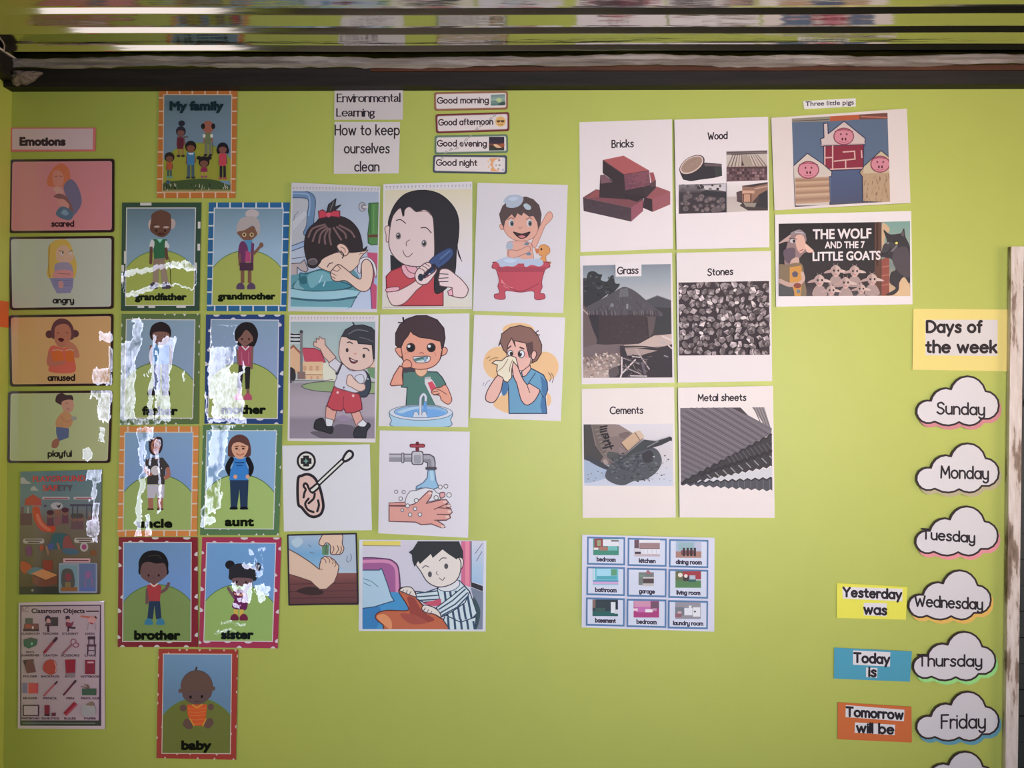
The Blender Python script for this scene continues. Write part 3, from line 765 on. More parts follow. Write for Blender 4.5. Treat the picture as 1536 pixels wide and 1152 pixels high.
d.poly([(385, 640), (520, 585), (700, 655), (560, 715)], (170, 112, 70)); d.poly([(385, 650), (560, 722), (700, 660), (690, 760), (530, 800), (400, 760)], (104, 62, 46)); d.rect(250, 800, 720, 880, (54, 52, 44)); d.el(400, 840, 16, 16, (120, 110, 100))
d.rrect(715, 510, 1180, 870, 20, (120, 122, 128)); d.rect(730, 540, 940, 850, (100, 120, 122)); d.rect(960, 520, 1160, 850, (84, 92, 116)); d.blob([(760, 600), (880, 600), (900, 800), (760, 800)], (74, 70, 64)); d.el(830, 680, 40, 50, (112, 58, 60)); d.rect(790, 740, 860, 800, (110, 92, 60)); d.el(1070, 650, 40, 44, (120, 80, 110)); d.stroke([(1030, 800), (1040, 690)], 14, (120, 84, 110)); d.stroke([(1125, 800), (1110, 690)], 14, (120, 84, 110)); d.rect(740, 800, 940, 850, (120, 80, 50)); d.rect(965, 800, 1155, 850, (80, 90, 130))
d.rect(770, 455, 1095, 505, (170, 130, 124)); d.stroke([(800, 482), (1070, 482)], 14, (90, 50, 56)); d.stroke([(130 * 8 - 470, 320), (590, 400)], 30, (128, 96, 72))
d.rect(245, 878, 1200, 888, (50, 52, 44))
d.fr(0, 690); d.part('lettering').text('PLAYGROUND', 405, 1030, 260, 66, (176, 66, 54), 0.02, y1=248); d.text('SAFETY', 525, 880, 365, 66, (84, 66, 70), 0.02); d.text('SAF', 525, 700, 365, 66, (170, 64, 54), 0.02)

Q = [(28.5, 903.5), (157, 901), (158.3, 1093), (27.2, 1092.5)]
E6 = laminate('film_over_classroom_chart', [(149, 161, 898, 902.5, 1.5, 'R', 0, .1)], 0.008, at=(93,1000))
d = Sheet('vocabulary_chart', 'white chart of small red and green pictures headed Classroom Objects', 'poster', Q, paper=(152, 136, 134), wref=(153, 150, 136), m=E6, lift=(1, 2))
d.fr(0, 880); d.part('border'); d.poly([(248, 222), (1220, 212), (1222, 1665), (246, 1665)], (58, 44, 58)); d.part('panel').poly([(262, 236), (1206, 226), (1190, 1600), (260, 1600)], (136, 118, 118))
d.part('border'); d.rect(250, 1602, 1220, 1664, (48, 50, 42)); d.stroke([(275, 1634), (1150, 1634)], 14, (84, 90, 78), caps=False)
d.part('lettering').text('Classroom Objects', 385, 1020, 312, 52, (44, 30, 34), 0.03); d.stroke([(1045, 292), (1190, 290)], 16, (48, 34, 38)); d.text('RC', 262, 345, 300, 54, (110, 84, 88), 0.02)
cap = 'CLASSROOM,TEACHER,STUDENT,DESK,PENCIL SHARPENER,CRAYON,SCISSORS,CHAIR,FOLDER,BACKPACK,BOOK,NOTEBOOK,ERASER,PENCIL,PEN,PENCIL CASE,WHITEBOARD,GLUE STICK,RULER,PAPER'.split(',')
ys = (572, 832, 1085, 1346, 1588); xs = (370, 612, 850, 1090)
for i, c in enumerate(cap):
    x, y = xs[i % 4], ys[i // 4]; hw = min(110, 13 * len(c.split(' ')[-1] if i == 4 else c) + 6)
    if i == 4: d.text('PENCIL', x - 50, x + 50, y - 40, 20, (64, 46, 52), 0.03); c = 'SHARPENER'
    d.text(c, x - hw, x + hw, y, 24, (60, 42, 48), 0.03)
R_, DK, GN = (112, 36, 44), (54, 38, 44), (48, 62, 50)
d.part('illustration')
d.rect(310, 375, 400, 450, (66, 66, 64)); d.poly([(285, 530), (300, 440), (470, 440), (475, 530)], (92, 56, 58)); d.rect(310, 450, 380, 490, (126, 60, 54)); d.rect(390, 470, 412, 520, (152, 128, 124)); d.rect(285, 505, 475, 532, DK)
d.rect(620, 362, 705, 468, (58, 52, 48)); d.el(582, 385, 36, 44, DK); d.el(588, 405, 24, 28, (150, 112, 104)); d.poly([(545, 470), (560, 430), (620, 430), (640, 470)], (74, 54, 60)); d.stroke([(585, 470), (588, 530)], 26, DK)
d.el(820, 370, 28, 26, DK); d.el(822, 400, 18, 20, (150, 108, 98)); d.blob([(800, 420), (860, 430), (890, 410), (870, 470), (810, 480)], (96, 46, 54)); d.stroke([(830, 480), (880, 490), (905, 490)], 22, DK); d.stroke([(830, 480), (825, 528)], 18, DK)
d.stroke([(985, 352), (1160, 372)], 24, (140, 78, 62)); d.stroke([(1150, 350), (1165, 370)], 14, DK); d.el(1110, 400, 50, 38, (166, 120, 112)); d.stroke([(1070, 430), (1055, 515)], 14, (120, 106, 104)); d.stroke([(1145, 430), (1160, 510)], 14, (120, 106, 104)); d.stroke([(1090, 430), (1120, 440)], 14, R_)
d.poly([(290, 630), (380, 605), (460, 628), (445, 700), (350, 740), (295, 710)], (46, 74, 58)); d.poly([(290, 630), (380, 605), (460, 628), (370, 650)], (60, 66, 60)); d.el(390, 680, 14, 18, (90, 130, 110))
d.stroke([(545, 780), (680, 620)], 34, (110, 52, 58)); d.stroke([(660, 645), (685, 615)], 36, DK); d.stroke([(535, 790), (560, 760)], 20, R_)
d.stroke([(765, 795), (870, 690)], 26, (110, 74, 74)); d.el(890, 660, 30, 36, (136, 118, 118), line=(112, 66, 74), lw=14); d.el(920, 695, 32, 26, (136, 118, 118), line=(112, 66, 74), lw=14)
d.rect(1062, 590, 1152, 628, DK); d.stroke([(1075, 625), (1075, 690)], 12, DK); d.stroke([(1140, 625), (1140, 690)], 12, DK); d.rect(1050, 685, 1165, 712, (70, 50, 54)); d.stroke([(1065, 710), (1062, 800)], 14, DK); d.stroke([(1150, 710), (1152, 800)], 14, DK); d.stroke([(1065, 760), (1150, 760)], 10, DK)
d.poly([(285, 880), (400, 865), (440, 1020), (330, 1035)], (84, 50, 54)); d.poly([(285, 880), (330, 870), (320, 930), (300, 930)], DK); d.poly([(395, 880), (412, 862), (415, 890)], GN)
d.blob([(530, 1000), (530, 930), (570, 880), (640, 870), (685, 920), (680, 1020), (610, 1050)], (132, 58, 48)); d.stroke([(665, 900), (685, 960), (675, 1010)], 12, (156, 116, 106), smooth=True)
d.poly([(790, 870), (915, 866), (910, 1030), (800, 1035)], R_); d.poly([(795, 1030), (910, 1025), (900, 1075), (815, 1080)], (104, 92, 92)); d.rect(1030, 872, 1150, 1042, (100, 38, 46)); d.rect(1060, 892, 1135, 912, (170, 130, 130))
d.rect(280, 1152, 335, 1272, (92, 88, 108)); d.rect(335, 1152, 465, 1275, (150, 56, 54)); d.rect(335, 1152, 352, 1275, (140, 100, 106))
d.stroke([(540, 1300), (690, 1138)], 18, (134, 62, 64)); d.stroke([(672, 1160), (694, 1135)], 20, DK); d.stroke([(775, 1290), (915, 1125)], 22, (76, 34, 42)); d.stroke([(895, 1150), (915, 1125)], 26, DK)
for a, b_ in ((985, 1190), (1025, 1160), (1055, 1165), (1075, 1180)): d.stroke([(a, b_), (1080, 1215)], 9, (90, 70, 56))
d.rect(995, 1215, 1165, 1295, (52, 70, 54))
d.rect(285, 1412, 478, 1545, DK); d.rect(298, 1425, 464, 1532, (138, 122, 122)); d.rect(545, 1415, 605, 1545, (100, 36, 44)); d.rect(545, 1520, 605, 1545, DK); d.rect(630, 1505, 680, 1545, (80, 42, 46)); d.stroke([(790, 1525), (920, 1390)], 56, R_, caps=False); d.stroke([(805, 1530), (935, 1400)], 10, (140, 70, 76), caps=False)
d.blob([(1000, 1420), (1080, 1400), (1150, 1430), (1160, 1500), (1130, 1540), (1010, 1535)], (124, 120, 116)); d.blob([(1040, 1410), (1110, 1370), (1140, 1400), (1130, 1420)], (100, 84, 66))

# ---- family cards
SKY, SKY2, HILL, HILL_E = (104, 134, 152), (120, 146, 168), (134, 142, 70), (80, 108, 66)
def lerpq(q, u0, v0, u1, v1): return [quv(q, u0, v0), quv(q, u1, v0), quv(q, u1, v1), quv(q, u0, v1)]
def family(word, label, outer, inner, frame_c, style, wref, m, cap, seed=1, hill=HILL, sky=(SKY, SKY2), white=(206, 200, 192), lift=(1.5, 2.0), hillv=0.43, group='family member cards'):
    d = Sheet('family_card', label, 'card', outer, group, paper=frame_c, wref=wref, m=m, lift=lift)
    rnd = random.Random(seed); d.fr(0, 0, 1); d.clip = outer
    d.part('border')
    L = lambda a, b, t: mix(a, b, t)
    if style == 'brick':
        nh, nv = 6, 8
        for i in range(nh):
            t = (i + 0.62) / nh * 0.97
            for a, b, c_, e in ((outer[0], outer[1], inner[0], inner[1]), (outer[3], outer[2], inner[3], inner[2])):
                p, q = L(a, b, t), L(c_, e, t); q = (p[0], q[1]); d.stroke([p, q], 2.2, white, caps=False, up=False)
        for i in range(nv):
            t = (i + 0.75) / nv * 0.98
            for a, b, c_, e in ((outer[0], outer[3], inner[0], inner[3]), (outer[1], outer[2], inner[1], inner[2])):
                p, q = L(a, b, t), L(c_, e, t); q = (q[0], p[1]); d.stroke([p, q], 2.2, white, caps=False, up=False)
    elif style == 'bars':
        for i in range(15):
            side = i % 4; t = rnd.uniform(.06, .94); k = rnd.choice((0.12, 0.62))
            a, b, c_, e = ((outer[0], outer[1], inner[0], inner[1]), (outer[3], outer[2], inner[3], inner[2]), (outer[0], outer[3], inner[0], inner[3]), (outer[1], outer[2], inner[1], inner[2]))[side]
            c0 = L(L(a, b, t), L(c_, e, t), k + .15); w_, h_ = (5, 2.2) if side < 2 else (2.0, 5)
            d.rect(c0[0] - w_, c0[1] - h_, c0[0] + w_, c0[1] + h_, white)
    else:
        n = 26 if style == 'dots' else 20
        for i in range(n):
            side = i % 4; t = (i // 4 + rnd.uniform(.2, .8)) / (n / 4); k = rnd.choice((0.0, 0.95))
            a, b, c_, e = ((outer[0], outer[1], inner[0], inner[1]), (outer[3], outer[2], inner[3], inner[2]), (outer[0], outer[3], inner[0], inner[3]), (outer[1], outer[2], inner[1], inner[2]))[side]
            c0 = L(L(a, b, t), L(c_, e, t), k); r = rnd.uniform(1.6, 2.6) if style == 'dots' else rnd.uniform(2.6, 3.6)
            if style == 'dots': d.poly([(c0[0] - r, c0[1]), (c0[0], c0[1] - r * 1.5), (c0[0] + r, c0[1]), (c0[0], c0[1] + r * 1.5)], white)
            else: d.blob([(c0[0] - r * 1.5, c0[1] + r * .5), (c0[0] - r, c0[1] - r * .5), (c0[0], c0[1] - r), (c0[0] + r, c0[1] - r * .4), (c0[0] + r * 1.5, c0[1] + r * .5), (c0[0], c0[1] + r)], white)
    d.poly(inset(inner, -1.3), white); d.clip = inner
    d.part('picture'); d.grad(inner, [(0, sky[0]), (.45, sky[1]), (1, sky[1])])
    x0, x1, y0, y1 = inner[3][0], inner[2][0], inner[0][1], inner[3][1]; w_, h_ = x1 - x0, y1 - y0; cx = (x0 + x1) / 2 + 1
    R = w_ * 0.62; cy = y0 + h_ * hillv + R
    d.el(cx, cy, R, R, HILL_E, n=60); d.el(cx, cy + 1, R - 0.4, R - 0.4, hill, n=60)
    d.rect(x0 - 3, cy, x1 + 5, y1 + 3, hill)
    return d
def shoes(d, pts, c): 
    for x, y in pts: d.blob([(x - 48, y + 30), (x - 40, y - 20), (x, y - 45), (x + 40, y - 20), (x + 48, y + 30), (x, y + 36)], c)

BRICK_O, NAVY, GREEN_B, RED_B, TERRA = (160, 98, 50), (44, 74, 112), (62, 84, 56), (124, 42, 52), (142, 60, 50)
# title card
o = [(239.4, 132), (356.6, 132), (353.6, 297.5), (235.6, 297.5)]; i_ = [(247, 143), (347.6, 143.3), (346.4, 287.8), (245.2, 287.8)]
WF = (160, 157, 155)
d = family('My family', 'card with orange brick border headed My family, six small people', o, i_, (140, 84, 42), 'brick', WF, laminate('film_over_title_card', [], .008, at=(297, 215)), None, hillv=.49,
           sky=((78, 94, 98), (86, 102, 114)), hill=(112, 112, 44), white=(176, 150, 126), group='family member cards')
d.fr(210, 120); d.part('figure')
def kid(x, top, hr, skin, hair, shirt, pants, bot, wd=44, shoe=(40, 34, 34), longhair=False):
    d.part('small_figure', new=True)
    d.el(x, top + hr, hr, hr * 1.02, hair)
    if longhair: d.blob([(x - hr, top + hr), (x - hr * .9, top + 2.1 * hr), (x, top + 1.5 * hr), (x + hr * .9, top + 2.1 * hr), (x + hr, top + hr)], hair)
    d.blob([(x - hr * .7, top + hr * 1.1), (x, top + hr * .75), (x + hr * .7, top + hr * 1.1), (x + hr * .5, top + hr * 1.75), (x, top + hr * 2.05), (x - hr * .5, top + hr * 1.75)], skin)
    y1 = top + hr * 2.0; h = bot - y1
    d.stroke([(x - wd * .9, y1 + 20), (x - wd * 1.1, y1 + h * .45)], 15, skin); d.stroke([(x + wd * .9, y1 + 20), (x + wd * 1.15, y1 + h * .4)], 15, skin)
    for s in (-1, 1): d.stroke([(x + s * wd * .5, y1 + h * .4), (x + s * wd * .55, bot)], wd * .72, pants, caps=False)
    d.poly([(x - wd, y1), (x + wd, y1), (x + wd * .9, y1 + h * .5), (x - wd * .9, y1 + h * .5)], shirt)
    for s in (-1, 1): d.el(x + s * wd * .65, bot, wd * .55, 14, shoe)
BR_, BK = (88, 56, 46), (30, 26, 28)
kid(495, 560, 60, (92, 60, 54), (34, 32, 40), (86, 42, 50), (110, 90, 50), 915, 42); d.el(505, 525, 40, 36, (34, 32, 40)); d.rect(450, 700, 525, 830, (72, 30, 40)); d.stroke([(525, 690), (575, 685)], 22, (70, 70, 70))
kid(822, 495, 72, (118, 72, 60), (118, 72, 60), (82, 88, 62), (86, 86, 74), 905, 46); d.el(762, 560, 24, 34, BK); d.el(885, 560, 24, 34, BK); d.el(775, 675, 18, 24, (160, 160, 150)); d.el(865, 675, 18, 24, (160, 160, 150)); d.stroke([(878, 760), (880, 890)], 8, (60, 44, 34))
kid(360, 870, 60, BR_, (34, 28, 28), (128, 62, 42), (50, 66, 66), 1170, 32, (70, 110, 100))
kid(615, 735, 68, (96, 60, 46), (30, 26, 26), (50, 90, 118), (54, 68, 76), 1175, 48, (40, 44, 46)); d.poly([(580, 880), (655, 880), (640, 900), (600, 900)], (176, 170, 160))
kid(775, 920, 66, (92, 60, 50), BK, (104, 34, 60), (130, 110, 50), 1165, 34, (110, 60, 70)); d.el(715, 940, 30, 24, BK); d.el(838, 940, 30, 24, BK)
kid(1000, 755, 66, (98, 62, 56), (26, 24, 28), (142, 52, 60), (34, 30, 34), 1185, 42, (124, 56, 56), True)
d.part('grass_bank'); d.blob([(300, 1240), (480, 1210), (760, 1190), (950, 1215), (1090, 1260), (1090, 1340), (290, 1340)], (50, 62, 38)); d.poly([(950, 1215), (1085, 1215), (1085, 1270)], (84, 104, 124)); d.rect(285, 1320, 1090, 1345, (110, 100, 60))
rnd = random.Random(5)
for k in range(40):
    x = rnd.choice((rnd.uniform(290, 480), rnd.uniform(620, 860), rnd.uniform(980, 1080))); y = rnd.uniform(1270, 1335); d.stroke([(x, y), (x + rnd.uniform(-14, 14), y - rnd.uniform(14, 34))], 6, rnd.choice(((150, 146, 130), (30, 34, 28), (130, 130, 112))))
d.el(345, 1230, 26, 24, (50, 66, 78)); d.stroke([(330, 1260), (320, 1310)], 10, (30, 30, 40))
d.clip = None
d.part('lettering').text('My family', 372, 1000, 366, 86, (18, 34, 38), 0.05)

# grandfather
M_ = laminate('film_over_grandfather_card', [(191, 244, 402, 409, 1.2, 'R', 0, .06), (244, 290, 400, 408, 1.6, 'R', 0, .42), (196, 240, 434, 440, 1.2, 'R', 0, .16), (240, 289, 433, 437, 1.0, 'R', 0, .16), (180, 187, 408, 444, 2, 'R', 0, .5), (190, 292, 409, 434, 2, 'R', .10, .12)], .012, at=(241, 385))
o = [(183.7, 304), (302.5, 304), (299.5, 466.5), (182, 466.5)]; i_ = [(191.4, 313), (293.4, 313), (291, 457.6), (189.6, 457.8)]
WG = (172, 168, 162)
d = family('grandfather', 'card captioned grandfather, dark green border with white bars', o, i_, (46, 64, 50), 'bars', WG, M_, None, 3, sky=((82, 100, 108), (110, 130, 142)))
d.fr(150, 296); SK = (84, 58, 48); d.part('figure')
d.el(618, 330, 34, 60, (156, 140, 130)); d.el(872, 320, 40, 60, (150, 134, 126))
d.blob([(640, 200), (730, 155), (830, 190), (860, 280), (850, 400), (790, 470), (740, 480), (690, 465), (610, 400), (620, 280)], SK); d.el(740, 230, 120, 66, SK)
d.el(688, 355, 36, 13, (150, 128, 118)); d.el(800, 362, 36, 13, (150, 128, 118)); d.el(682, 405, 13, 18, (52, 32, 28)); d.el(788, 405, 13, 18, (52, 32, 28)); d.stroke([(640, 345), (690, 322)], 8, (62, 42, 36)); d.blob([(690, 440), (740, 425), (790, 440), (740, 462)], (66, 40, 36))
d.poly([(640, 505), (810, 505), (785, 740), (655, 740)], (46, 86, 58)); d.poly([(690, 505), (760, 505), (725, 550)], (120, 170, 150)); d.blob([(600, 590), (625, 510), (660, 540), (645, 620)], (190, 190, 184)); d.blob([(785, 610), (795, 520), (840, 590), (810, 625)], (190, 190, 184))
d.stroke([(622, 610), (615, 790)], 36, SK); d.stroke([(800, 620), (808, 740)], 34, SK); d.poly([(650, 740), (785, 730), (790, 860), (640, 870)], (116, 98, 82)); d.poly([(645, 860), (715, 860), (710, 1050), (635, 1050)], (124, 108, 92)); d.poly([(730, 860), (800, 860), (835, 1050), (750, 1050)], (124, 108, 92))
d.stroke([(830, 720), (848, 800), (858, 1090)], 9, (70, 52, 34)); shoes(d, ((650, 1065), (800, 1065)), (66, 58, 68)); d.clip = None
d.fr(150, 370); d.part('lettering').text('grandfather', 432, 1040, 640, 66, (22, 26, 18), 0.05)

# grandmother
o = [(313.7, 304), (435, 304), (429.4, 467), (310.6, 466.5)]; i_ = [(322.6, 313), (424.6, 313.2), (421, 457.8), (319, 457.6)]
WM = (182, 178, 176)
d = family('grandmother', 'card captioned grandmother, blue brick border with white joints', o, i_, (40, 84, 122), 'brick', WM, laminate('film_over_grandmother_card', [], .012, at=(372, 385)), None, 4, sky=((100, 122, 134), (130, 152, 168)), hill=(140, 146, 76), white=(200, 204, 204))
d.fr(280, 296); SK = (104, 74, 60); d.part('figure')
d.el(790, 200, 82, 52, (160, 148, 146)); d.blob([(600, 430), (615, 320), (670, 250), (790, 228), (860, 270), (885, 350), (880, 440), (840, 450), (820, 360), (780, 340), (700, 400), (640, 410)], (148, 138, 134))
d.blob([(610, 420), (700, 395), (800, 345), (840, 410), (850, 450), (790, 510), (740, 525), (690, 515), (640, 470)], SK)
for x in (695, 785): d.el(x, 450, 24, 24, (190, 176, 130)); d.el(x, 450, 16, 16, SK); d.el(x, 452, 8, 9, (40, 28, 26))
d.poly([(690, 515), (790, 515), (800, 660), (750, 680), (720, 600)], (72, 120, 148)); d.blob([(640, 560), (690, 530), (740, 620), (715, 780), (640, 800), (620, 690)], (92, 50, 80)); d.poly([(780, 540), (815, 560), (805, 790), (770, 790)], (92, 50, 80)); d.poly([(715, 640), (770, 660), (765, 780), (705, 780)], (146, 62, 96))
d.stroke([(640, 690), (640, 810)], 30, SK); d.stroke([(810, 680), (880, 600)], 34, SK); d.el(900, 575, 26, 32, SK); d.rect(640, 785, 805, 880, (66, 44, 58))
d.stroke([(675, 880), (675, 1030)], 44, SK, caps=False); d.stroke([(760, 880), (760, 1030)], 44, SK, caps=False); shoes(d, ((650, 1070), (780, 1070)), (76, 58, 80)); d.clip = None
d.fr(280, 370); d.part('lettering').text('grandmother', 384, 1062, 632, 66, (16, 22, 14), 0.05)

# father
M_ = laminate('film_over_father_card', [(181, 209, 512, 632, 4, 'R', 0, .30), (198, 212, 478, 520, 3.5, 'R', 0, .26), (227, 233.5, 505, 636, 1.2, 'R', 0, .05), (236, 256, 514, 560, 2.0, 'R', .02, .16), (237, 257, 560, 632, 2.5, 'R', 0, .30), (221, 224, 555, 560, 1, 'R', 0, .1), (276, 278.5, 556, 572, 1, 'R', 0, .2), (182, 240, 626, 636, 2, 'R', 0, .5)], .016, at=(240, 554))
o = [(183, 471), (300.6, 471), (298.7, 636), (180.6, 637)]; i_ = [(191, 480), (292.6, 480.6), (289, 626.6), (188, 626.4)]
d = family('father', 'card captioned father, olive green border, glare stripes down its middle', o, i_, (86, 104, 64), 'dots', (192, 188, 182), M_, None, 5, sky=((126, 148, 162), (128, 148, 168)), hill=(146, 158, 92))
d.fr(150, 460); SK = (120, 88, 78); d.part('figure')
d.blob([(605, 300), (640, 220), (740, 182), (830, 225), (860, 310), (840, 400), (800, 420), (640, 400), (610, 370)], (44, 36, 38)); d.blob([(640, 320), (740, 300), (830, 320), (835, 400), (740, 465), (650, 410)], SK); d.el(690, 365, 10, 12, (40, 28, 26)); d.el(785, 365, 10, 12, (40, 28, 26)); d.stroke([(720, 410), (765, 410)], 7, (80, 44, 42))
d.poly([(640, 460), (840, 460), (835, 690), (640, 690)], (104, 150, 196)); d.poly([(690, 460), (790, 460), (740, 510)], (220, 224, 226)); d.stroke([(620, 480), (615, 680)], 34, SK); d.stroke([(855, 480), (855, 680)], 26, SK); d.rect(650, 690, 730, 1010, (110, 120, 150)); d.rect(750, 690, 830, 1010, (110, 120, 150)); shoes(d, ((625, 1030), (800, 1030)), (40, 34, 38)); d.clip = None
d.fr(150, 540); d.part('lettering').text('father', 520, 932, 655, 84, (24, 28, 22), 0.05)

# mother
M_ = laminate('film_over_mother_card', [(318, 349, 519, 628, 4, 'R', 0, .26), (345, 354, 505, 545, 4, 'R', 0, .36), (349, 362, 560, 628, 3, 'R', 0, .32), (362, 365.5, 543, 562, 1.2, 'R', 0, .05), (309, 313, 585, 632, 2, 'R', 0, .3), (309, 372, 628, 636, 2, 'R', 0, .5), (318, 356, 486, 519, 3, 'R', .10, .2)], .016, at=(367, 554))
o = [(309.4, 472), (427, 472), (424.4, 636), (307, 635.6)]; i_ = [(318, 480), (417.8, 481), (416, 627), (313, 626)]
d = family('mother', 'card captioned mother, navy border with white clouds, glare on its left half', o, i_, (48, 70, 116), 'clouds', (212, 208, 204), M_, None, 6, sky=((134, 158, 176), (140, 158, 188)), hill=(160, 172, 96), white=(216, 214, 218))
d.fr(280, 460); SK = (128, 94, 84); d.part('figure')
d.blob([(580, 340), (600, 260), (660, 200), (730, 186), (800, 205), (850, 280), (860, 360), (820, 470), (760, 490), (660, 480), (600, 440)], (42, 38, 40)); d.blob([(720, 280), (790, 350), (800, 410), (760, 440), (700, 480), (650, 440), (620, 400), (660, 350)], SK); d.el(668, 390, 12, 14, (70, 40, 40)); d.el(752, 390, 12, 14, (70, 40, 40)); d.stroke([(690, 425), (730, 425)], 7, (120, 70, 60))
d.poly([(625, 475), (790, 475), (780, 720), (630, 700)], (164, 74, 98)); d.stroke([(670, 475), (710, 520), (750, 478)], 14, (224, 214, 214)); d.stroke([(665, 540), (670, 690)], 8, (186, 112, 134)); d.stroke([(750, 540), (745, 690)], 8, (186, 112, 134)); d.stroke([(612, 520), (625, 690)], 24, SK); d.stroke([(795, 490), (785, 740)], 26, SK)
d.poly([(630, 700), (690, 710), (665, 985), (610, 975)], (52, 46, 52)); d.poly([(700, 720), (770, 720), (760, 985), (710, 990)], (46, 44, 44)); d.stroke([(635, 980), (635, 1050)], 34, SK, caps=False); d.stroke([(740, 990), (742, 1060)], 36, SK, caps=False); shoes(d, ((630, 1085),), (206, 110, 148)); shoes(d, ((740, 1085),), (178, 80, 106)); d.clip = None
d.fr(280, 540); d.part('lettering').text('mother', 428, 948, 640, 84, (20, 24, 18), 0.05)

# uncle
M_ = laminate('film_over_uncle_card', [(209, 219, 638, 720, 3, 'R', .02, .10), (206, 214, 715, 804, 2, 'R', 0, .06), (213, 232, 638, 660, 3, 'R', 0, .3), (222, 226, 685, 700, 1.5, 'R', 0, .05), (236, 239, 690, 770, 1.2, 'R', 0, .08), (219, 227, 770, 804, 2.5, 'R', 0, .3), (231, 238, 662, 690, 2, 'R', .03, .3)], .016, at=(238, 720))
o = [(180.6, 639.4), (298.7, 639.4), (296, 803.7), (177, 804.5)]; i_ = [(188.5, 649), (289.6, 649), (286.6, 794.6), (186, 794.4)]
d = family('uncle', 'card captioned uncle, orange brick border, glare stripe beside the man', o, i_, (198, 128, 70), 'brick', (195, 191, 187), M_, None, 7, sky=((124, 154, 182), (130, 160, 204)), hill=(146, 164, 98), white=(222, 206, 190))
d.fr(150, 630); SK = (158, 104, 88); d.part('figure')
d.blob([(590, 300), (600, 230), (680, 200), (750, 220), (755, 330), (720, 400), (660, 425), (600, 380)], (56, 44, 50)); d.blob([(620, 290), (670, 220), (720, 270), (725, 350), (670, 410), (630, 370)], SK); d.el(648, 300, 9, 10, (60, 36, 36)); d.el(698, 300, 9, 10, (60, 36, 36)); d.stroke([(655, 360), (690, 360)], 8, (100, 50, 46))
d.poly([(560, 470), (620, 450), (760, 450), (830, 540), (840, 570), (790, 590), (780, 770), (570, 770), (575, 580), (530, 580), (535, 530)], (64, 60, 60)); d.stroke([(550, 590), (590, 650), (650, 620)], 48, SK, smooth=True); d.stroke([(820, 590), (825, 660), (795, 690)], 52, SK, smooth=True)
d.el(672, 605, 56, 58, (228, 220, 222)); d.poly([(655, 450), (700, 450), (680, 480)], SK); d.poly([(570, 775), (780, 775), (775, 935), (690, 935), (680, 860), (660, 935), (575, 935)], (214, 208, 222)); d.stroke([(612, 935), (615, 1060)], 60, SK, caps=False); d.stroke([(728, 935), (728, 1060)], 66, SK, caps=False); d.rect(575, 1058, 650, 1078, (60, 46, 36)); d.rect(690, 1058, 765, 1078, (60, 46, 36)); d.clip = None
d.fr(150, 780); d.part('lettering').text('uncle', 455, 865, 84, 84, (22, 24, 16), 0.05)

# aunt
M_ = laminate('film_over_aunt_card', [(313, 331, 640, 715, 3, 'R', .02, .10), (329, 339, 648, 705, 3, 'R', .03, .18), (309, 325, 700, 745, 3, 'R', 0, .10), (305, 327, 735, 770, 4, 'R', 0, .30), (316, 345, 638, 648, 2, 'R', 0, .45), (303, 312, 762, 776, 2, 'R', 0, .4), (303, 322, 776, 787, 3, 'R', 0, .12), (322, 336, 712, 760, 3, 'R', .05, .3)], .016, at=(362, 720))
o = [(305, 637.5), (423.7, 637.5), (418.7, 802.5), (300.6, 802.5)]; i_ = [(311.6, 646.4), (414.6, 646.6), (410, 792.6), (308, 792)]
d = family('aunt', 'card captioned aunt, green border with white specks, woman in blue apron', o, i_, (88, 122, 84), 'dots', (210, 207, 208), M_, None, 8, sky=((136, 176, 212), (150, 188, 228)), hill=(160, 186, 112), white=(228, 232, 230), hillv=.44)
d.fr(280, 630); SK = (214, 164, 138); d.part('figure')
d.blob([(500, 400), (505, 290), (550, 210), (640, 172), (730, 210), (770, 300), (775, 400), (740, 440), (540, 440), (505, 430)], (96, 64, 62)); d.blob([(545, 330), (570, 280), (640, 265), (720, 300), (745, 320), (730, 380), (690, 440), (640, 462), (590, 440), (555, 390)], SK)
for x in (604, 684): d.el(x, 343, 18, 12, (90, 52, 46))
d.stroke([(585, 318), (625, 312)], 12, (110, 66, 50)); d.stroke([(660, 312), (705, 318)], 12, (110, 66, 50)); d.stroke([(605, 402), (645, 420), (690, 402)], 10, (168, 70, 58), smooth=True); d.stroke([(640, 350), (635, 370)], 10, (186, 130, 104)); d.rect(615, 440, 680, 480, SK)
d.stroke([(545, 470), (500, 560), (520, 630), (570, 680)], 62, (32, 32, 38), smooth=True); d.stroke([(740, 470), (780, 560), (765, 630), (725, 680)], 62, (32, 32, 38), smooth=True)
d.poly([(575, 450), (620, 465), (680, 465), (715, 450), (720, 530), (750, 600), (745, 720), (515, 720), (530, 610), (565, 530)], (62, 128, 200)); d.stroke([(590, 510), (690, 510)], 16, (40, 76, 128)); d.stroke([(605, 545), (670, 545)], 12, (40, 76, 128)); d.el(590, 678, 24, 26, SK); d.el(738, 678, 24, 26, SK)
d.poly([(525, 720), (748, 720), (735, 1050), (650, 1050), (640, 830), (610, 1050), (535, 1050)], (44, 62, 88)); d.blob([(525, 1070), (540, 1040), (605, 1040), (615, 1070)], (26, 28, 36)); d.blob([(648, 1070), (660, 1040), (725, 1040), (740, 1070)], (26, 28, 36)); d.clip = None
d.fr(280, 780); d.part('lettering').text('aunt', 472, 805, 64, 84, (22, 26, 16), 0.05)

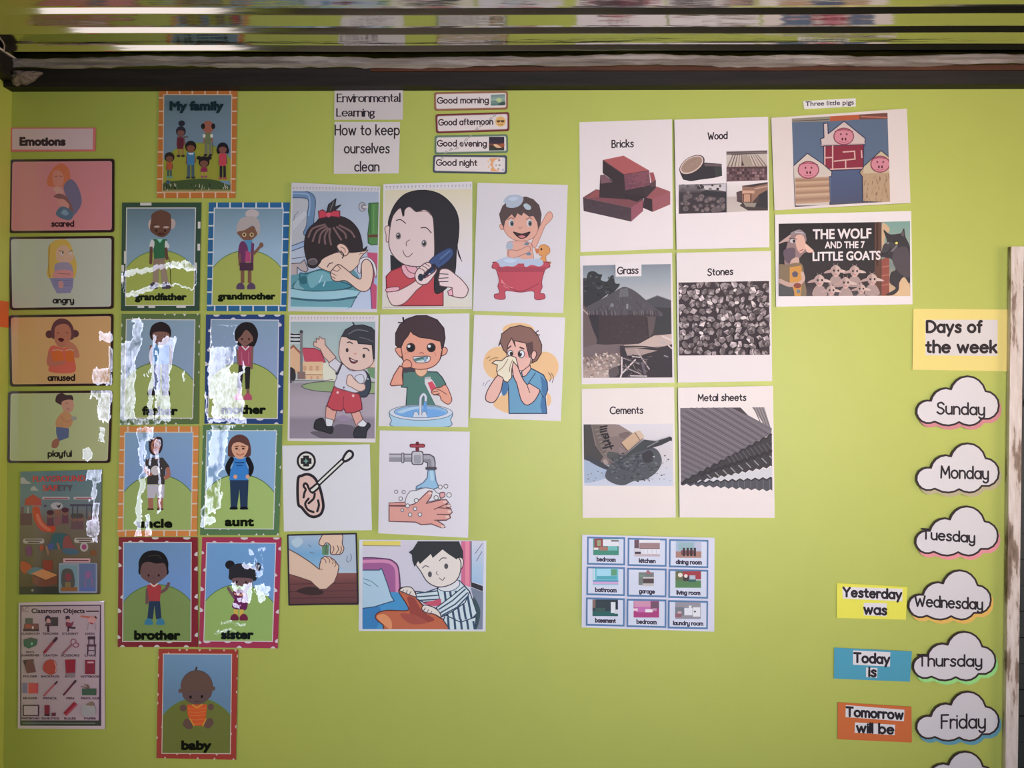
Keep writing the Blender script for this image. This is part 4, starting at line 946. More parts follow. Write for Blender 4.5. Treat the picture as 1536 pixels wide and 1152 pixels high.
# brother
o = [(178.7, 805.6), (297, 805.6), (297.6, 970), (177, 970)]; i_ = [(186.6, 814), (287, 814), (286.4, 961), (185.4, 961)]
WB = (198, 194, 190)
d = family('brother', 'card captioned brother, dark red border with white clouds, boy waving', o, i_, RED_B, 'clouds', WB, laminate('film_over_brother_card', [], .012, at=(237, 888)), None, 9, sky=((108, 140, 176), (112, 146, 196)), hill=(118, 138, 82), white=(214, 204, 204), hillv=.42)
d.fr(150, 780); SK = (104, 78, 78); d.part('figure')
d.blob([(470, 560), (480, 470), (540, 390), (650, 360), (760, 390), (820, 480), (825, 570), (800, 660), (500, 660)], (34, 32, 36)); d.blob([(490, 620), (520, 520), (600, 500), (680, 520), (780, 520), (810, 640), (790, 680), (700, 750), (650, 770), (600, 750), (510, 690)], SK)
d.stroke([(590, 430), (700, 420), (740, 460)], 12, (54, 52, 50), smooth=True); d.el(590, 660, 13, 16, (56, 36, 40)); d.el(712, 660, 13, 16, (56, 36, 40)); d.stroke([(640, 690), (665, 690)], 7, (84, 56, 56))
d.stroke([(575, 830), (570, 990)], 38, SK); d.stroke([(745, 860), (800, 820), (830, 760)], 38, SK, smooth=True)
d.poly([(570, 780), (620, 765), (690, 765), (745, 790), (725, 970), (595, 970)], (160, 62, 66)); d.stroke([(612, 760), (655, 790), (698, 760)], 16, (220, 206, 196), smooth=True)
d.poly([(595, 970), (728, 970), (745, 1185), (680, 1185), (660, 1020), (640, 1185), (575, 1185)], (44, 58, 80)); shoes(d, ((592, 1218), (732, 1218)), (62, 116, 146)); d.clip = None
d.fr(150, 860); d.part('lettering').text('brother', 424, 962, 785, 88, (18, 22, 16), 0.05)

# sister
M_ = laminate('film_over_sister_card', [(368, 381, 872, 900, 2.5, 'R', 0, .12), (344, 362, 876, 886, 2, 'R', 0, .3), (365, 386, 843, 852, 2, 'R', 0, .28), (385, 407, 874, 892, 3, 'R', .02, .3), (389, 398, 892, 901, 1.5, 'R', 0, .15), (345, 360, 907, 914, 1.5, 'R', 0, .1), (375, 382, 820, 832, 2, 'R', .04, .25), (385, 397, 822, 862, 3, 'R', .08, .4), (360, 368, 877, 888, 2, 'R', 0, .3), (330, 370, 934, 938, 1, 'R', .05, .5), (322, 352, 948, 951, 1, 'R', .05, .5), (357, 366, 894, 901, 2, 'R', 0, .3)], .016, at=(360, 888))
o = [(303.7, 805.6), (422.5, 806), (417, 972), (298.6, 970.6)]; i_ = [(311.4, 814.4), (413.6, 815), (408.6, 961), (307, 960.4)]
d = family('sister', 'card captioned sister, crimson border with white spots, girl with hair buns', o, i_, (148, 52, 78), 'clouds', (190, 187, 187), M_, None, 10, sky=((116, 164, 212), (118, 162, 214)), hill=(134, 162, 94), white=(226, 214, 222), hillv=.42)
d.fr(280, 780); SK = (104, 80, 84); d.part('figure')
d.el(525, 535, 58, 54, (34, 32, 38)); d.el(860, 560, 36, 52, (34, 32, 38)); d.stroke([(530, 580), (560, 555)], 14, (206, 120, 120)); d.stroke([(808, 590), (825, 610)], 14, (200, 170, 160))
d.blob([(512, 640), (530, 560), (620, 518), (720, 530), (810, 570), (832, 640), (820, 730), (540, 720)], (42, 42, 48)); d.blob([(545, 720), (590, 690), (760, 695), (800, 720), (760, 760), (680, 790), (600, 775)], SK); d.el(608, 738, 13, 15, (36, 26, 30)); d.el(716, 745, 12, 14, (36, 26, 30))
d.stroke([(505, 815), (545, 880), (580, 930)], 34, SK, smooth=True); d.blob([(560, 860), (620, 830), (710, 850), (740, 940), (720, 1070), (630, 1070), (550, 1040), (580, 940)], (96, 40, 80)); d.stroke([(585, 880), (650, 895), (700, 880)], 24, (206, 150, 130), smooth=True); d.stroke([(700, 860), (740, 800), (780, 760)], 40, SK, smooth=True)
for x, y in ((585, 1005), (650, 1020), (690, 960)): d.el(x, y, 10, 11, (180, 130, 190))
d.rect(570, 1070, 620, 1150, (188, 160, 74)); d.rect(640, 1070, 690, 1150, (188, 160, 74)); shoes(d, ((580, 1165), (690, 1165)), (104, 40, 62)); d.clip = None
d.fr(280, 860); d.part('lettering').text('sister', 428, 800, 778, 88, (20, 26, 26), 0.05)

# baby
o = [(238.3, 973), (357.6, 974), (354.3, 1139), (235, 1136.6)]; i_ = [(246.4, 981), (347.6, 981.4), (345.6, 1129), (244.2, 1128.6)]
d = family('baby', 'card captioned baby, brick red border with white specks, lowest of the family cards', o, i_, (134, 54, 48), 'dots', (174, 172, 173), laminate('film_over_baby_card', [], .012, at=(296, 1056)), None, 11, sky=((94, 124, 154), (86, 112, 138)), hill=(92, 98, 50), white=(198, 176, 168), hillv=.44)
d.fr(200, 980); SK = (86, 66, 60); d.part('figure')
d.stroke([(755, 200), (765, 165)], 22, (60, 46, 46)); d.el(768, 395, 195, 200, (64, 58, 66), n=36); d.el(768, 400, 192, 196, SK, n=36); d.blob([(600, 480), (640, 560), (740, 605), (830, 595), (910, 540), (940, 470), (770, 440)], (82, 66, 66)); d.el(565, 445, 18, 26, SK); d.el(970, 415, 18, 26, SK)
d.el(693, 518, 15, 19, (28, 20, 22)); d.el(829, 512, 15, 19, (28, 20, 22)); d.stroke([(750, 572), (790, 572)], 8, (60, 40, 40))
d.el(605, 650, 42, 42, SK); d.el(935, 638, 38, 40, SK); d.poly([(650, 610), (890, 605), (880, 740), (850, 862), (720, 862), (660, 740)], (182, 78, 46))
for y in (650, 690, 730, 780, 830): d.stroke([(665 + (y - 650) * .25, y + 6), (770, y + 12), (878 - (y - 650) * .2, y)], 12, (206, 116, 60), smooth=True)
d.stroke([(715, 612), (770, 642), (830, 608)], 16, (214, 156, 70), smooth=True); d.blob([(600, 840), (640, 775), (690, 800), (720, 870), (690, 905), (640, 890)], SK); d.blob([(855, 860), (880, 790), (940, 770), (970, 830), (920, 890), (880, 890)], SK); d.stroke([(685, 780), (735, 860)], 14, (206, 150, 66)); d.stroke([(880, 780), (840, 860)], 14, (206, 150, 66)); d.clip = None
d.part('lettering').text('baby', 590, 935, 1144, 88, (16, 18, 12), 0.05)

# ---- 'how to keep ourselves clean' picture sheets
WE = (186, 181, 183)
d = Sheet('heading_card', 'white heading strip reading Environmental Learning, under the dark timber', 'card', [(502, 136), (604.8, 136), (604.4, 180), (501.4, 180)], paper=(172, 162, 160), wref=WE, lift=(1, 2))
d.fr(490, 125); d.part('lettering').hand('Environmental', 130, 880, 224, 92, 16, (34, 26, 34), gap=9, serif=True); d.hand('Learning', 125, 575, 396, 88, 16, (34, 26, 34), gap=9, serif=True)
d = Sheet('heading_card', 'white heading card reading How to keep ourselves clean', 'card', [(502, 183), (600.4, 183.5), (598.3, 260.5), (500.8, 261)], paper=(180, 172, 170), wref=(190, 185, 187), lift=(1, 2))
d.fr(490, 125); d.part('lettering').hand('How to keep', 105, 872, 622, 118, 17, (38, 30, 34)); d.hand('ourselves', 216, 752, 838, 112, 17, (38, 30, 34)); d.hand('clean', 340, 628, 1056, 110, 17, (40, 32, 36))

def greeting(word, quad, edge, span, base, label, wref):
    d = Sheet('greeting_card', label, 'card', quad, 'good day greeting cards', paper=edge, wref=wref, outline=rounded(quad, 4.2), lift=(1, 1.5))
    d.fr(0, 0, 1); d.part('panel').poly(rounded(inset(quad, 2.6), 3), mix3(edge, (215, 200, 195), .6)); d.poly(rounded(inset(quad, 3.4), 3), (208, 194, 190))
    d.fr(620, 125); d.part('lettering').hand(word, span[0], span[1], base[0], 68, 14, (52, 36, 40), y1=base[1])
    d.part('picture'); return d
WG2 = (206, 199, 200)
d = greeting('Good morning', [(651, 138.6), (762, 136.8), (762, 164.6), (651.6, 166.6)], (136, 90, 66), (290, 900), (242, 238), 'greeting card Good morning with a small seascape, brown edge', WG2)
q = [(930, 142), (1102, 134), (1100, 266), (930, 272)]; d.grad(q, [(0, (100, 124, 120)), (.45, (142, 160, 148)), (.6, (116, 140, 126)), (1, (74, 104, 104))]); d.el(1028, 206, 34, 26, (172, 186, 130)); d.blob([(1020, 250), (1060, 232), (1098, 226), (1098, 262), (1040, 268)], (58, 76, 66)); d.stroke([(940, 226), (1010, 222)], 8, (90, 118, 112))
d = greeting('Good afternoon', [(653, 171.6), (764, 168.4), (764.2, 197), (654, 200.4)], (104, 44, 44), (305, 952), (505, 494), 'greeting card Good afternoon with a small sun, dark red edge', WG2)
d.el(1046, 462, 60, 60, (214, 166, 100), line=(222, 190, 140), lw=9); d.stroke([(1000, 452), (1090, 450)], 9, (110, 74, 40)); d.el(1022, 460, 20, 13, (84, 58, 40)); d.el(1070, 460, 20, 13, (84, 58, 40)); d.stroke([(1022, 494), (1046, 502), (1072, 492)], 7, (150, 96, 44), smooth=True)
d = greeting('Good evening', [(652, 203.6), (761.8, 201.6), (762.4, 229.6), (651.6, 231.8)], (92, 112, 90), (290, 876), (755, 758), 'greeting card Good evening with a dark sunset picture, green edge', WG2)
d.grad([(908, 645), (1092, 645), (1090, 808), (908, 810)], [(0, (40, 36, 48)), (.45, (52, 42, 50)), (.58, (122, 70, 50)), (.64, (62, 40, 36)), (1, (46, 60, 50))]); d.blob([(960, 740), (1000, 735), (1050, 765), (1060, 775), (1000, 775)], (236, 190, 150)); d.blob([(1030, 740), (1088, 725), (1088, 770), (1060, 765)], (150, 76, 44))
d = greeting('Good night', [(650, 232.4), (760.8, 233.4), (760.4, 261.6), (649, 259.4)], (60, 66, 76), (278, 762), (986, 990), 'greeting card Good night with a sleepy moon, dark slate edge', WG2)
d.blob([(1040, 905), (980, 925), (955, 980), (985, 1035), (1040, 1055), (930, 1055), (945, 1000), (915, 985), (935, 950), (915, 905)], (212, 154, 106)); d.el(1015, 980, 40, 60, (216, 206, 200))
for x, y, c in ((1030, 925, (150, 120, 90)), (1035, 985, (160, 140, 130)), (1020, 1030, (170, 140, 120)), (995, 985, (180, 160, 150)), (1075, 1040, (150, 150, 170)), (900, 940, (226, 190, 150)), (905, 1005, (220, 180, 140)), (1080, 930, (190, 190, 180))): d.el(x, y, 13, 12, c)
for j, (a, b_, n) in enumerate([(2, (330, 900), 3), (2, (430, 810), 2)]): pass
MK = (150, 140, 134)      # the printed grey sample mark that crosses the strips
def mark(dd, pts):
    dd.fr(620, 125); dd.part('lettering')
    for (x, y) in pts:
        dd.layer += 1; dd.stroke([(x, y), (x + 26, y - 38)], 7, MK); dd.stroke([(x + 26, y - 38), (x + 44, y - 20), (x + 14, y - 8)], 7, MK)
gd = [s_ for s_ in ALL if s_.root.name.startswith('greeting_card')]
mark(gd[1], [(740, 570), (790, 530), (850, 500), (905, 450), (950, 410)]); mark(gd[2], [(370, 850), (430, 815), (500, 800), (560, 750), (610, 700), (660, 660)]); mark(gd[3], [(320, 925)])

def ticks(d, x0, x1, y0, y1, n, c=(150, 140, 140)):
    d.part('calendar_edge')
    for i in range(n):
        t = i / (n - 1); x = x0 + (x1 - x0) * t; y = y0 + (y1 - y0) * t
        d.stroke([(x - 7, y - 12), (x + 7, y - 12), (x - 3, y + 12)], 6, c, up=False)
G_CLEAN = 'hygiene picture sheets in the middle of the wall'
K, SKN, SKD = (40, 30, 32), (226, 190, 172), (170, 110, 96)

# 1 girl washing her face
q = [(438.4, 274.6), (570.8, 280.4), (566, 468.6), (433, 467.4)]
WW = (220, 208, 202)
d = Sheet('hygiene_picture', 'picture sheet of a girl with a red bow washing her face at a teal basin', 'picture', q, G_CLEAN, paper=(200, 190, 186), wref=WW, lift=(5, 3))
d.fr(420, 270); ticks(d, 172, 1180, 106, 120, 27)
d.clip = [d.P(p) for p in ((160, 142), (1190, 148), (1160, 1548), (135, 1552))]; d.part('picture')
d.grad([(160, 140), (1190, 145), (1160, 1550), (135, 1555)], [(0, (160, 168, 176)), (.4, (172, 176, 184)), (1, (188, 194, 208))])
d.poly([(150, 180), (380, 190), (380, 300), (350, 700), (150, 800)], (176, 172, 172)); d.poly([(160, 500), (300, 380), (330, 420), (160, 620)], (188, 184, 184))
st = [(140, 178), (300, 182), (375, 215), (392, 290), (375, 430), (365, 560), (330, 640)]
d.stroke(st, 92, (48, 62, 86), smooth=True); d.stroke(st, 76, (104, 128, 154), smooth=True); d.stroke([(150, 168), (300, 172), (350, 195), (368, 280), (352, 430)], 16, (140, 160, 182), smooth=True)
d.stroke([(140, 830), (330, 752)], 60, (150, 164, 186)); d.stroke([(140, 800), (320, 730)], 10, (60, 74, 98)); d.stroke([(140, 860), (300, 800)], 10, (60, 74, 98)); d.stroke([(140, 950), (320, 925)], 8, (90, 84, 92)); d.stroke([(175, 445), (225, 385)], 7, (110, 112, 120)); d.stroke([(170, 490), (190, 440)], 7, (110, 112, 120))
d.el(992, 328, 40, 54, (172, 168, 170), line=(112, 100, 104), lw=9); d.el(1005, 328, 22, 30, (140, 130, 132), line=(112, 100, 104), lw=7); d.stroke([(1010, 328), (1080, 332)], 28, (190, 180, 172)); d.shape([(1070, 285), (1190, 278), (1180, 775), (1100, 782), (1062, 760), (1058, 650), (1080, 470), (1064, 380)], (82, 124, 66), (46, 74, 44), 9, False); d.stroke([(1085, 300), (1090, 640)], 22, (62, 102, 54)); d.poly([(1058, 660), (1184, 656), (1182, 690), (1058, 694)], (98, 56, 38)); d.stroke([(1130, 300), (1125, 640)], 14, (100, 142, 78))
d.part('figure')
d.poly([(1050, 870), (1190, 880), (1190, 1560), (1100, 1560), (1090, 1300)], (186, 78, 104)); d.stroke([(1090, 1300), (1108, 1550)], 10, (96, 54, 110)); d.poly([(1150, 1080), (1190, 1080), (1190, 1300), (1130, 1240)], (150, 170, 190)); d.shape([(960, 960), (1060, 930), (1140, 1000), (1165, 1110), (1150, 1170), (1110, 1010), (1040, 960), (985, 1010), (970, 1120), (935, 1090)], (224, 212, 208), (110, 84, 84), 8)
d.part('picture'); d.shape([(135, 1010), (260, 1000), (300, 960), (345, 1080), (320, 1110), (260, 1090), (215, 1050), (215, 1160), (135, 1170)], (178, 158, 152), (88, 74, 74), 9, False)
d.shape([(100, 1180), (240, 1130), (560, 1075), (900, 1090), (960, 1330), (780, 1390), (130, 1390)], (92, 140, 146), None); d.shape([(160, 1275), (240, 1190), (250, 1120), (330, 1130), (480, 1080), (620, 1100), (690, 1200), (860, 1270), (780, 1310), (600, 1332), (380, 1335), (240, 1325)], (70, 128, 136), (44, 78, 88), 10)
d.blob([(340, 1150), (480, 1095), (600, 1130), (640, 1210), (500, 1230), (380, 1300)], (112, 160, 164)); d.blob([(240, 1180), (320, 1160), (330, 1240), (260, 1250)], (44, 96, 104)); d.blob([(170, 1285), (230, 1200), (245, 1270), (300, 1310), (230, 1320)], (120, 160, 162))
d.poly([(120, 1305), (400, 1340), (780, 1318), (975, 1335), (915, 1412), (620, 1448), (380, 1448), (120, 1425)], (150, 186, 190)); d.stroke([(120, 1420), (380, 1446), (640, 1446), (920, 1408)], 26, (52, 92, 102), smooth=True); d.poly([(120, 1432), (400, 1462), (650, 1462), (908, 1424), (860, 1530), (800, 1552), (120, 1556)], (110, 156, 160)); d.poly([(120, 1520), (830, 1530), (800, 1556), (120, 1560)], (176, 196, 196)); d.stroke([(120, 1300), (400, 1338), (780, 1316), (880, 1280)], 10, (52, 84, 92), smooth=True); d.stroke([(975, 1335), (915, 1412), (860, 1530)], 9, (52, 84, 92))
for a in ((515, 1150, 480, 1230), (548, 1222, 528, 1275)): d.stroke([(a[0], a[1]), (a[2], a[3])], 12, (190, 214, 216))
d.part('figure')
d.shape([(460, 1035), (520, 950), (640, 890), (720, 870), (800, 880), (960, 866), (1060, 845), (1000, 900), (960, 960), (945, 1020), (850, 1105), (740, 1110), (620, 1110)], (224, 190, 166), (96, 66, 58), 8)
d.shape([(300, 800), (310, 690), (350, 590), (440, 510), (480, 470), (600, 440), (740, 442), (860, 500), (950, 610), (990, 750), (1002, 830), (1050, 800), (1030, 850), (990, 862), (840, 868), (720, 858), (600, 900), (520, 945), (480, 1010), (420, 1060), (350, 1045), (330, 970), (305, 870)], (46, 36, 36), (30, 24, 26), 6)
for a in ([(560, 560), (450, 620), (400, 740)], [(575, 580), (500, 650), (475, 760)], [(610, 590), (600, 680), (620, 780)], [(650, 580), (700, 660), (740, 720)], [(690, 570), (780, 640), (800, 700)], [(545, 540), (400, 590), (350, 690)], [(720, 550), (850, 620), (900, 690)], [(590, 590), (545, 680), (550, 770)]): d.stroke(a, 22, (118, 88, 84), smooth=True)
d.el(400, 985, 66, 50, (92, 80, 80), line=(40, 30, 32), lw=10); d.stroke([(350, 970), (420, 950), (455, 990)], 10, (130, 116, 112), smooth=True)
d.shape([(565, 400), (590, 300), (680, 230), (665, 330), (740, 305), (680, 360), (645, 405)], (50, 46, 46), (30, 26, 28), 8, False); d.stroke([(610, 370), (650, 270)], 12, (104, 98, 96))
d.shape([(470, 385), (520, 365), (580, 405), (660, 375), (725, 378), (725, 455), (650, 445), (590, 440), (530, 460), (478, 470)], (190, 62, 76), (98, 34, 46), 9, False); d.el(590, 425, 24, 30, (206, 84, 96))
d.shape([(690, 800), (730, 768), (790, 790), (830, 850), (815, 900), (770, 915), (720, 860)], (220, 180, 158), (84, 58, 54), 9); d.stroke([(735, 810), (780, 830), (790, 870)], 9, (130, 84, 72), smooth=True); d.stroke([(735, 858), (770, 900), (755, 940)], 14, (60, 42, 42), smooth=True); d.stroke([(575, 1050), (600, 1010), (640, 998)], 11, (70, 48, 46), smooth=True); d.stroke([(960, 900), (975, 880), (1000, 890)], 8, (120, 84, 74))
d.shape([(615, 1120), (640, 1075), (690, 1025), (730, 1025), (830, 1100), (900, 1160), (978, 1185), (985, 1010), (1040, 955), (1100, 1000), (1125, 1120), (1095, 1280), (1030, 1340), (940, 1320), (800, 1215), (690, 1222), (630, 1190)], (228, 192, 168), (84, 58, 54), 9)
for a in ([(640, 1080), (690, 1100), (720, 1080)], [(625, 1120), (680, 1150)], [(620, 1160), (670, 1185)], [(700, 1030), (735, 1070)]): d.stroke(a, 9, (110, 70, 62), smooth=True)

# 2 girl combing
q = [(575.4, 276.6), (708.6, 273.6), (708.4, 463.8), (573.6, 463.8)]
d = Sheet('hygiene_picture', 'picture sheet of a girl combing long black hair with a blue brush', 'picture', q, G_CLEAN, paper=(222, 208, 202), wref=(232, 218, 212), lift=(2, 6))
d.fr(555, 270); ticks(d, 200, 1205, 92, 78, 24)
d.clip = [d.P(p) for p in ((180, 130), (1222, 115), (1222, 1540), (160, 1535))]; d.part('picture')
d.grad([(180, 125), (1222, 115), (1222, 1540), (160, 1535)], [(0, (220, 202, 166)), (.3, (226, 208, 192)), (.7, (222, 208, 206)), (1, (222, 208, 184))]); d.stroke([(160, 1530), (1222, 1530)], 6, (170, 150, 150))
d.part('figure')
d.shape([(245, 900), (250, 1090), (560, 1160), (560, 1000)], (42, 42, 44), None, 0, False)
d.shape([(1050, 810), (1060, 900), (1105, 985)], (46, 40, 44), None); d.stroke([(1050, 780), (1062, 900), (1105, 980)], 8, (60, 50, 54), smooth=True)
d.shape([(195, 1160), (260, 1090), (390, 1040), (560, 1100), (880, 1200), (880, 1510), (300, 1512), (200, 1340)], (196, 74, 78), (110, 38, 46), 10, False)
d.shape([(380, 1045), (420, 1020), (560, 1050), (560, 1150), (480, 1185), (410, 1130)], (230, 168, 172), (120, 54, 62), 9); d.stroke([(430, 1040), (470, 1100), (540, 1130)], 9, (120, 54, 62), smooth=True)
d.shape([(225, 560), (240, 440), (300, 300), (400, 190), (520, 140), (660, 128), (820, 165), (950, 260), (1040, 390), (1070, 540), (1060, 720), (1040, 850), (1020, 1120), (920, 1300), (780, 1350), (780, 1000), (700, 900), (300, 800)], (46, 42, 44), (28, 26, 28), 8)
d.shape([(180, 580), (220, 552), (250, 600), (240, 720), (200, 745), (195, 660)], (228, 196, 182), (140, 96, 90), 8)
d.shape([(262, 480), (300, 400), (370, 340), (400, 440), (420, 360), (480, 326), (560, 385), (660, 360), (740, 420), (768, 540), (776, 900), (730, 985), (640, 1035), (520, 1040), (400, 1010), (290, 920), (232, 800), (235, 640)], (226, 196, 186), (72, 54, 54), 9)
d.shape([(375, 335), (420, 330), (415, 440), (385, 400)], (40, 36, 38), None, 0, False); d.stroke([(600, 385), (680, 380), (738, 430)], 9, (140, 90, 86), smooth=True)
for x, y in ((343, 675), (652, 765)): d.el(x, y, 32, 44, (156, 142, 138)); d.el(x, y, 28, 38, (120, 106, 102)); d.el(x + 2, y, 16, 22, (34, 26, 26)); d.el(x - 6, y - 14, 7, 9, (220, 210, 205))
d.stroke([(318, 490), (370, 480), (430, 525)], 11, (56, 38, 38), smooth=True); d.stroke([(615, 580), (680, 580), (738, 640)], 11, (56, 38, 38), smooth=True); d.stroke([(480, 722), (440, 750), (440, 795)], 9, (120, 84, 78), smooth=True); d.stroke([(398, 850), (420, 905), (465, 925), (512, 885)], 9, (110, 66, 62), smooth=True)
d.shape([(700, 1010), (800, 900), (940, 825), (990, 840), (1000, 900), (940, 980), (830, 1060), (740, 1130)], (66, 82, 118), (38, 46, 74), 9); d.stroke([(760, 1040), (600, 1190)], 60, (40, 44, 62)); d.stroke([(850, 950), (960, 860)], 22, (88, 112, 150))
for i in range(6): d.stroke([(840 + i * 24, 1010 - i * 22), (855 + i * 24, 950 - i * 20)], 6, (44, 54, 88))
d.shape([(770, 1000), (840, 1080), (900, 1300), (790, 1355), (778, 1200)], (46, 42, 44), None, 0, False)
d.shape([(210, 1345), (340, 1330), (540, 1220), (580, 1150), (640, 1250), (560, 1330), (430, 1470), (320, 1512), (250, 1480)], (232, 198, 188), (110, 70, 66), 9); d.shape([(205, 1300), (340, 1285), (345, 1325), (210, 1345)], (232, 172, 176), (120, 54, 62), 8)
d.shape([(545, 1130), (590, 1060), (680, 995), (735, 1010), (738, 1050), (690, 1090), (640, 1150), (660, 1180), (780, 1100), (790, 1060), (800, 1105), (700, 1240), (610, 1255), (555, 1210)], (234, 202, 192), (96, 62, 60), 9)
for a in ([(600, 1065), (650, 1090), (655, 1140)], [(635, 1035), (685, 1065), (690, 1090)], [(670, 1010), (715, 1040)]): d.stroke(a, 9, (110, 70, 66), smooth=True)
d.el(612, 1172, 34, 44, (44, 50, 62))
d.shape([(830, 1160), (850, 1080), (940, 1075), (1030, 1140), (1110, 1210), (1180, 1310), (1150, 1400), (1080, 1418), (960, 1385), (940, 1340), (990, 1300), (850, 1275), (835, 1240), (820, 1200)], (234, 202, 194), (96, 62, 60), 9)
for a in ([(840, 1130), (940, 1135)], [(830, 1185), (940, 1178)], [(830, 1225), (940, 1222)]): d.stroke(a, 10, (60, 44, 44))
d.shape([(935, 1340), (985, 1310), (1000, 1390), (950, 1390)], (232, 172, 176), (120, 54, 62), 8, False)

# 3 bath
q = [(716.4, 275.6), (851.4, 278.6), (844.6, 470), (709.6, 467)]
d = Sheet('hygiene_picture', 'picture sheet of a boy in soap suds in a red bathtub with a duck', 'picture', q, G_CLEAN, paper=(222, 208, 204), wref=(238, 224, 218), lift=(8, 7))
d.fr(690, 270); d.part('figure'); SB, SBD = (226, 166, 142), (176, 110, 92)
d.shape([(860, 760), (930, 620), (1000, 480), (1050, 400), (1090, 395), (1110, 450), (1070, 510), (1020, 560), (960, 700), (900, 820)], SB, SBD, 6)
d.shape([(570, 760), (700, 740), (840, 760), (870, 860), (860, 980), (590, 980), (570, 880)], SB, SBD, 5)
d.shape([(475, 550), (510, 545), (520, 600), (490, 600)], SB, SBD, 5)
d.shape([(525, 560), (540, 470), (620, 420), (750, 400), (860, 430), (920, 500), (935, 600), (890, 690), (800, 735), (680, 735), (590, 690), (535, 620)], SB, SBD, 6)
d.poly([(470, 420), (510, 320), (600, 240), (740, 215), (790, 208), (880, 240), (950, 310), (978, 420), (965, 540), (935, 600), (925, 520), (880, 440), (830, 450), (760, 400), (740, 440), (690, 410), (660, 470), (620, 420), (545, 500), (525, 580), (490, 520)], (86, 66, 62))
d.blob([(520, 270), (560, 210), (640, 185), (720, 195), (760, 230), (740, 290), (690, 330), (620, 345), (560, 330), (550, 290)], (178, 182, 190)); d.blob([(760, 310), (800, 292), (850, 330), (840, 365), (790, 360)], (182, 190, 192)); d.blob([(580, 240), (640, 210), (700, 230), (640, 260)], (194, 198, 206))
for x in (615, 832): d.el(x, 525, 32, 44, (214, 200, 196)); d.el(x + 8, 530, 22, 34, (92, 104, 104)); d.el(x + 10, 534, 11, 16, (40, 34, 36)); d.stroke([(x - 40, 485), (x, 462), (x + 34, 478)], 8, (110, 70, 60), smooth=True)
d.shape([(640, 630), (740, 655), (840, 630), (800, 690), (740, 712), (690, 690)], (60, 34, 36), (40, 24, 28), 5); d.blob([(700, 685), (740, 672), (785, 685), (745, 706)], (206, 120, 120)); d.stroke([(700, 570), (720, 590), (745, 570)], 7, SBD, smooth=True)
d.blob([(555, 790), (580, 755), (630, 760), (630, 830), (590, 845), (555, 825)], (172, 178, 186)); d.shape([(590, 850), (700, 850), (820, 800), (840, 860), (760, 900), (640, 945), (590, 920)], SB, SBD, 6); d.blob([(765, 780), (800, 752), (830, 775), (800, 790)], (110, 122, 136)); d.blob([(790, 890), (830, 872), (855, 905), (810, 912)], (120, 132, 146)); d.stroke([(760, 790), (780, 770)], 10, (150, 160, 170))
d.part('duck'); d.shape([(945, 900), (950, 810), (1010, 782), (1070, 820), (1072, 880), (1030, 920), (1040, 985), (1085, 990), (1080, 1010), (1000, 1015), (960, 960), (985, 920)], (222, 150, 86), (180, 110, 58), 6); d.poly([(890, 825), (950, 835), (945, 870), (920, 900)], (204, 116, 70)); d.el(975, 838, 12, 14, (60, 40, 34))
d.part('bathtub')
d.shape([(400, 1010), (450, 990), (1010, 990), (1065, 1010), (1075, 1050), (1020, 1085), (980, 1220), (985, 1290), (960, 1360), (1010, 1375), (1010, 1430), (900, 1435), (880, 1340), (720, 1352), (550, 1335), (540, 1430), (430, 1430), (415, 1380), (475, 1360), (455, 1280), (470, 1210), (435, 1085), (385, 1060)], (196, 78, 88), (128, 44, 58), 7)
d.poly([(440, 1050), (1030, 1050), (1010, 1110), (460, 1110)], (172, 66, 78)); d.blob([(500, 1200), (560, 1270), (640, 1300), (560, 1300), (500, 1250)], (222, 120, 122)); d.stroke([(500, 1250), (720, 1340), (940, 1250)], 9, (140, 50, 62), smooth=True)
d.part('suds').blob([(435, 980), (500, 950), (570, 930), (640, 945), (700, 935), (760, 960), (830, 955), (900, 950), (970, 960), (1000, 1010), (950, 1045), (860, 1025), (790, 1050), (740, 1010), (690, 1020), (640, 1045), (560, 1040), (490, 1050), (465, 1010)], (184, 190, 202)); d.blob([(520, 975), (600, 955), (680, 975), (600, 1000)], (200, 206, 216)); d.rect(690, 1010, 770, 1045, (186, 72, 82))

# 4 schoolboy
q = [(434.6, 472.2), (568.4, 472.8), (563.6, 663.6), (432, 661)]
WP = (232, 221, 220)
d = Sheet('hygiene_picture', 'picture sheet of a waving schoolboy in red shorts before a school', 'picture', q, G_CLEAN, paper=(226, 212, 212), wref=WP, lift=(3, 4))
d.fr(420, 465); ticks(d, 148, 1120, 104, 100, 26, (170, 156, 156))
d.clip = [d.P(p) for p in ((132, 145), (1148, 145), (1136, 1540), (120, 1538))]; d.part('picture')
d.grad([(132, 142), (1148, 142), (1140, 1540), (120, 1540)], [(0, (162, 178, 180)), (.25, (178, 192, 186)), (.50, (196, 196, 190)), (.53, (158, 144, 150)), (.66, (176, 160, 168)), (.80, (176, 160, 168)), (.84, (146, 132, 142)), (1, (152, 138, 148))])
for y in (292, 330, 376): d.stroke([(128, y), (190, y + 8), (250, y + 2)], 22, (50, 40, 46), smooth=True); d.stroke([(128, y + 19), (250, y + 20)], 14, (226, 222, 222))
d.poly([(268, 460), (420, 462), (490, 490), (550, 632), (430, 632), (300, 620)], (198, 76, 94)); d.stroke([(268, 456), (420, 460), (492, 492), (552, 632)], 8, (120, 44, 58)); d.poly([(128, 450), (160, 430), (250, 520), (250, 760), (128, 760)], (226, 178, 140)); d.stroke([(132, 460), (165, 430), (252, 520)], 22, (158, 92, 70)); d.rect(270, 622, 520, 830, (230, 188, 148)); d.rect(310, 730, 515, 772, (236, 204, 166)); d.stroke([(310, 775), (515, 778)], 8, (150, 106, 84))
for x in (300, 375, 450): d.rrect(x - 16, 670, x + 22, 728, 12, (214, 160, 124)); d.rrect(x - 8, 795, x + 20, 830, 8, (214, 160, 124))
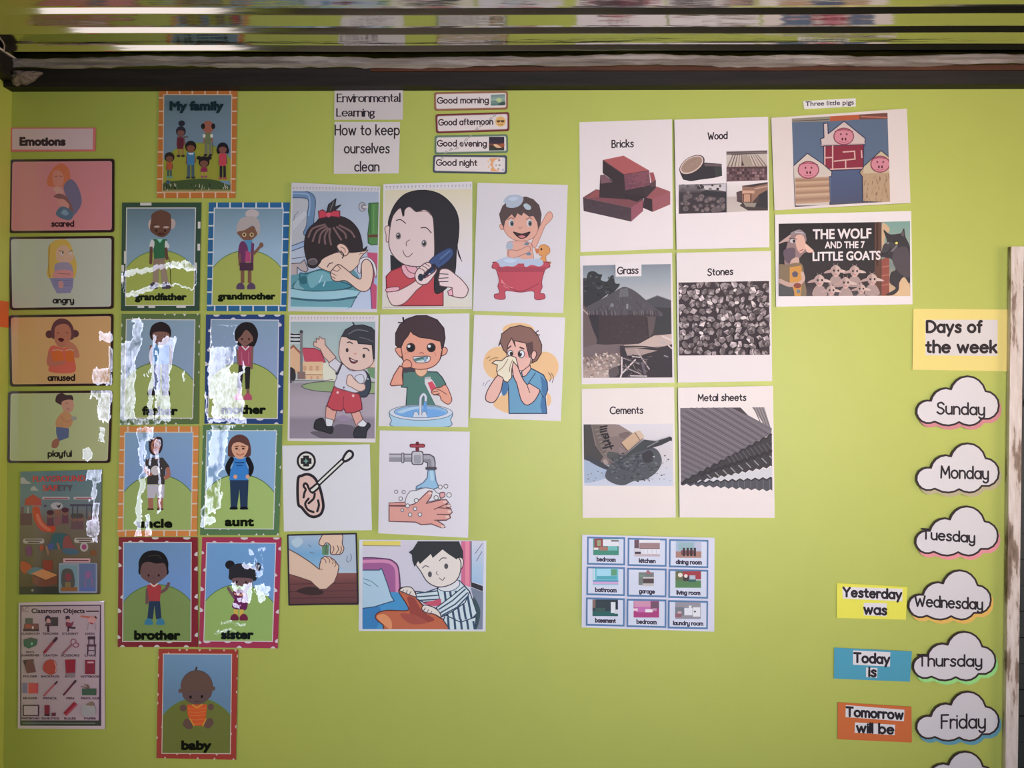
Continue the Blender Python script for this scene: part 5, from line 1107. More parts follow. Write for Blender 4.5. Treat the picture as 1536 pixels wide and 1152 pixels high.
d.blob([(125, 700), (165, 700), (190, 740), (190, 830), (125, 870)], (52, 46, 50)); d.rect(215, 740, 310, 830, (140, 110, 104)); d.stroke([(262, 265), (262, 740)], 32, (128, 122, 122)); d.el(262, 262, 20, 20, (70, 60, 60)); d.poly([(520, 640), (670, 600), (680, 860), (540, 860), (520, 800)], (228, 222, 200)); d.stroke([(130, 845), (520, 850), (640, 835)], 8, (90, 80, 80))
d.poly([(1050, 700), (1150, 650), (1150, 830), (1080, 800)], (116, 148, 108)); d.shape([(265, 915), (400, 870), (640, 860), (1140, 870), (1140, 1000), (640, 985), (400, 965)], (150, 168, 120), (84, 74, 76), 7); d.poly([(128, 860), (300, 855), (200, 880)], (174, 164, 168)); d.stroke([(640, 985), (1140, 1005)], 8, (90, 78, 82))
d.blob([(380, 1460), (600, 1440), (700, 1370), (900, 1400), (1000, 1540), (560, 1545), (420, 1500)], (104, 94, 102)); d.blob([(690, 1290), (780, 1260), (850, 1320), (740, 1330)], (160, 138, 160))
d.part('figure')
d.shape([(870, 740), (960, 718), (1040, 740), (1088, 830), (1090, 940), (1050, 1030), (985, 1045), (900, 1010), (880, 900)], (58, 68, 80), (34, 34, 40), 10); d.stroke([(1020, 800), (1062, 830)], 18, (180, 180, 186))
d.shape([(560, 1150), (620, 1180), (690, 1190), (660, 1320), (650, 1345), (550, 1300)], (224, 164, 148), (120, 80, 76), 8, False); d.shape([(860, 1240), (960, 1210), (1000, 1310), (1040, 1350), (980, 1400), (920, 1390)], (224, 164, 148), (120, 80, 76), 8, False); d.shape([(550, 1290), (650, 1320), (630, 1400), (560, 1410)], (226, 222, 222), (110, 96, 100), 8, False); d.shape([(930, 1370), (1000, 1310), (1060, 1370), (1000, 1430)], (226, 222, 222), (110, 96, 100), 8, False)
d.shape([(415, 1390), (440, 1320), (520, 1300), (560, 1390), (640, 1400), (625, 1480), (540, 1460), (430, 1430)], (44, 42, 46), (26, 24, 28), 8); d.shape([(890, 1470), (930, 1400), (1020, 1400), (1060, 1350), (1090, 1390), (1050, 1450), (1020, 1560), (910, 1540)], (48, 48, 54), (26, 24, 28), 8)
d.shape([(655, 920), (760, 960), (960, 1010), (985, 1120), (990, 1190), (900, 1230), (800, 1235), (770, 1180), (745, 1210), (640, 1200), (570, 1145), (600, 1060)], (194, 72, 82), (112, 40, 52), 10, False); d.stroke([(770, 1040), (765, 1190)], 9, (140, 48, 60)); d.el(698, 990, 15, 16, (236, 190, 190)); d.el(884, 1028, 15, 16, (236, 190, 190))
d.shape([(700, 690), (760, 650), (860, 730), (1000, 720), (1050, 800), (1000, 900), (930, 990), (780, 960), (660, 910), (690, 800)], (212, 206, 214), (120, 106, 114), 8); d.stroke([(740, 640), (690, 760)], 40, (54, 52, 62)); d.el(772, 930, 11, 12, (90, 86, 96))
d.shape([(590, 630), (640, 560), (740, 640), (690, 750), (600, 670)], (216, 208, 214), (130, 112, 118), 8, False); d.shape([(410, 430), (415, 380), (445, 390), (440, 340), (475, 360), (480, 320), (515, 350), (545, 345), (548, 420), (610, 490), (680, 570), (600, 630), (530, 560), (490, 470)], (228, 186, 168), (134, 92, 86), 8, False)
d.shape([(1130, 620), (1150, 610), (1150, 690), (1090, 690), (1060, 690)], (226, 196, 170), (150, 110, 100), 6); d.shape([(745, 320), (840, 310), (1000, 400), (1120, 420), (1130, 600), (1080, 680), (970, 725), (850, 710), (760, 640), (718, 560), (715, 470)], (228, 192, 176), (130, 92, 86), 8)
d.shape([(745, 320), (790, 240), (880, 190), (1000, 180), (1100, 210), (1160, 270), (1160, 590), (1125, 590), (1110, 420), (1050, 412), (945, 405), (935, 365), (850, 355), (800, 325)], (58, 56, 62), (34, 32, 36), 8, False); d.stroke([(900, 190), (880, 150)], 16, (50, 48, 52)); d.stroke([(830, 290), (930, 240), (1060, 260)], 12, (110, 110, 116), smooth=True); d.stroke([(960, 330), (1050, 350), (1120, 380)], 10, (100, 98, 104), smooth=True)
d.el(812, 483, 17, 26, (70, 54, 54)); d.el(1012, 552, 17, 26, (70, 54, 54)); d.stroke([(815, 392), (845, 386), (875, 405)], 14, (66, 54, 56), smooth=True); d.stroke([(1005, 462), (1045, 462), (1075, 490)], 14, (66, 54, 56), smooth=True); d.el(908, 525, 20, 14, (222, 160, 150)); d.shape([(838, 572), (890, 600), (940, 610), (900, 642), (855, 625)], (110, 44, 48), (70, 36, 40), 6); d.blob([(850, 590), (890, 605), (925, 612), (880, 618)], (230, 214, 210))
d.shape([(805, 870), (820, 790), (860, 780), (900, 830), (960, 880), (1020, 890), (1025, 950), (960, 975), (870, 930), (820, 905)], (230, 196, 180), (134, 92, 86), 8); d.shape([(905, 820), (940, 780), (1000, 780), (1015, 850), (970, 885)], (214, 210, 216), (130, 116, 120), 7)

# 5 boy brushing teeth
q = [(570.6, 472), (704.6, 470.6), (702.6, 640.6), (568.2, 639)]
d = Sheet('hygiene_picture', 'picture sheet of a boy in a green shirt brushing his teeth', 'picture', q, G_CLEAN, paper=(232, 220, 216), wref=(240, 228, 225), lift=(2, 8))
SP, SPD = (238, 164, 136), (120, 60, 54); HB = (72, 52, 54); GR = (88, 128, 114)
d.fr(550, 465); d.part('figure')
d.shape([(345, 480), (380, 450), (425, 470), (430, 560), (400, 560)], SP, SPD, 9); d.shape([(900, 470), (940, 448), (972, 480), (950, 530), (890, 550)], SP, SPD, 9)
d.shape([(440, 690), (600, 730), (720, 740), (850, 745), (910, 810), (955, 890), (890, 930), (820, 940), (810, 1060), (830, 1150), (475, 1150), (490, 930), (420, 925), (440, 830)], GR, (46, 66, 66), 10, False); d.blob([(440, 690), (600, 700), (600, 740), (520, 745), (440, 750)], (74, 68, 76))
d.shape([(595, 700), (720, 700), (720, 760), (660, 800), (600, 765)], (244, 190, 150), (150, 90, 70), 6)
d.shape([(415, 420), (430, 350), (520, 250), (700, 300), (890, 360), (910, 480), (880, 600), (800, 680), (680, 712), (560, 700), (460, 640), (430, 540)], SP, SPD, 9)
d.shape([(350, 420), (350, 280), (400, 180), (480, 110), (600, 70), (720, 68), (850, 120), (930, 220), (945, 340), (925, 440), (905, 470), (890, 378), (760, 345), (640, 330), (560, 290), (530, 250), (500, 310), (450, 370), (415, 450), (380, 450)], HB, (44, 30, 32), 9, False); d.stroke([(450, 150), (440, 95)], 22, (46, 34, 36)); d.stroke([(450, 155), (385, 152)], 14, (46, 34, 36)); d.blob([(885, 560), (905, 480), (900, 560), (880, 600)], HB); d.blob([(425, 560), (410, 560), (440, 610)], HB)
for x in (533, 778): d.el(x, 452, 52, 54, (48, 40, 38), line=(90, 50, 44), lw=5); d.el(x, 460, 34, 36, (28, 24, 26)); d.el(x - 22, 436, 18, 18, (250, 246, 244))
d.stroke([(640, 522), (662, 512), (685, 524)], 12, (190, 100, 90), smooth=True)
for x, y in ((470, 520), (500, 505), (820, 520), (830, 545)): d.el(x, y, 10, 7, (226, 120, 100))
d.shape([(560, 570), (600, 560), (740, 555), (770, 580), (740, 625), (650, 636), (590, 625)], (236, 232, 230), (120, 70, 70), 8); d.stroke([(590, 600), (720, 575)], 40, (96, 134, 128)); d.rect(690, 565, 722, 625, (150, 170, 190)); d.stroke([(610, 590), (680, 570)], 12, (60, 96, 92)); d.stroke([(600, 615), (680, 595)], 10, (160, 190, 180))
d.shape([(430, 650), (470, 600), (520, 610), (545, 660), (520, 690), (440, 690)], SP, SPD, 8); d.shape([(285, 890), (330, 780), (400, 670), (440, 690), (430, 780), (440, 900), (300, 910)], SP, SPD, 10, False)
d.part('faucet'); d.poly([(700, 820), (745, 800), (800, 850), (900, 1030), (920, 1090), (830, 1140), (700, 880)], (226, 216, 212)); d.stroke([(715, 820), (760, 815)], 30, (196, 192, 190)); d.poly([(735, 872), (790, 855), (840, 930), (780, 980)], (222, 82, 98))
d.part('figure'); d.shape([(885, 930), (950, 900), (1000, 990), (1025, 1080), (980, 1130), (900, 1080), (880, 1030), (800, 1010), (780, 980), (830, 935)], SP, SPD, 8); d.stroke([(790, 985), (860, 975)], 8, SPD); d.stroke([(810, 1020), (875, 1005)], 12, (90, 50, 54)); d.stroke([(830, 945), (890, 965), (960, 1010)], 8, SPD, smooth=True)
d.part('basin'); W6 = (230, 238, 246)
d.clip = q; d.shape([(275, 1250), (300, 1205), (480, 1150), (660, 1140), (860, 1150), (1000, 1200), (1035, 1250), (1010, 1310), (970, 1400), (340, 1400), (300, 1320)], (176, 208, 222), (110, 124, 140), 9); d.el(655, 1230, 378, 92, (234, 234, 240), line=(110, 124, 140), lw=8, n=40); d.el(655, 1220, 322, 72, (150, 186, 216), line=(110, 124, 140), lw=7, n=40); d.blob([(350, 1240), (500, 1190), (800, 1190), (960, 1235), (880, 1270), (660, 1288), (450, 1275)], (120, 170, 220)); d.blob([(380, 1215), (560, 1165), (660, 1168), (520, 1205), (420, 1240)], (186, 212, 228))
d.part('faucet').stroke([(650, 1270), (650, 1080), (665, 1030), (690, 1010), (712, 1040), (712, 1090)], 34, (130, 126, 136), smooth=True); d.stroke([(650, 1270), (650, 1080), (665, 1030), (690, 1010), (712, 1040), (712, 1085)], 24, (240, 238, 242), smooth=True); d.poly([(692, 1100), (722, 1100), (732, 1240), (680, 1240)], (108, 162, 214))
for x in (595, 695): d.el(x, 1250, 28, 32, (240, 240, 246), line=(130, 130, 144), lw=6)
d.rect(565, 1262, 730, 1286, (240, 240, 246))

# 6 boy blowing his nose
q = [(711.6, 472.4), (847.4, 476.6), (841, 631.4), (705.4, 626.6)]
d = Sheet('hygiene_picture', 'picture sheet of a boy in a blue shirt blowing his nose, orange blots behind', 'picture', q, G_CLEAN, paper=(234, 220, 216), wref=(242, 229, 225), lift=(7, 6))
d.fr(690, 465); d.part('picture'); OR = (246, 196, 140)
d.el(470, 640, 190, 200, OR); d.el(1010, 680, 172, 180, OR); d.el(700, 240, 190, 84, OR); d.blob([(400, 1130), (520, 1010), (600, 1000), (600, 1220), (500, 1210)], OR); d.blob([(1040, 1000), (1085, 1030), (1090, 1110), (1050, 1150)], OR); d.stroke([(320, 585), (360, 560)], 8, (150, 100, 70)); d.stroke([(350, 612), (400, 580), (455, 575)], 8, (150, 100, 70), smooth=True)
for a in ([(1060, 750), (1090, 800), (1075, 860)], [(1095, 760), (1120, 810), (1105, 870)]): d.stroke(a, 8, (110, 70, 60), smooth=True)
for a in ([(300, 920), (320, 875), (360, 840)], [(275, 910), (290, 870)]): d.stroke(a, 7, (150, 140, 160), smooth=True)
d.part('figure'); SN, SND, BL = (240, 184, 164), (70, 44, 48), (112, 160, 186)
d.shape([(850, 700), (930, 740), (1000, 780), (1045, 870), (1050, 960), (1020, 1040), (1040, 1240), (590, 1240), (580, 900), (520, 850), (600, 800), (700, 770)], BL, (48, 62, 84), 11, False); d.poly([(960, 780), (1040, 870), (1045, 960), (1015, 1050), (1035, 1235), (985, 1235), (960, 1150), (990, 980)], (76, 120, 160)); d.blob([(500, 880), (575, 860), (570, 980), (520, 1030), (495, 960)], (76, 120, 160))
d.shape([(560, 480), (620, 340), (760, 360), (850, 450), (850, 600), (820, 680), (740, 730), (660, 700), (580, 600)], SN, SND, 8); d.shape([(740, 740), (840, 660), (850, 710), (790, 790), (750, 800)], SN, SND, 8, False)
d.shape([(465, 430), (500, 320), (500, 290), (600, 215), (720, 188), (850, 220), (930, 300), (980, 420), (975, 520), (920, 610), (860, 640), (870, 560), (830, 570), (805, 470), (790, 400), (700, 380), (650, 370), (665, 440), (620, 340), (575, 420), (560, 520), (520, 480), (490, 400)], (142, 100, 86), (70, 44, 40), 9, False); d.stroke([(900, 280), (940, 250)], 12, (70, 44, 40)); d.stroke([(915, 300), (955, 302)], 12, (70, 44, 40)); d.poly([(800, 400), (870, 380), (880, 480), (830, 560)], (96, 68, 62))
d.shape([(855, 560), (870, 500), (905, 495), (915, 545), (880, 600)], SN, SND, 8)
d.el(735, 530, 38, 46, (244, 240, 236), line=(60, 40, 42), lw=8); d.el(720, 530, 22, 32, (50, 36, 34)); d.el(728, 512, 8, 10, (250, 246, 240)); d.el(605, 520, 32, 36, (244, 240, 236), line=(60, 40, 42), lw=8); d.el(616, 525, 18, 24, (50, 36, 34)); d.stroke([(575, 465), (610, 435)], 16, (80, 50, 46)); d.stroke([(720, 450), (765, 468)], 18, (80, 50, 46)); d.blob([(780, 520), (810, 500), (815, 560), (790, 580)], (244, 160, 150))
d.shape([(390, 1110), (320, 1090), (310, 1030), (350, 930), (450, 790), (520, 800), (510, 880), (490, 970), (440, 1070)], SN, SND, 9)
d.shape([(625, 640), (660, 620), (700, 700), (740, 800), (800, 890), (850, 880), (950, 950), (940, 1010), (880, 1100), (800, 1140), (740, 1090), (710, 1000), (680, 880), (640, 790)], SN, SND, 9); d.stroke([(800, 890), (835, 990)], 9, SND); d.poly([(820, 880), (900, 750), (960, 780), (1000, 1050), (955, 955)], BL); d.stroke([(820, 878), (905, 755)], 9, (48, 62, 84)); d.stroke([(830, 878), (950, 950), (1000, 1050)], 10, (48, 62, 84)); d.poly([(985, 800), (1040, 880), (1045, 960), (1005, 1040), (975, 960)], (76, 120, 160))
d.part('handkerchief').shape([(385, 640), (430, 605), (500, 610), (560, 560), (610, 550), (670, 570), (690, 650), (700, 690), (640, 620), (620, 720), (620, 810), (570, 870), (530, 850), (510, 810), (455, 780), (440, 730), (450, 660)], (246, 228, 196), (96, 66, 56), 9, False)
for a in ([(575, 590), (520, 680), (450, 740)], [(630, 600), (600, 680), (595, 740)]): d.stroke(a, 8, (150, 110, 84), smooth=True)

# 7 ear
q = [(423.8, 668.4), (556, 665.8), (559.4, 793.8), (426.4, 797)]
d = Sheet('hygiene_picture', 'white sheet with an ear and cotton swab drawn in thick black line', 'picture', q, G_CLEAN, paper=(218, 218, 240), wref=(222, 218, 238), lift=(2, 11))
d.fr(410, 660); d.part('figure'); BLK = (34, 28, 38)
d.el(402, 250, 104, 104, (236, 236, 244), line=BLK, lw=26, n=36); d.part('cross'); 
d.poly([(365, 185), (435, 185), (435, 215), (465, 215), (465, 285), (435, 285), (435, 315), (365, 315), (365, 285), (335, 285), (335, 215), (365, 215)], BLK); d.blob([(395, 215), (410, 240), (435, 250), (410, 262), (398, 285), (385, 262), (360, 250), (388, 240)], (110, 160, 156))
d.part('figure').shape([(302, 470), (350, 425), (420, 408), (490, 440), (540, 510), (575, 600), (605, 740), (605, 820), (570, 890), (490, 918), (420, 890), (350, 810), (303, 750)], (240, 204, 210), BLK, 28)
for a in ([(370, 685), (380, 630), (395, 590), (370, 550), (385, 518), (412, 530), (440, 590), (480, 630)], [(505, 640), (490, 700), (430, 755)], [(430, 700), (390, 760), (420, 830), (490, 860)], [(545, 720), (555, 780), (535, 850)]): d.stroke(a, 27, BLK, smooth=True)
d.part('swab').stroke([(548, 520), (850, 238)], 62, BLK, caps=False); d.stroke([(545, 522), (856, 232)], 24, (232, 232, 244), caps=False); d.shape([(845, 225), (885, 150), (925, 125), (962, 150), (955, 200), (880, 250)], (228, 228, 242), BLK, 24); d.shape([(445, 590), (480, 560), (535, 520), (560, 555), (520, 600), (480, 625), (455, 615)], (240, 240, 246), BLK, 20); d.stroke([(835, 222), (868, 252)], 18, BLK)

# 8 hand washing
q = [(570, 645.4), (705.2, 647), (702.6, 805.4), (567.6, 799.6)]
d = Sheet('hygiene_picture', 'white sheet with hands washed under a grey tap with a red handle', 'picture', q, G_CLEAN, paper=(232, 228, 240), wref=(238, 233, 242), lift=(2, 10))
d.fr(550, 640); d.part('tap'); GL = (90, 84, 96)
d.stroke([(272, 370), (600, 370)], 96, GL, caps=False); d.stroke([(272, 372), (600, 372)], 80, (156, 154, 166), caps=False); d.stroke([(272, 350), (600, 350)], 34, (196, 194, 204), caps=False)
d.shape([(600, 330), (760, 330), (810, 360), (825, 420), (825, 490), (735, 490), (735, 430), (700, 415), (600, 415)], (176, 174, 186), GL, 12, False); d.stroke([(700, 400), (760, 400), (765, 480)], 34, (146, 144, 156)); d.rrect(418, 308, 456, 436, 16, GL); d.rrect(426, 318, 446, 426, 10, (190, 188, 198)); d.rrect(540, 288, 686, 456, 30, GL); d.rrect(552, 300, 674, 444, 24, (204, 202, 212)); d.rrect(570, 335, 656, 440, 20, (166, 164, 178))
d.rrect(708, 478, 846, 516, 18, (84, 78, 90)); d.part('tap_handle'); d.rrect(590, 230, 634, 292, 8, (120, 44, 58)); d.rrect(518, 202, 706, 250, 22, (110, 40, 54)); d.rrect(530, 210, 694, 242, 14, (176, 74, 86)); d.el(612, 200, 22, 24, (110, 40, 54))
d.part('water').shape([(740, 516), (820, 516), (835, 640), (870, 720), (800, 748), (720, 740), (660, 730), (596, 748), (600, 715), (680, 670), (730, 610)], (156, 200, 234), (92, 112, 144), 10, False); d.poly([(760, 520), (800, 520), (810, 640), (770, 640)], (186, 220, 242))
d.part('hands'); SH, SHD = (230, 166, 158), (110, 70, 74)
d.shape([(272, 912), (470, 900), (480, 940), (272, 942)], SH, SHD, 8, False); d.part('suds').shape([(470, 920), (480, 840), (530, 770), (600, 760), (700, 730), (800, 745), (850, 790), (900, 800), (890, 860), (720, 900), (600, 930), (520, 945)], (236, 234, 244), (120, 116, 130), 8)
d.part('hands').shape([(885, 790), (935, 785), (940, 830), (890, 850)], (232, 176, 180), SHD, 9)
d.shape([(272, 948), (480, 950), (580, 920), (660, 850), (720, 790), (750, 765), (790, 770), (780, 830), (720, 915), (900, 870), (960, 870), (985, 900), (960, 930), (1000, 920), (1015, 950), (960, 965), (1010, 970), (1030, 1020), (1000, 1050), (1010, 1085), (960, 1115), (850, 1120), (930, 1170), (945, 1200), (900, 1205), (780, 1160), (660, 1170), (590, 1140), (272, 1132)], SH, SHD, 10, False)
for a in ([(815, 985), (940, 930), (985, 905)], [(860, 965), (1000, 975)], [(850, 1045), (1000, 1045)], [(820, 1115), (960, 1112)]): d.stroke(a, 11, SHD)
for x, y in ((945, 895), (990, 940), (1000, 1010), (975, 1075), (915, 1190), (765, 795)): d.el(x, y, 24, 16, (246, 214, 210))
for x, y, r in ((358, 778, 20), (448, 780, 20), (412, 860, 22), (600, 880, 25), (495, 945, 24), (585, 980, 21), (432, 998, 17), (526, 1050, 22), (643, 1048, 22), (888, 718, 24), (955, 708, 24), (992, 812, 28), (838, 846, 26)): d.part('bubble', new=True).el(x, y, r, r, (244, 242, 248), line=(112, 104, 118), lw=9, n=16)

# 9 foot
q = [(432, 802.4), (534.6, 800), (537.4, 904.6), (434, 907)]
d = Sheet('hygiene_picture', 'small dark-edged picture of a hand scrubbing a foot', 'picture', q, G_CLEAN, paper=(52, 44, 52), wref=(222, 216, 226), lift=(1, 2))
d.clip = inset(q, 1.3); d.fr(410, 780); d.part('picture')
d.grad([(185, 170), (1005, 165), (1020, 640), (190, 640)], [(0, (170, 186, 214)), (.5, (120, 168, 214)), (.75, (134, 176, 216)), (1, (184, 198, 216))]); d.blob([(560, 170), (1010, 170), (1010, 560), (800, 560), (620, 430)], (176, 188, 210)); d.blob([(220, 260), (300, 200), (360, 260), (280, 330)], (190, 212, 236))
d.grad([(185, 635), (1020, 632), (1020, 1015), (185, 1018)], [(0, (136, 84, 84)), (.3, (112, 68, 70)), (1, (96, 60, 64))])
for y in (760, 850, 930): d.stroke([(200, y + 8), (600, y), (1010, y - 6)], 10, (84, 50, 56))
d.blob([(280, 850), (420, 800), (560, 820), (600, 880), (440, 900)], (60, 42, 44))
d.part('figure'); SF, SFD = (222, 190, 174), (90, 62, 62)
d.shape([(180, 345), (300, 410), (440, 500), (555, 590), (560, 530), (580, 460), (620, 435), (680, 440), (740, 480), (790, 550), (775, 640), (735, 740), (640, 825), (560, 830), (500, 780), (450, 730), (300, 680), (180, 645)], SF, SFD, 9, False)
for a in ([(590, 460), (625, 475), (635, 510)], [(640, 445), (675, 470), (680, 510)], [(690, 460), (720, 490), (712, 525)], [(740, 500), (755, 530), (735, 560)], [(550, 585), (590, 590)]): d.stroke(a, 9, (130, 88, 84), smooth=True)
d.poly([(585, 300), (670, 290), (665, 420), (590, 415)], (100, 142, 108)); d.stroke([(625, 300), (625, 415)], 10, (60, 92, 74)); d.shape([(550, 280), (580, 200), (620, 170), (820, 165), (830, 280), (850, 340), (820, 400), (760, 410), (690, 400), (690, 310), (640, 270), (600, 310)], SF, SFD, 9)
for a in ([(720, 310), (730, 350), (705, 395)], [(770, 305), (785, 350), (755, 400)], [(815, 310), (820, 355), (800, 395)], [(640, 290), (650, 400)]): d.stroke(a, 9, SFD, smooth=True)
for a in ([(425, 295), (455, 320)], [(445, 385), (490, 395)], [(930, 405), (940, 450), (925, 490)], [(890, 430), (885, 490), (910, 500)]): d.stroke(a, 10, (110, 130, 160), smooth=True)

d.clip = None; d.fr(0, 0, 1); d.part('border').stroke([q[0], q[1], q[2], q[3], q[0]], 2.4, (46, 38, 46))

# 10 making the bed
q = [(539, 809.4), (729.6, 810.4), (728.4, 946.6), (538.2, 946.2)]
d = Sheet('hygiene_picture', 'picture sheet of a boy in striped pyjamas making a bed', 'picture', q, G_CLEAN, paper=(212, 216, 236), wref=(224, 222, 238), lift=(1, 2.5))
d.fr(530, 800, 1536 / 208); d.clip = [d.P(p) for p in ((105, 85), (1448, 85), (1432, 1060), (102, 1058))]; d.part('picture')
d.grad([(105, 80), (1450, 80), (1435, 1060), (100, 1060)], [(0, (206, 204, 228)), (.5, (206, 206, 232)), (1, (196, 198, 226))]); d.poly([(105, 80), (525, 80), (522, 130), (105, 130)], (226, 214, 110)); d.stroke([(105, 134), (522, 138)], 8, (140, 134, 110))
d.poly([(1195, 80), (1300, 80), (1300, 590), (1195, 560)], (206, 110, 150)); d.poly([(1240, 80), (1285, 80), (1285, 580), (1240, 560)], (226, 140, 170)); d.rect(1298, 80, 1312, 540, (96, 100, 130)); d.grad([(1312, 80), (1450, 80), (1435, 570), (1312, 530)], [(0, (206, 208, 232)), (.6, (170, 196, 230)), (1, (160, 190, 230))]); d.poly([(1305, 535), (1435, 580), (1435, 640), (1305, 590)], (46, 48, 56)); d.poly([(1300, 595), (1440, 645), (1440, 1060), (1340, 1060), (1370, 880)], (120, 132, 160)); d.stroke([(1350, 220), (1430, 110)], 8, (110, 110, 150)); d.stroke([(1365, 300), (1425, 200)], 8, (110, 110, 150)); d.blob([(1330, 700), (1400, 820), (1400, 940), (1360, 1060), (1340, 900)], (60, 84, 96))
PU = (160, 96, 156); d.shape([(60, 285), (340, 278), (450, 310), (505, 400), (512, 660), (400, 680), (60, 480)], PU, (80, 46, 90), 10); d.stroke([(80, 312), (340, 306), (440, 340), (480, 420), (486, 640)], 34, (206, 140, 190), smooth=True)
d.poly([(80, 640), (520, 650), (640, 850), (600, 1070), (80, 1070)], (70, 148, 212)); d.blob([(100, 830), (300, 820), (250, 1060), (100, 1060)], (58, 128, 196)); d.shape([(60, 405), (290, 405), (310, 385), (325, 410), (380, 560), (420, 690), (455, 745), (380, 765), (240, 810), (60, 835)], (172, 204, 236), (52, 78, 112), 9, False); d.stroke([(110, 500), (200, 530), (275, 590)], 8, (96, 128, 160), smooth=True); d.stroke([(115, 545), (190, 580)], 8, (96, 128, 160), smooth=True)
BRN = (190, 104, 78)
d.shape([(505, 640), (560, 600), (680, 690), (760, 780), (850, 850), (960, 930), (1080, 980), (1200, 1070), (420, 1075), (330, 1010), (250, 940), (270, 880), (380, 850), (600, 850), (590, 780)], BRN, (84, 44, 44), 10); d.blob([(600, 700), (680, 720), (760, 850), (900, 950), (780, 980), (640, 900), (620, 800)], (150, 70, 66)); d.blob([(260, 920), (340, 890), (420, 960), (420, 1060), (330, 1000)], (222, 150, 110)); d.blob([(520, 890), (680, 900), (820, 980), (640, 1000)], (164, 82, 74))
d.part('figure'); ST, SW = (54, 80, 112), (208, 226, 244)
def striped(pts, lines, w):
    d.shape(pts, SW, (40, 56, 84), 9, False)
    for a in lines: d.stroke(a, w, ST, caps=False)
striped([(930, 600), (1180, 520), (1290, 640), (1370, 880), (1300, 960), (1190, 980), (1010, 900), (960, 800)], [[(1010 + k * 62, 620 + k * 6), (1050 + k * 66, 950)] for k in range(5)], 24)
striped([(1020, 900), (1190, 980), (1360, 920), (1350, 1070), (1080, 1070), (1000, 960)], [[(1050 + k * 70, 920 + 12 * k), (1060 + k * 72, 1070)] for k in range(5)], 24)
striped([(690, 640), (800, 650), (930, 605), (960, 740), (780, 760), (700, 720)], [[(700, 662), (940, 632)], [(705, 700), (955, 680)], [(740, 738), (950, 725)]], 14); d.poly([(770, 770), (970, 720), (980, 800), (870, 800)], (196, 86, 116))
striped([(920, 820), (1080, 700), (1230, 580), (1290, 640), (1240, 760), (1100, 860), (980, 920)], [[(945, 840), (1100, 740), (1245, 610)], [(960, 880), (1130, 780), (1270, 650)], [(980, 905), (1150, 815), (1270, 690)]], 15)
d.shape([(940, 600), (1090, 555), (1150, 510), (1180, 560), (1120, 620), (1020, 640)], (226, 230, 246), (80, 90, 120), 7)
FC = (228, 222, 226); d.shape([(1160, 290), (1190, 262), (1220, 300), (1210, 370), (1175, 395)], FC, (60, 56, 66), 8)
d.shape([(690, 320), (760, 240), (990, 170), (1170, 270), (1190, 400), (1140, 520), (1030, 580), (920, 585), (820, 530), (750, 420)], FC, (60, 56, 66), 9)
d.poly([(615, 205), (660, 175), (720, 80), (1170, 80), (1215, 190), (1220, 270), (1165, 265), (1145, 285), (1060, 230), (990, 175), (880, 270), (860, 225), (740, 335), (720, 305), (680, 370), (655, 300), (650, 235)], (46, 50, 56))
d.el(850, 450, 22, 32, (84, 82, 92)); d.el(1030, 360, 22, 30, (84, 82, 92)); d.stroke([(768, 380), (800, 355), (840, 370)], 9, (70, 66, 76), smooth=True); d.stroke([(955, 300), (985, 270), (1030, 270)], 9, (70, 66, 76), smooth=True); d.stroke([(930, 415), (920, 440), (942, 458)], 8, (120, 110, 120), smooth=True); d.stroke([(955, 490), (990, 515), (1012, 485)], 9, (120, 90, 110), smooth=True)
d.shape([(515, 625), (570, 590), (650, 600), (700, 690), (660, 690), (560, 650)], FC, (60, 50, 60), 8); d.shape([(760, 830), (790, 790), (880, 810), (950, 860), (970, 925), (900, 890), (800, 870)], FC, (60, 50, 60), 8)
for a in ([(560, 625), (540, 655)], [(600, 625), (585, 665)], [(640, 640), (620, 680)], [(800, 820), (775, 860)], [(835, 840), (810, 885)], [(870, 860), (850, 895)]): d.stroke(a, 8, (90, 80, 90))

# ---- building material sheets
WB_ = (236, 224, 224)
G_MAT = 'building material picture sheets'
def material(label, quad, word, span, base, h, wref=WB_, lift=(1.5, 3.5), frame=None, paper=(238, 222, 218)):
    d = Sheet('material_sheet', label, 'picture', quad, G_MAT, paper=paper, wref=wref, lift=lift)
    d.fr(*frame); d.part('lettering').hand(word, span[0], span[1], base[0], h, 15, (44, 34, 40), y1=base[1], gap=15)
    d.part('picture'); return d
INK2, MR, MD, ML = (52, 40, 42), (150, 82, 84), (74, 56, 60), (168, 90, 88)
d = material('white sheet headed Bricks with a small pile of red bricks', [(869, 183.6), (1007, 180.6), (1008.4, 374), (870.6, 378.4)], 'Bricks', (462, 716), (376, 370), 84, (230, 220, 219), (1, 7), (860, 175))
def facet(pts, c, n=0): d.poly(pts, c)
facet([(845, 975), (990, 845), (1155, 910), (1155, 1060), (940, 1150), (830, 1100)], (160, 92, 92)); facet([(845, 975), (940, 985), (945, 1150), (832, 1100)], (54, 40, 44)); facet([(830, 900), (990, 845), (1150, 905), (950, 1000), (845, 975)], (150, 84, 86)); d.poly([(950, 990), (1150, 912), (1155, 1062), (948, 1150)], (156, 90, 94))
facet([(910, 680), (955, 675), (985, 780), (985, 860), (860, 990), (560, 990), (840, 840), (930, 800)], (62, 50, 52)); d.poly([(910, 680), (955, 675), (980, 770), (935, 800)], (158, 82, 84)); d.poly([(930, 800), (980, 775), (985, 850), (920, 850)], (92, 64, 66))
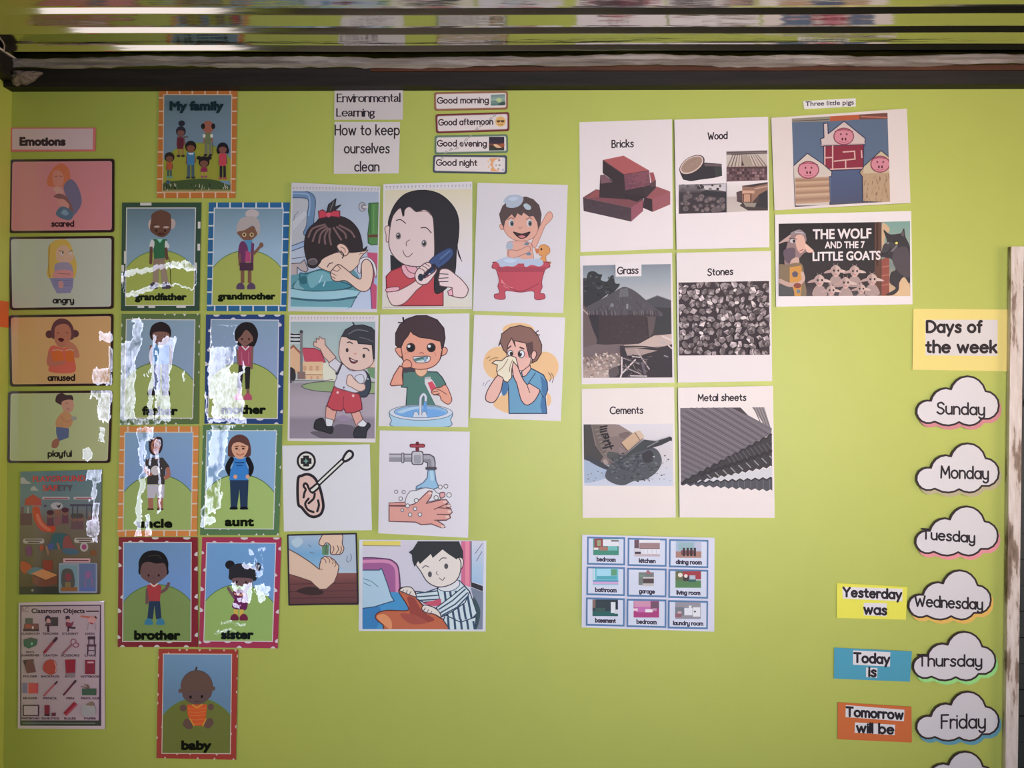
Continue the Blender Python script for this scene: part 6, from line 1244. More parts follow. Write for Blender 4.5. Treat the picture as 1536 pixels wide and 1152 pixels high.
facet([(115, 970), (270, 875), (320, 890), (820, 985), (840, 1000), (830, 1140), (690, 1265), (125, 1135)], (72, 56, 60)); d.poly([(115, 970), (270, 875), (620, 940), (820, 990), (690, 1105)], (124, 72, 76)); d.poly([(270, 880), (330, 900), (300, 970), (160, 985)], (146, 80, 78)); d.poly([(690, 1095), (830, 1000), (825, 1145), (690, 1265)], (150, 84, 94)); d.poly([(115, 970), (690, 1100), (690, 1265), (122, 1130)], (74, 58, 62)); d.stroke([(130, 975), (690, 1098)], 7, (130, 84, 86))
facet([(320, 705), (360, 700), (480, 780), (840, 860), (850, 985), (640, 1000), (540, 990), (310, 975)], (58, 46, 48)); d.poly([(320, 705), (370, 698), (470, 790), (330, 808)], (124, 86, 90)); d.poly([(315, 810), (610, 800), (600, 985), (310, 975)], (56, 44, 46)); d.poly([(560, 930), (860, 960), (760, 1030), (640, 990)], (50, 40, 42))
d.poly([(350, 525), (600, 475), (905, 655), (905, 840), (620, 890), (350, 680)], (62, 48, 50)); d.poly([(350, 525), (600, 475), (905, 655), (605, 700)], (172, 90, 88)); d.poly([(350, 530), (605, 700), (615, 885), (355, 685)], (56, 44, 46)); d.poly([(605, 700), (905, 655), (918, 830), (620, 890)], (120, 72, 84)); d.stroke([(605, 700), (905, 656)], 7, (100, 52, 58)); d.stroke([(360, 528), (605, 698)], 8, (140, 80, 80)); d.poly([(700, 690), (905, 660), (910, 780), (820, 830), (700, 760)], (130, 78, 86))
rnd = random.Random(3)
for i in range(26): x, y = rnd.uniform(640, 890), rnd.uniform(710, 850); d.rect(x, y, x + rnd.uniform(10, 40), y + rnd.uniform(6, 18), rnd.choice(((112, 66, 78), (138, 84, 90), (104, 62, 70))), up=(i == 0))
for i in range(20): x = rnd.uniform(140, 660); y = 1000 + (x - 140) * .22 + rnd.uniform(10, 120); d.rect(x, y, x + rnd.uniform(10, 40), y + rnd.uniform(5, 14), rnd.choice(((82, 64, 68), (64, 50, 54))), up=(i == 0))

d = material('white sheet headed Wood with four pictures of logs and planks', [(1010.6, 181), (1150.4, 177), (1152.4, 372), (1014, 375)], 'Wood', (488, 714), (285, 275), 78, (232, 222, 220), (6, 8), (1000, 175))
d.poly([(430, 560), (650, 578), (655, 720), (560, 745), (400, 765), (280, 785), (190, 765), (150, 680)], (52, 48, 50)); d.poly([(440, 575), (650, 580), (650, 610), (450, 605)], (104, 86, 84)); d.poly([(560, 620), (650, 615), (650, 715), (580, 735)], (58, 62, 58))
d.el(295, 590, 168, 96, (64, 46, 46), rot=-32, n=30); d.el(292, 588, 155, 86, (216, 190, 180), rot=-32, n=30); d.el(292, 586, 140, 74, (164, 134, 116), rot=-32, n=30)
for r in (110, 80, 50): d.stroke(ell(300, 582, r, r * .52, -32) + [ell(300, 582, r, r * .52, -32)[0]], 6, (148, 118, 100))
d.grad([(705, 425), (1192, 415), (1194, 775), (708, 790)], [(0, (190, 172, 166)), (.1, (96, 80, 78)), (.14, (206, 190, 178)), (.5, (196, 176, 160)), (.56, (84, 62, 62)), (1, (110, 80, 80))])
for i in range(12):
    x = 715 + i * 42; xt = 900 + (i - 4.6) * 26; d.poly([(xt, 468), (xt + 12, 468), (x + 16, 610), (x, 612)], rnd.choice(((132, 110, 98), (160, 138, 122), (112, 92, 84)))); 
d.poly([(905, 480), (955, 470), (1020, 610), (890, 600)], (170, 150, 134)); d.poly([(890, 540), (920, 600), (885, 600)], (70, 52, 52)); d.stroke([(705, 442), (1190, 430)], 14, (92, 76, 76), caps=False); d.stroke([(760, 470), (1190, 448)], 8, (88, 70, 66), caps=False); d.stroke([(710, 620), (1192, 620)], 10, (84, 48, 50), caps=False)
for r in range(4):
    for i in range(16): x = 712 + i * 30; y = 636 + r * 36; d.rect(x + rnd.uniform(-3, 3), y, x + 24, y + 28, rnd.choice(((112, 84, 84), (136, 100, 98), (84, 60, 62), (150, 116, 116), (70, 50, 54))), up=(r + i == 0))
d.grad([(138, 825), (702, 812), (705, 1158), (140, 1175)], [(0, (130, 120, 118)), (.2, (100, 92, 92)), (.3, (64, 56, 58)), (1, (62, 52, 54))]); d.poly([(360, 840), (520, 835), (700, 815), (702, 910), (600, 890), (420, 885)], (206, 192, 190)); d.poly([(430, 890), (700, 925), (700, 985), (380, 950)], (52, 48, 50))
for i in range(14): x, y = rnd.uniform(150, 690), rnd.uniform(822, 890); d.blob(ell(x, y, rnd.uniform(10, 26), rnd.uniform(10, 20), 0, n=7), rnd.choice(((92, 84, 84), (120, 112, 110), (60, 54, 56))))
for i in range(46):
    x, y = rnd.uniform(160, 680), rnd.uniform(905, 1140); r = rnd.uniform(20, 38)
    if x > 420 and y < 985: continue
    d.el(x, y, r, r * .86, rnd.choice(((110, 96, 94), (92, 80, 80), (122, 104, 100), (78, 68, 70))), n=10); d.el(x + 3, y + 3, r * .62, r * .5, rnd.choice(((128, 110, 106), (98, 86, 86))), n=8)
d.grad([(706, 808), (1194, 800), (1196, 1138), (708, 1158)], [(0, (228, 214, 208)), (.45, (214, 200, 192)), (.5, (190, 172, 164)), (1, (200, 184, 172))]); d.poly([(880, 845), (1194, 800), (1196, 1138), (960, 1138), (860, 1080), (890, 1050), (825, 1030), (830, 920), (890, 900), (930, 860)], (72, 58, 56)); d.poly([(820, 920), (880, 900), (900, 1010), (830, 1030)], (86, 66, 66)); d.poly([(890, 850), (1010, 860), (1190, 820), (1194, 920), (1090, 950), (1000, 1050), (890, 1035)], (150, 110, 90)); d.rect(898, 930, 1000, 1045, (92, 52, 42)); d.rect(910, 944, 985, 1035, (194, 146, 118)); d.poly([(890, 900), (1035, 900), (1035, 935), (890, 938)], (206, 158, 130)); d.poly([(1085, 950), (1194, 890), (1196, 1110), (1000, 1090), (1090, 1040)], (54, 50, 52)); d.stroke([(1040, 880), (1190, 850)], 12, (196, 160, 140)); d.poly([(900, 1040), (1060, 1050), (1040, 1100), (930, 1090)], (150, 136, 120))

d = material('sheet headed Grass with a photograph of thatched round huts', [(870, 384), (1007, 380), (1010.4, 574), (872.4, 576.4)], 'Grass', (525, 768), (294, 288), 80, (243, 232, 231), (1, 8), (860, 375))
PQ = [(115, 188), (1160, 175), (1175, 1530), (118, 1535)]
d.clip = [d.P(p) for p in PQ]
d.grad(PQ, [(0, (138, 142, 148)), (.12, (160, 164, 168)), (.25, (184, 182, 182)), (.36, (196, 192, 190)), (.6, (84, 70, 68)), (.68, (150, 122, 110)), (.72, (116, 98, 94)), (1, (196, 170, 156))])
d.blob([(100, 360), (150, 350), (180, 270), (250, 258), (300, 290), (345, 300), (330, 360), (400, 380), (440, 320), (480, 310), (500, 400), (555, 410), (520, 470), (420, 560), (240, 660), (100, 680)], (50, 50, 50)); 
for i in range(26): x = rnd.uniform(120, 480); d.el(x, rnd.uniform(300, 620), rnd.uniform(10, 30), rnd.uniform(8, 22), rnd.choice(((66, 66, 64), (40, 40, 40), (82, 84, 84))), n=8)
d.poly([(120, 670), (240, 660), (480, 520), (1200, 700), (1200, 1100), (120, 1150)], (62, 52, 52)); d.poly([(860, 605), (1000, 548), (1180, 615), (1180, 720), (960, 700)], (78, 74, 78)); d.poly([(960, 690), (1180, 700), (1180, 1010), (970, 1000)], (58, 56, 56)); d.stroke([(870, 606), (1000, 552), (1170, 612)], 9, (120, 118, 120))
d.poly([(240, 660), (420, 525), (400, 560), (300, 630)], (180, 172, 170)); d.blob([(140, 700), (280, 620), (420, 545), (560, 460), (630, 448), (740, 500), (860, 600), (960, 690), (1060, 760), (1040, 800), (900, 770), (600, 780), (300, 775), (150, 750)], (86, 80, 82)); d.poly([(560, 470), (650, 460), (660, 560), (540, 570)], (110, 106, 108))
for i in range(90):
    x = rnd.uniform(200, 960); yt = 470 + abs(x - 620) * .62; y = rnd.uniform(yt + 20, 740); l = rnd.uniform(20, 60); s = (x - 620) / 600; d.stroke([(x, y), (x + l * s, y + l)], 6, rnd.choice(((68, 62, 64), (106, 100, 102), (78, 66, 70), (96, 80, 84))), up=(i % 9 == 0))
for i in range(40): x = 170 + i * 22; d.stroke([(x, 735 + 8 * math.sin(i)), (x + 6, 790)], 9, rnd.choice(((122, 108, 106), (66, 54, 54), (96, 84, 84))), up=(i == 0))
d.poly([(190, 780), (400, 790), (900, 790), (985, 800), (960, 960), (920, 1060), (780, 1125), (600, 1135), (300, 1100), (240, 960)], (66, 52, 52)); d.poly([(190, 780), (300, 785), (310, 1100), (260, 1040)], (50, 44, 46)); d.poly([(860, 800), (985, 800), (950, 1000), (900, 1060)], (98, 82, 80)); d.stroke([(870, 820), (890, 1060)], 26, (58, 46, 46))
for i in range(40): x = rnd.uniform(320, 860); y = rnd.uniform(850, 1080); d.rect(x, y, x + rnd.uniform(8, 40), y + rnd.uniform(6, 18), rnd.choice(((74, 60, 60), (84, 68, 66), (58, 46, 48))), up=(i == 0))
d.el(462, 665, 22, 24, (130, 126, 128)); d.rect(630, 650, 655, 710, (140, 136, 136)); d.blob([(115, 700), (160, 740), (230, 950), (280, 1080), (240, 1180), (115, 1190)], (110, 90, 86)); d.stroke([(120, 720), (170, 770)], 14, (190, 160, 150))
d.poly([(100, 1180), (270, 1130), (600, 1150), (560, 1230), (300, 1290), (100, 1370)], (122, 102, 100)); d.poly([(600, 1140), (780, 1130), (960, 1030), (1180, 1010), (1180, 1150), (900, 1170), (620, 1190)], (206, 178, 164))
for i in range(150): x = rnd.uniform(125, 560); y = rnd.uniform(1240 + max(0, 320 - x) * .25, 1525); d.blob(ell(x, y, rnd.uniform(8, 24), rnd.uniform(6, 15), rnd.uniform(0, 90), n=6), rnd.choice(((214, 186, 168), (170, 140, 126), (226, 204, 190), (140, 116, 106), (190, 158, 140))), n=2)
d.poly([(560, 1170), (1000, 1180), (1180, 1130), (1180, 1540), (430, 1540), (420, 1440), (560, 1380)], (54, 46, 48)); d.blob([(430, 1440), (520, 1400), (540, 1480), (480, 1530), (430, 1520)], (96, 82, 82)); d.stroke([(560, 1160), (880, 1165), (1100, 1220)], 16, (60, 50, 50), smooth=True); d.poly([(610, 1180), (760, 1180), (900, 1200), (1000, 1210), (820, 1260), (640, 1270)], (176, 150, 140))
for a, w_, c in (([(575, 1290), (575, 1480), (560, 1530)], 18, (226, 206, 200)), ([(580, 1480), (735, 1320)], 18, (220, 200, 194)), ([(740, 1190), (900, 1430)], 16, (190, 168, 160)), ([(640, 1420), (800, 1490)], 14, (170, 150, 144)), ([(680, 1510), (870, 1515)], 14, (214, 196, 190)), ([(1060, 1040), (1170, 1090)], 20, (226, 206, 198)), ([(1130, 1150), (1175, 1190)], 16, (226, 206, 198)), ([(600, 1300), (780, 1370)], 12, (160, 140, 136)), ([(1080, 1270), (1120, 1285)], 14, (160, 146, 146)), ([(620, 1380), (640, 1440)], 14, (170, 156, 150)), ([(820, 1360), (850, 1480)], 34, (104, 90, 96)), ([(700, 1280), (790, 1290)], 10, (230, 214, 206)), ([(1040, 1110), (1090, 1120)], 30, (196, 176, 170))): d.stroke(a, w_, c)
for i in range(40): x, y = rnd.uniform(570, 900), rnd.uniform(1250, 1525); l = rnd.uniform(20, 70); a = rnd.uniform(-.8, 1.2); d.stroke([(x, y), (x + l * math.cos(a), y + l * math.sin(a))], 6, rnd.choice(((130, 112, 110), (90, 76, 78), (40, 34, 36), (160, 140, 134))), up=(i % 8 == 0))
d.clip = None; d.part('caption_patch').poly([(498, 160), (808, 155), (808, 322), (500, 326)], (240, 225, 222)); d.layer += 1; d.part('lettering_front'); d.hand('Grass', 525, 768, 294, 80, 15, (44, 34, 40), y1=288, gap=15)

d = material('sheet headed Stones with a photograph of packed grey stones', [(1013.8, 380), (1154, 377.6), (1156, 571.6), (1016, 574)], 'Stones', (484, 780), (312, 300), 78, (244, 232, 232), (6, 10), (1000, 375))
PQ = [(135, 395), (1210, 378), (1218, 1258), (142, 1268)]; d.clip = [d.P(p) for p in PQ]
d.poly(PQ, (64, 50, 52))
rnd = random.Random(21); used = []
nx, ny = 13, 11
for j in range(ny):
    for i in range(nx):
        u = (i + .5 + rnd.uniform(-.3, .3) + .5 * (j % 2) - .25) / nx; v = (j + .5 + rnd.uniform(-.3, .3)) / ny
        if u > 1.03: continue
        x, y = 135 + u * 1080, 388 + v * 875; r = rnd.uniform(42, 60); a0 = rnd.uniform(0, 360); n = rnd.choice((4, 5, 5, 6)); asp = rnd.uniform(.58, .95); ro = rnd.uniform(0, 180)
        out = [(x + (p[0] - x) * rnd.uniform(.78, 1.1), y + (p[1] - y) * rnd.uniform(.78, 1.1)) for p in ell(x, y, r, r * asp, ro, n=n)]
        g = rnd.choice((118, 134, 148, 158, 172, 112, 142, 128)); cc = lambda k: (min(250, int(g * k + 8)), min(240, int(g * k * .93)), min(238, int(g * k * .92)))
        big = [(x + (p[0] - x) * 1.16, y + (p[1] - y) * 1.16) for p in out]
        d.poly(big, (48, 38, 40), up=(i % 3 == 0)); d.layer += .4
        d.poly(out, cc(.86), up=False); d.layer += .4
        for q_ in range(len(out)):      # facets fan from an off-centre peak
            pk = (x - r * .12, y - r * .16)
            if rnd.random() < .8: d.poly([pk, mix(pk, out[q_], .9), mix(pk, out[(q_ + 1) % len(out)], .9)], cc(rnd.choice((.62, .8, .98, 1.1, 1.25, 1.4))), up=False)
        d.layer += .4
for x, y in ((800, 490), (500, 640), (820, 640), (660, 830), (900, 820), (1010, 640), (400, 1000)): d.blob(ell(x, y, rnd.uniform(22, 40), rnd.uniform(14, 26), rnd.uniform(-60, 60), n=6), (230, 212, 206), n=2)
d.clip = None

d = material('sheet headed Cements with a torn cement bag and trowel', [(872.4, 583.4), (1010, 580.4), (1012.6, 775.4), (874, 776.6)], 'Cements', (440, 828), (244, 240), 80, (240, 230, 236), (1, 8), (860, 590))
PQ = [(122, 372), (1182, 362), (1190, 1105), (130, 1108)]; d.clip = [d.P(p) for p in PQ]
d.grad(PQ, [(0, (224, 214, 220)), (.5, (214, 204, 208)), (1, (206, 206, 222))])
d.blob([(100, 760), (220, 800), (440, 900), (400, 1010), (100, 1060)], (170, 182, 204)); d.poly([(100, 372), (510, 370), (690, 465), (840, 540), (640, 720), (440, 860), (300, 850), (100, 740)], (134, 114, 110)); d.poly([(100, 372), (210, 372), (260, 620), (360, 760), (300, 850), (120, 790)], (74, 68, 66)); d.poly([(220, 380), (330, 380), (400, 640), (380, 760), (280, 640)], (112, 98, 92)); d.blob([(150, 740), (330, 820), (440, 900), (380, 910), (200, 820)], (66, 66, 74)); d.poly([(400, 380), (540, 372), (700, 470), (660, 500), (430, 520)], (150, 128, 122)); d.blob([(540, 490), (640, 460), (680, 480), (600, 540)], (120, 100, 98)); d.blob([(420, 700), (540, 720), (560, 780), (480, 810), (400, 760)], (84, 84, 82)); d.poly([(540, 640), (640, 690), (560, 770)], (146, 122, 122))
d.part('lettering'); 
for k, ch in enumerate('ment'):
    x, y = 365 + k * 26, 395 + k * 82; d.fr(860, 590)
    # letters of the bag read downwards
    gl = {'m': [[(330, 10), (405, -4)], [(330, 40), (400, 26)], [(330, 68), (398, 54)]], 'e': [[(345, 100), (410, 90), (430, 130), (390, 150), (365, 120)], [(385, 95), (400, 145)]], 'n': [[(355, 185), (430, 165)], [(400, 172), (450, 200), (390, 230)]], 't': [[(365, 262), (480, 232)], [(440, 222), (460, 268)]]}[ch]
    for a in gl: d.stroke([(p[0] - 6, p[1] + 395) for p in a], 20, (40, 34, 36))
d.part('picture')
for k in range(7): d.stroke([(258 + k * 18, 440 + k * 48), (300 + k * 16, 430 + k * 48)], 9, (150, 134, 126))
d.poly([(575, 590), (730, 460), (795, 440), (850, 520), (780, 570), (650, 690)], (206, 170, 140)); d.poly([(740, 460), (795, 440), (850, 520), (800, 545)], (214, 186, 166)); d.stroke([(735, 470), (790, 555)], 9, (110, 86, 74)); d.stroke([(575, 600), (650, 690)], 9, (90, 66, 60))
d.blob([(380, 1000), (430, 870), (560, 780), (720, 680), (860, 640), (980, 660), (1040, 740), (1050, 840), (980, 950), (860, 1030), (720, 1050), (600, 1100), (470, 1075)], (84, 84, 90))
for i in range(160): x, y = rnd.uniform(430, 1010), rnd.uniform(720, 1050); d.blob(ell(x, y, rnd.uniform(8, 26), rnd.uniform(6, 14), rnd.uniform(-30, 30), n=6), rnd.choice(((70, 70, 76), (100, 100, 104), (60, 60, 64), (112, 112, 116), (90, 90, 96))), n=2) if (x - 710) ** 2 / 300 ** 2 + (y - 880) ** 2 / 180 ** 2 < 1 else None
d.blob([(820, 730), (900, 680), (950, 720), (940, 800), (880, 830), (830, 800)], (54, 52, 56)); d.poly([(640, 720), (840, 550), (980, 570), (1150, 515), (1170, 555), (1040, 620), (900, 660), (700, 720), (440, 880)], (66, 68, 68)); d.stroke([(890, 640), (1150, 540)], 46, (58, 56, 58)); d.stroke([(880, 640), (1010, 570)], 14, (130, 130, 128)); d.stroke([(1140, 520), (1165, 560)], 14, (40, 38, 40)); d.blob([(355, 800), (390, 790), (410, 840), (370, 850)], (170, 150, 144))
for i in range(30): x = rnd.choice((rnd.uniform(160, 400), rnd.uniform(900, 1150))); y = rnd.uniform(920, 1080) if x < 500 else rnd.uniform(740, 1060); d.el(x, y, rnd.uniform(4, 16), rnd.uniform(4, 12), rnd.choice(((110, 108, 114), (150, 146, 150), (84, 82, 88), (180, 176, 182))), n=7)
d.clip = None

d = material('sheet headed Metal sheets with a stack of corrugated metal sheets', [(1016, 581.6), (1156.8, 578.6), (1159.4, 775.4), (1018.6, 775.4)], 'Metal sheets', (370, 934), (250, 244), 76, (240, 230, 233), (6, 12), (1000, 570))
d.clip = [d.P(p) for p in ((155, 330), (1240, 325), (1246, 1340), (162, 1340))]
d.poly([(1005, 325), (1150, 322), (1230, 580), (1150, 530)], (150, 138, 138))
for k in range(4): d.stroke([(1025 + k * 34, 325), (1130 + k * 28, 560)], 11, (108, 96, 98))
d.poly([(155, 335), (870, 328), (960, 420), (1240, 575), (1235, 640), (1100, 720), (860, 860), (600, 990), (400, 1100), (280, 1150), (165, 1240)], (112, 102, 108)); d.poly([(760, 330), (870, 328), (960, 425), (900, 400)], (70, 60, 64)); d.poly([(280, 1120), (460, 1060), (300, 1160), (165, 1240)], (104, 100, 110))
for k in range(34):
    t = k / 33; x1 = 1225 - 1060 * t; y1 = 640 + 590 * t; dx, dy = -1, -.62 + .16 * t; L = min(720, 1250 * (1 - t) + 250)
    d.stroke([(x1, y1 - 14), (x1 + dx * L, y1 - 14 + dy * L)], 10 - 4 * t, (84, 76, 82) if k % 2 else (134, 122, 124), caps=False, up=(k % 6 == 0))
def wavy(x0, y0, x1, y1, n, a): return [(x0 + (x1 - x0) * i / (n * 4), y0 + (y1 - y0) * i / (n * 4) + a * math.sin(i * math.pi / 2)) for i in range(n * 4 + 1)]
top = wavy(162, 1230, 1240, 650, 13, 13); bot = wavy(162, 1250, 1242, 1030, 13, 13)
d.poly(top + bot[::-1], (58, 54, 56)); d.stroke(top, 20, (48, 42, 44)); mid = wavy(400, 1130, 1240, 850, 11, 14)
for k in range(12): d.stroke([(700 + k * 48, 925 - k * 16 - 14), (760 + k * 50, 1000 - k * 14)], 10, (96, 88, 90), up=(k == 0))
d.stroke(mid, 30, (44, 40, 42))
for k in range(9): d.stroke([(480 + k * 92, 1132 - k * 28), (520 + k * 94, 1172 - k * 26)], 14, (150, 142, 142), up=(k == 0))
d.poly(wavy(330, 1215, 1242, 1040, 11, 11) + wavy(330, 1222, 1246, 1175, 11, 11)[::-1], (214, 208, 212)); b1, b2 = wavy(162, 1232, 1246, 1175, 12, 13), wavy(162, 1250, 1246, 1318, 12, 13); d.poly(b1 + b2[::-1], (80, 78, 84)); d.stroke(b1, 17, (48, 44, 52))
for k in range(9): d.stroke([(620 + k * 74, 1215 - k * 3), (622 + k * 74, 1262 + k * 5)], 9, (104, 102, 108), up=(k == 0))
d.clip = None

# ---- tale pictures
d = Sheet('title_strip', 'tiny white strip reading Three little pigs', 'card', [(1204.4, 151.8), (1283, 147.6), (1283.4, 160), (1205.8, 164)], paper=(236, 220, 212), wref=(228, 212, 210), lift=(1, 1))
d.fr(1150, 145, 1536 / 224); d.part('lettering').text('Three little pigs', 398, 892, 98, 46, (74, 62, 70), 0.02, y1=82)
d = Sheet('story_picture', 'white sheet with a blue craft picture of three pigs and houses', 'picture', [(1156, 177.6), (1357.6, 164.8), (1363, 305.6), (1161, 316)], 'story pictures at the upper right', paper=(234, 216, 210), wref=(240, 230, 232), lift=(3, 8))
d.fr(1150, 145, 1536 / 224); PQ = [(252, 232), (1226, 178), (1252, 1088), (282, 1138)]; d.clip = [d.P(p) for p in PQ]; d.part('picture')
d.poly(PQ, (96, 110, 134)); d.poly([(252, 225), (640, 205), (640, 262), (256, 270)], (150, 138, 122)); d.poly([(640, 205), (940, 188), (940, 245), (640, 262)], (190, 92, 60)); d.poly([(940, 190), (1226, 175), (1228, 240), (940, 246)], (122, 76, 66)); d.stroke([(270, 258), (630, 244)], 8, (90, 78, 70)); d.stroke([(960, 216), (1215, 226)], 12, (206, 120, 92))
d.grad([(650, 770), (960, 760), (980, 1100), (650, 1120)], [(0, (82, 94, 126)), (1, (78, 82, 108))]); d.poly([(252, 1095), (1252, 1080), (1252, 1100), (282, 1140)], (84, 84, 98))
OUTL = (58, 56, 80)
d.part('house').shape([(545, 440), (580, 430), (575, 285), (618, 280), (622, 390), (785, 262), (1000, 440), (995, 510), (555, 520)], (216, 192, 186), OUTL, 8, False); d.shape([(575, 515), (985, 500), (980, 755), (580, 770)], (142, 44, 62), OUTL, 8, False)
for a in ([(588, 520), (588, 762)], [(668, 510), (668, 760)], [(590, 636), (668, 632)], [(680, 672), (895, 650), (890, 570), (770, 578)], [(800, 665), (800, 755)], [(590, 756), (970, 742)], [(960, 560), (965, 640)]): d.stroke(a, 13, (220, 176, 168), caps=False)
d.stroke([(555, 505), (990, 492)], 12, (204, 170, 164))
d.shape([(265, 720), (410, 590), (570, 700), (660, 780), (655, 830), (630, 830), (640, 1130), (285, 1130)], (214, 196, 184), OUTL, 8, False)
d.grad([(285, 840), (630, 830), (640, 1090), (290, 1110)], [(0, (196, 158, 132)), (.12, (160, 120, 98)), (.18, (206, 168, 138)), (.36, (162, 122, 98)), (.42, (208, 170, 140)), (.6, (164, 124, 100)), (.66, (208, 172, 144)), (.84, (166, 128, 106)), (1, (200, 160, 134))])
d.shape([(940, 790), (990, 720), (1160, 565), (1250, 640), (1270, 1100), (975, 1085), (970, 830)], (188, 156, 124), OUTL, 7, False); d.poly([(985, 730), (1160, 575), (1240, 640), (1240, 790), (980, 800)], (206, 184, 154))
rnd = random.Random(8)
for i in range(40): x, y = rnd.uniform(985, 1240), rnd.uniform(810, 1070); d.stroke([(x, y), (x + rnd.uniform(-16, 16), y + rnd.uniform(20, 50))], 7, rnd.choice(((160, 124, 96), (176, 140, 108), (146, 112, 88))), up=(i % 10 == 0))
def pig(x, y, rx, ry):
    d.part('pig', new=True).shape(ell(x, y, rx, ry, n=18), (216, 138, 150), (146, 70, 88), 9); d.stroke([(x - rx * .6, y - ry * .72), (x - rx * .1, y - ry * .82), (x + rx * .6, y - ry * .72)], 12, (170, 84, 100), smooth=True)
    for s in (-1, 1): d.el(x + s * 30, y - 22, 9, 11, (110, 60, 72)); d.el(x + s * 16 + 2, y + 28, 9, 15, (92, 36, 52)); d.stroke([(x + s * rx * .9, y - ry * .6), (x + s * rx * .5, y - ry * .8)], 9, (146, 70, 88))
    d.stroke([(x - 46, y + 52), (x, y + 62), (x + 46, y + 50)], 6, (176, 96, 110), smooth=True)
pig(780, 418, 100, 84); pig(420, 760, 104, 86); pig(1150, 705, 94, 82)
d.clip = None

WWF = (238, 225, 224)
d = Sheet('story_picture', 'white sheet with a dark film picture titled The Wolf and the 7 Little Goats', 'picture', [(1161.6, 322.4), (1364, 317.6), (1366, 457), (1163.4, 460.4)], 'story pictures at the upper right', paper=(240, 224, 220), wref=WWF, lift=(3, 8))
F = 1536 / 220
d.fr(1156, 310, F); PQ = [(78, 182), (1438, 164), (1442, 936), (78, 940)]; d.clip = [d.P(p) for p in PQ]; d.part('picture')
d.grad(PQ, [(0, (40, 34, 34)), (.5, (50, 44, 44)), (.8, (52, 42, 42)), (1, (84, 70, 72))]); d.poly([(1075, 170), (1145, 170), (1140, 940), (1075, 940)], (98, 64, 52)); d.poly([(1090, 170), (1112, 170), (1110, 620), (1092, 620)], (70, 46, 40)); d.rect(510, 182, 520, 230, (70, 54, 54))
d.grad([(1145, 166), (1440, 160), (1442, 940), (1145, 940)], [(0, (128, 160, 148)), (.3, (150, 160, 146)), (.6, (128, 136, 128)), (.8, (190, 160, 130)), (1, (216, 176, 136))]); d.blob([(1150, 200), (1190, 190), (1230, 250), (1180, 330), (1170, 440), (1150, 480)], (212, 172, 134)); d.blob([(1290, 800), (1380, 750), (1440, 860), (1440, 960), (1320, 960)], (222, 182, 140)); d.poly([(1145, 560), (1225, 520), (1225, 940), (1145, 940)], (150, 78, 66))
for y in (640, 730, 830): d.stroke([(1150, y), (1220, y - 14)], 10, (186, 112, 94))
d.part('wolf'); WO = (58, 52, 54)
d.blob([(1130, 520), (1170, 430), (1200, 370), (1165, 250), (1230, 295), (1320, 290), (1350, 280), (1378, 235), (1392, 320), (1430, 400), (1440, 480), (1440, 800), (1380, 740), (1330, 800), (1320, 880), (1260, 930), (1190, 925), (1290, 860), (1230, 800), (1240, 700), (1290, 660), (1250, 560), (1190, 540)], WO); d.blob([(1280, 460), (1400, 430), (1440, 560), (1440, 740), (1330, 700), (1260, 580)], (84, 72, 76)); d.blob([(1170, 400), (1250, 380), (1320, 420), (1270, 460), (1190, 500), (1150, 480)], (70, 64, 66)); d.blob([(1345, 300), (1372, 262), (1375, 320)], (96, 84, 86)); d.el(1300, 388, 14, 13, (240, 214, 110)); d.el(1212, 388, 14, 11, (126, 120, 124)); d.stroke([(1270, 372), (1310, 366)], 9, (34, 30, 32)); d.stroke([(1255, 470), (1300, 420)], 20, (120, 112, 116), smooth=True); d.stroke([(1150, 500), (1200, 490), (1240, 440)], 10, (36, 32, 34), smooth=True)
GO, GS = (206, 172, 160), (150, 116, 112)
def goat(x, y, r, c=GO):
    d.part('goat', new=True).blob([(x - r * 1.1, y + r * 2.6), (x - r * .8, y + r * 1.2), (x, y + r * .8), (x + r * .8, y + r * 1.2), (x + r * 1.2, y + r * 2.6)], mix3(c, (120, 96, 96), .35))
    d.blob([(x - r * .7, y - r * .2), (x - r * 1.5, y + r * .0), (x - r * 2.0, y + r * .42), (x - r * 1.2, y + r * .38), (x - r * .5, y + r * .2)], mix3(c, (160, 120, 116), .4)); d.blob([(x + r * .7, y - r * .2), (x + r * 1.4, y - r * .1), (x + r * 2.0, y + r * .3), (x + r * 1.2, y + r * .34), (x + r * .5, y + r * .2)], mix3(c, (230, 200, 190), .4))
    d.blob([(x - r * .8, y - r * .4), (x, y - r), (x + r * .8, y - r * .4), (x + r * .75, y + r * .3), (x + r * .3, y + r * .95), (x - r * .3, y + r * .95), (x - r * .75, y + r * .3)], c); d.blob([(x - r * .7, y - r * .4), (x - r * .1, y - r * .9), (x, y), (x - r * .3, y + r * .9), (x - r * .75, y + r * .3)], mix3(c, (130, 100, 98), .35))
    for s in (-1, 1): d.el(x + s * r * .36 + 4, y - r * .02, r * .17, r * .2, (58, 42, 42), n=10)
    d.el(x + 4, y + r * .62, r * .22, r * .14, (206, 130, 130), n=10); d.stroke([(x - r * .25, y - r * .9), (x - r * .35, y - r * 1.2)], 9, (120, 100, 96)); d.stroke([(x + r * .25, y - r * .9), (x + r * .35, y - r * 1.2)], 9, (120, 100, 96))
for x, y, r in ((670, 675, 62), (865, 680, 60), (500, 775, 62), (1045, 765, 62), (770, 800, 60), (620, 880, 54), (930, 865, 52)): goat(x, y, r)
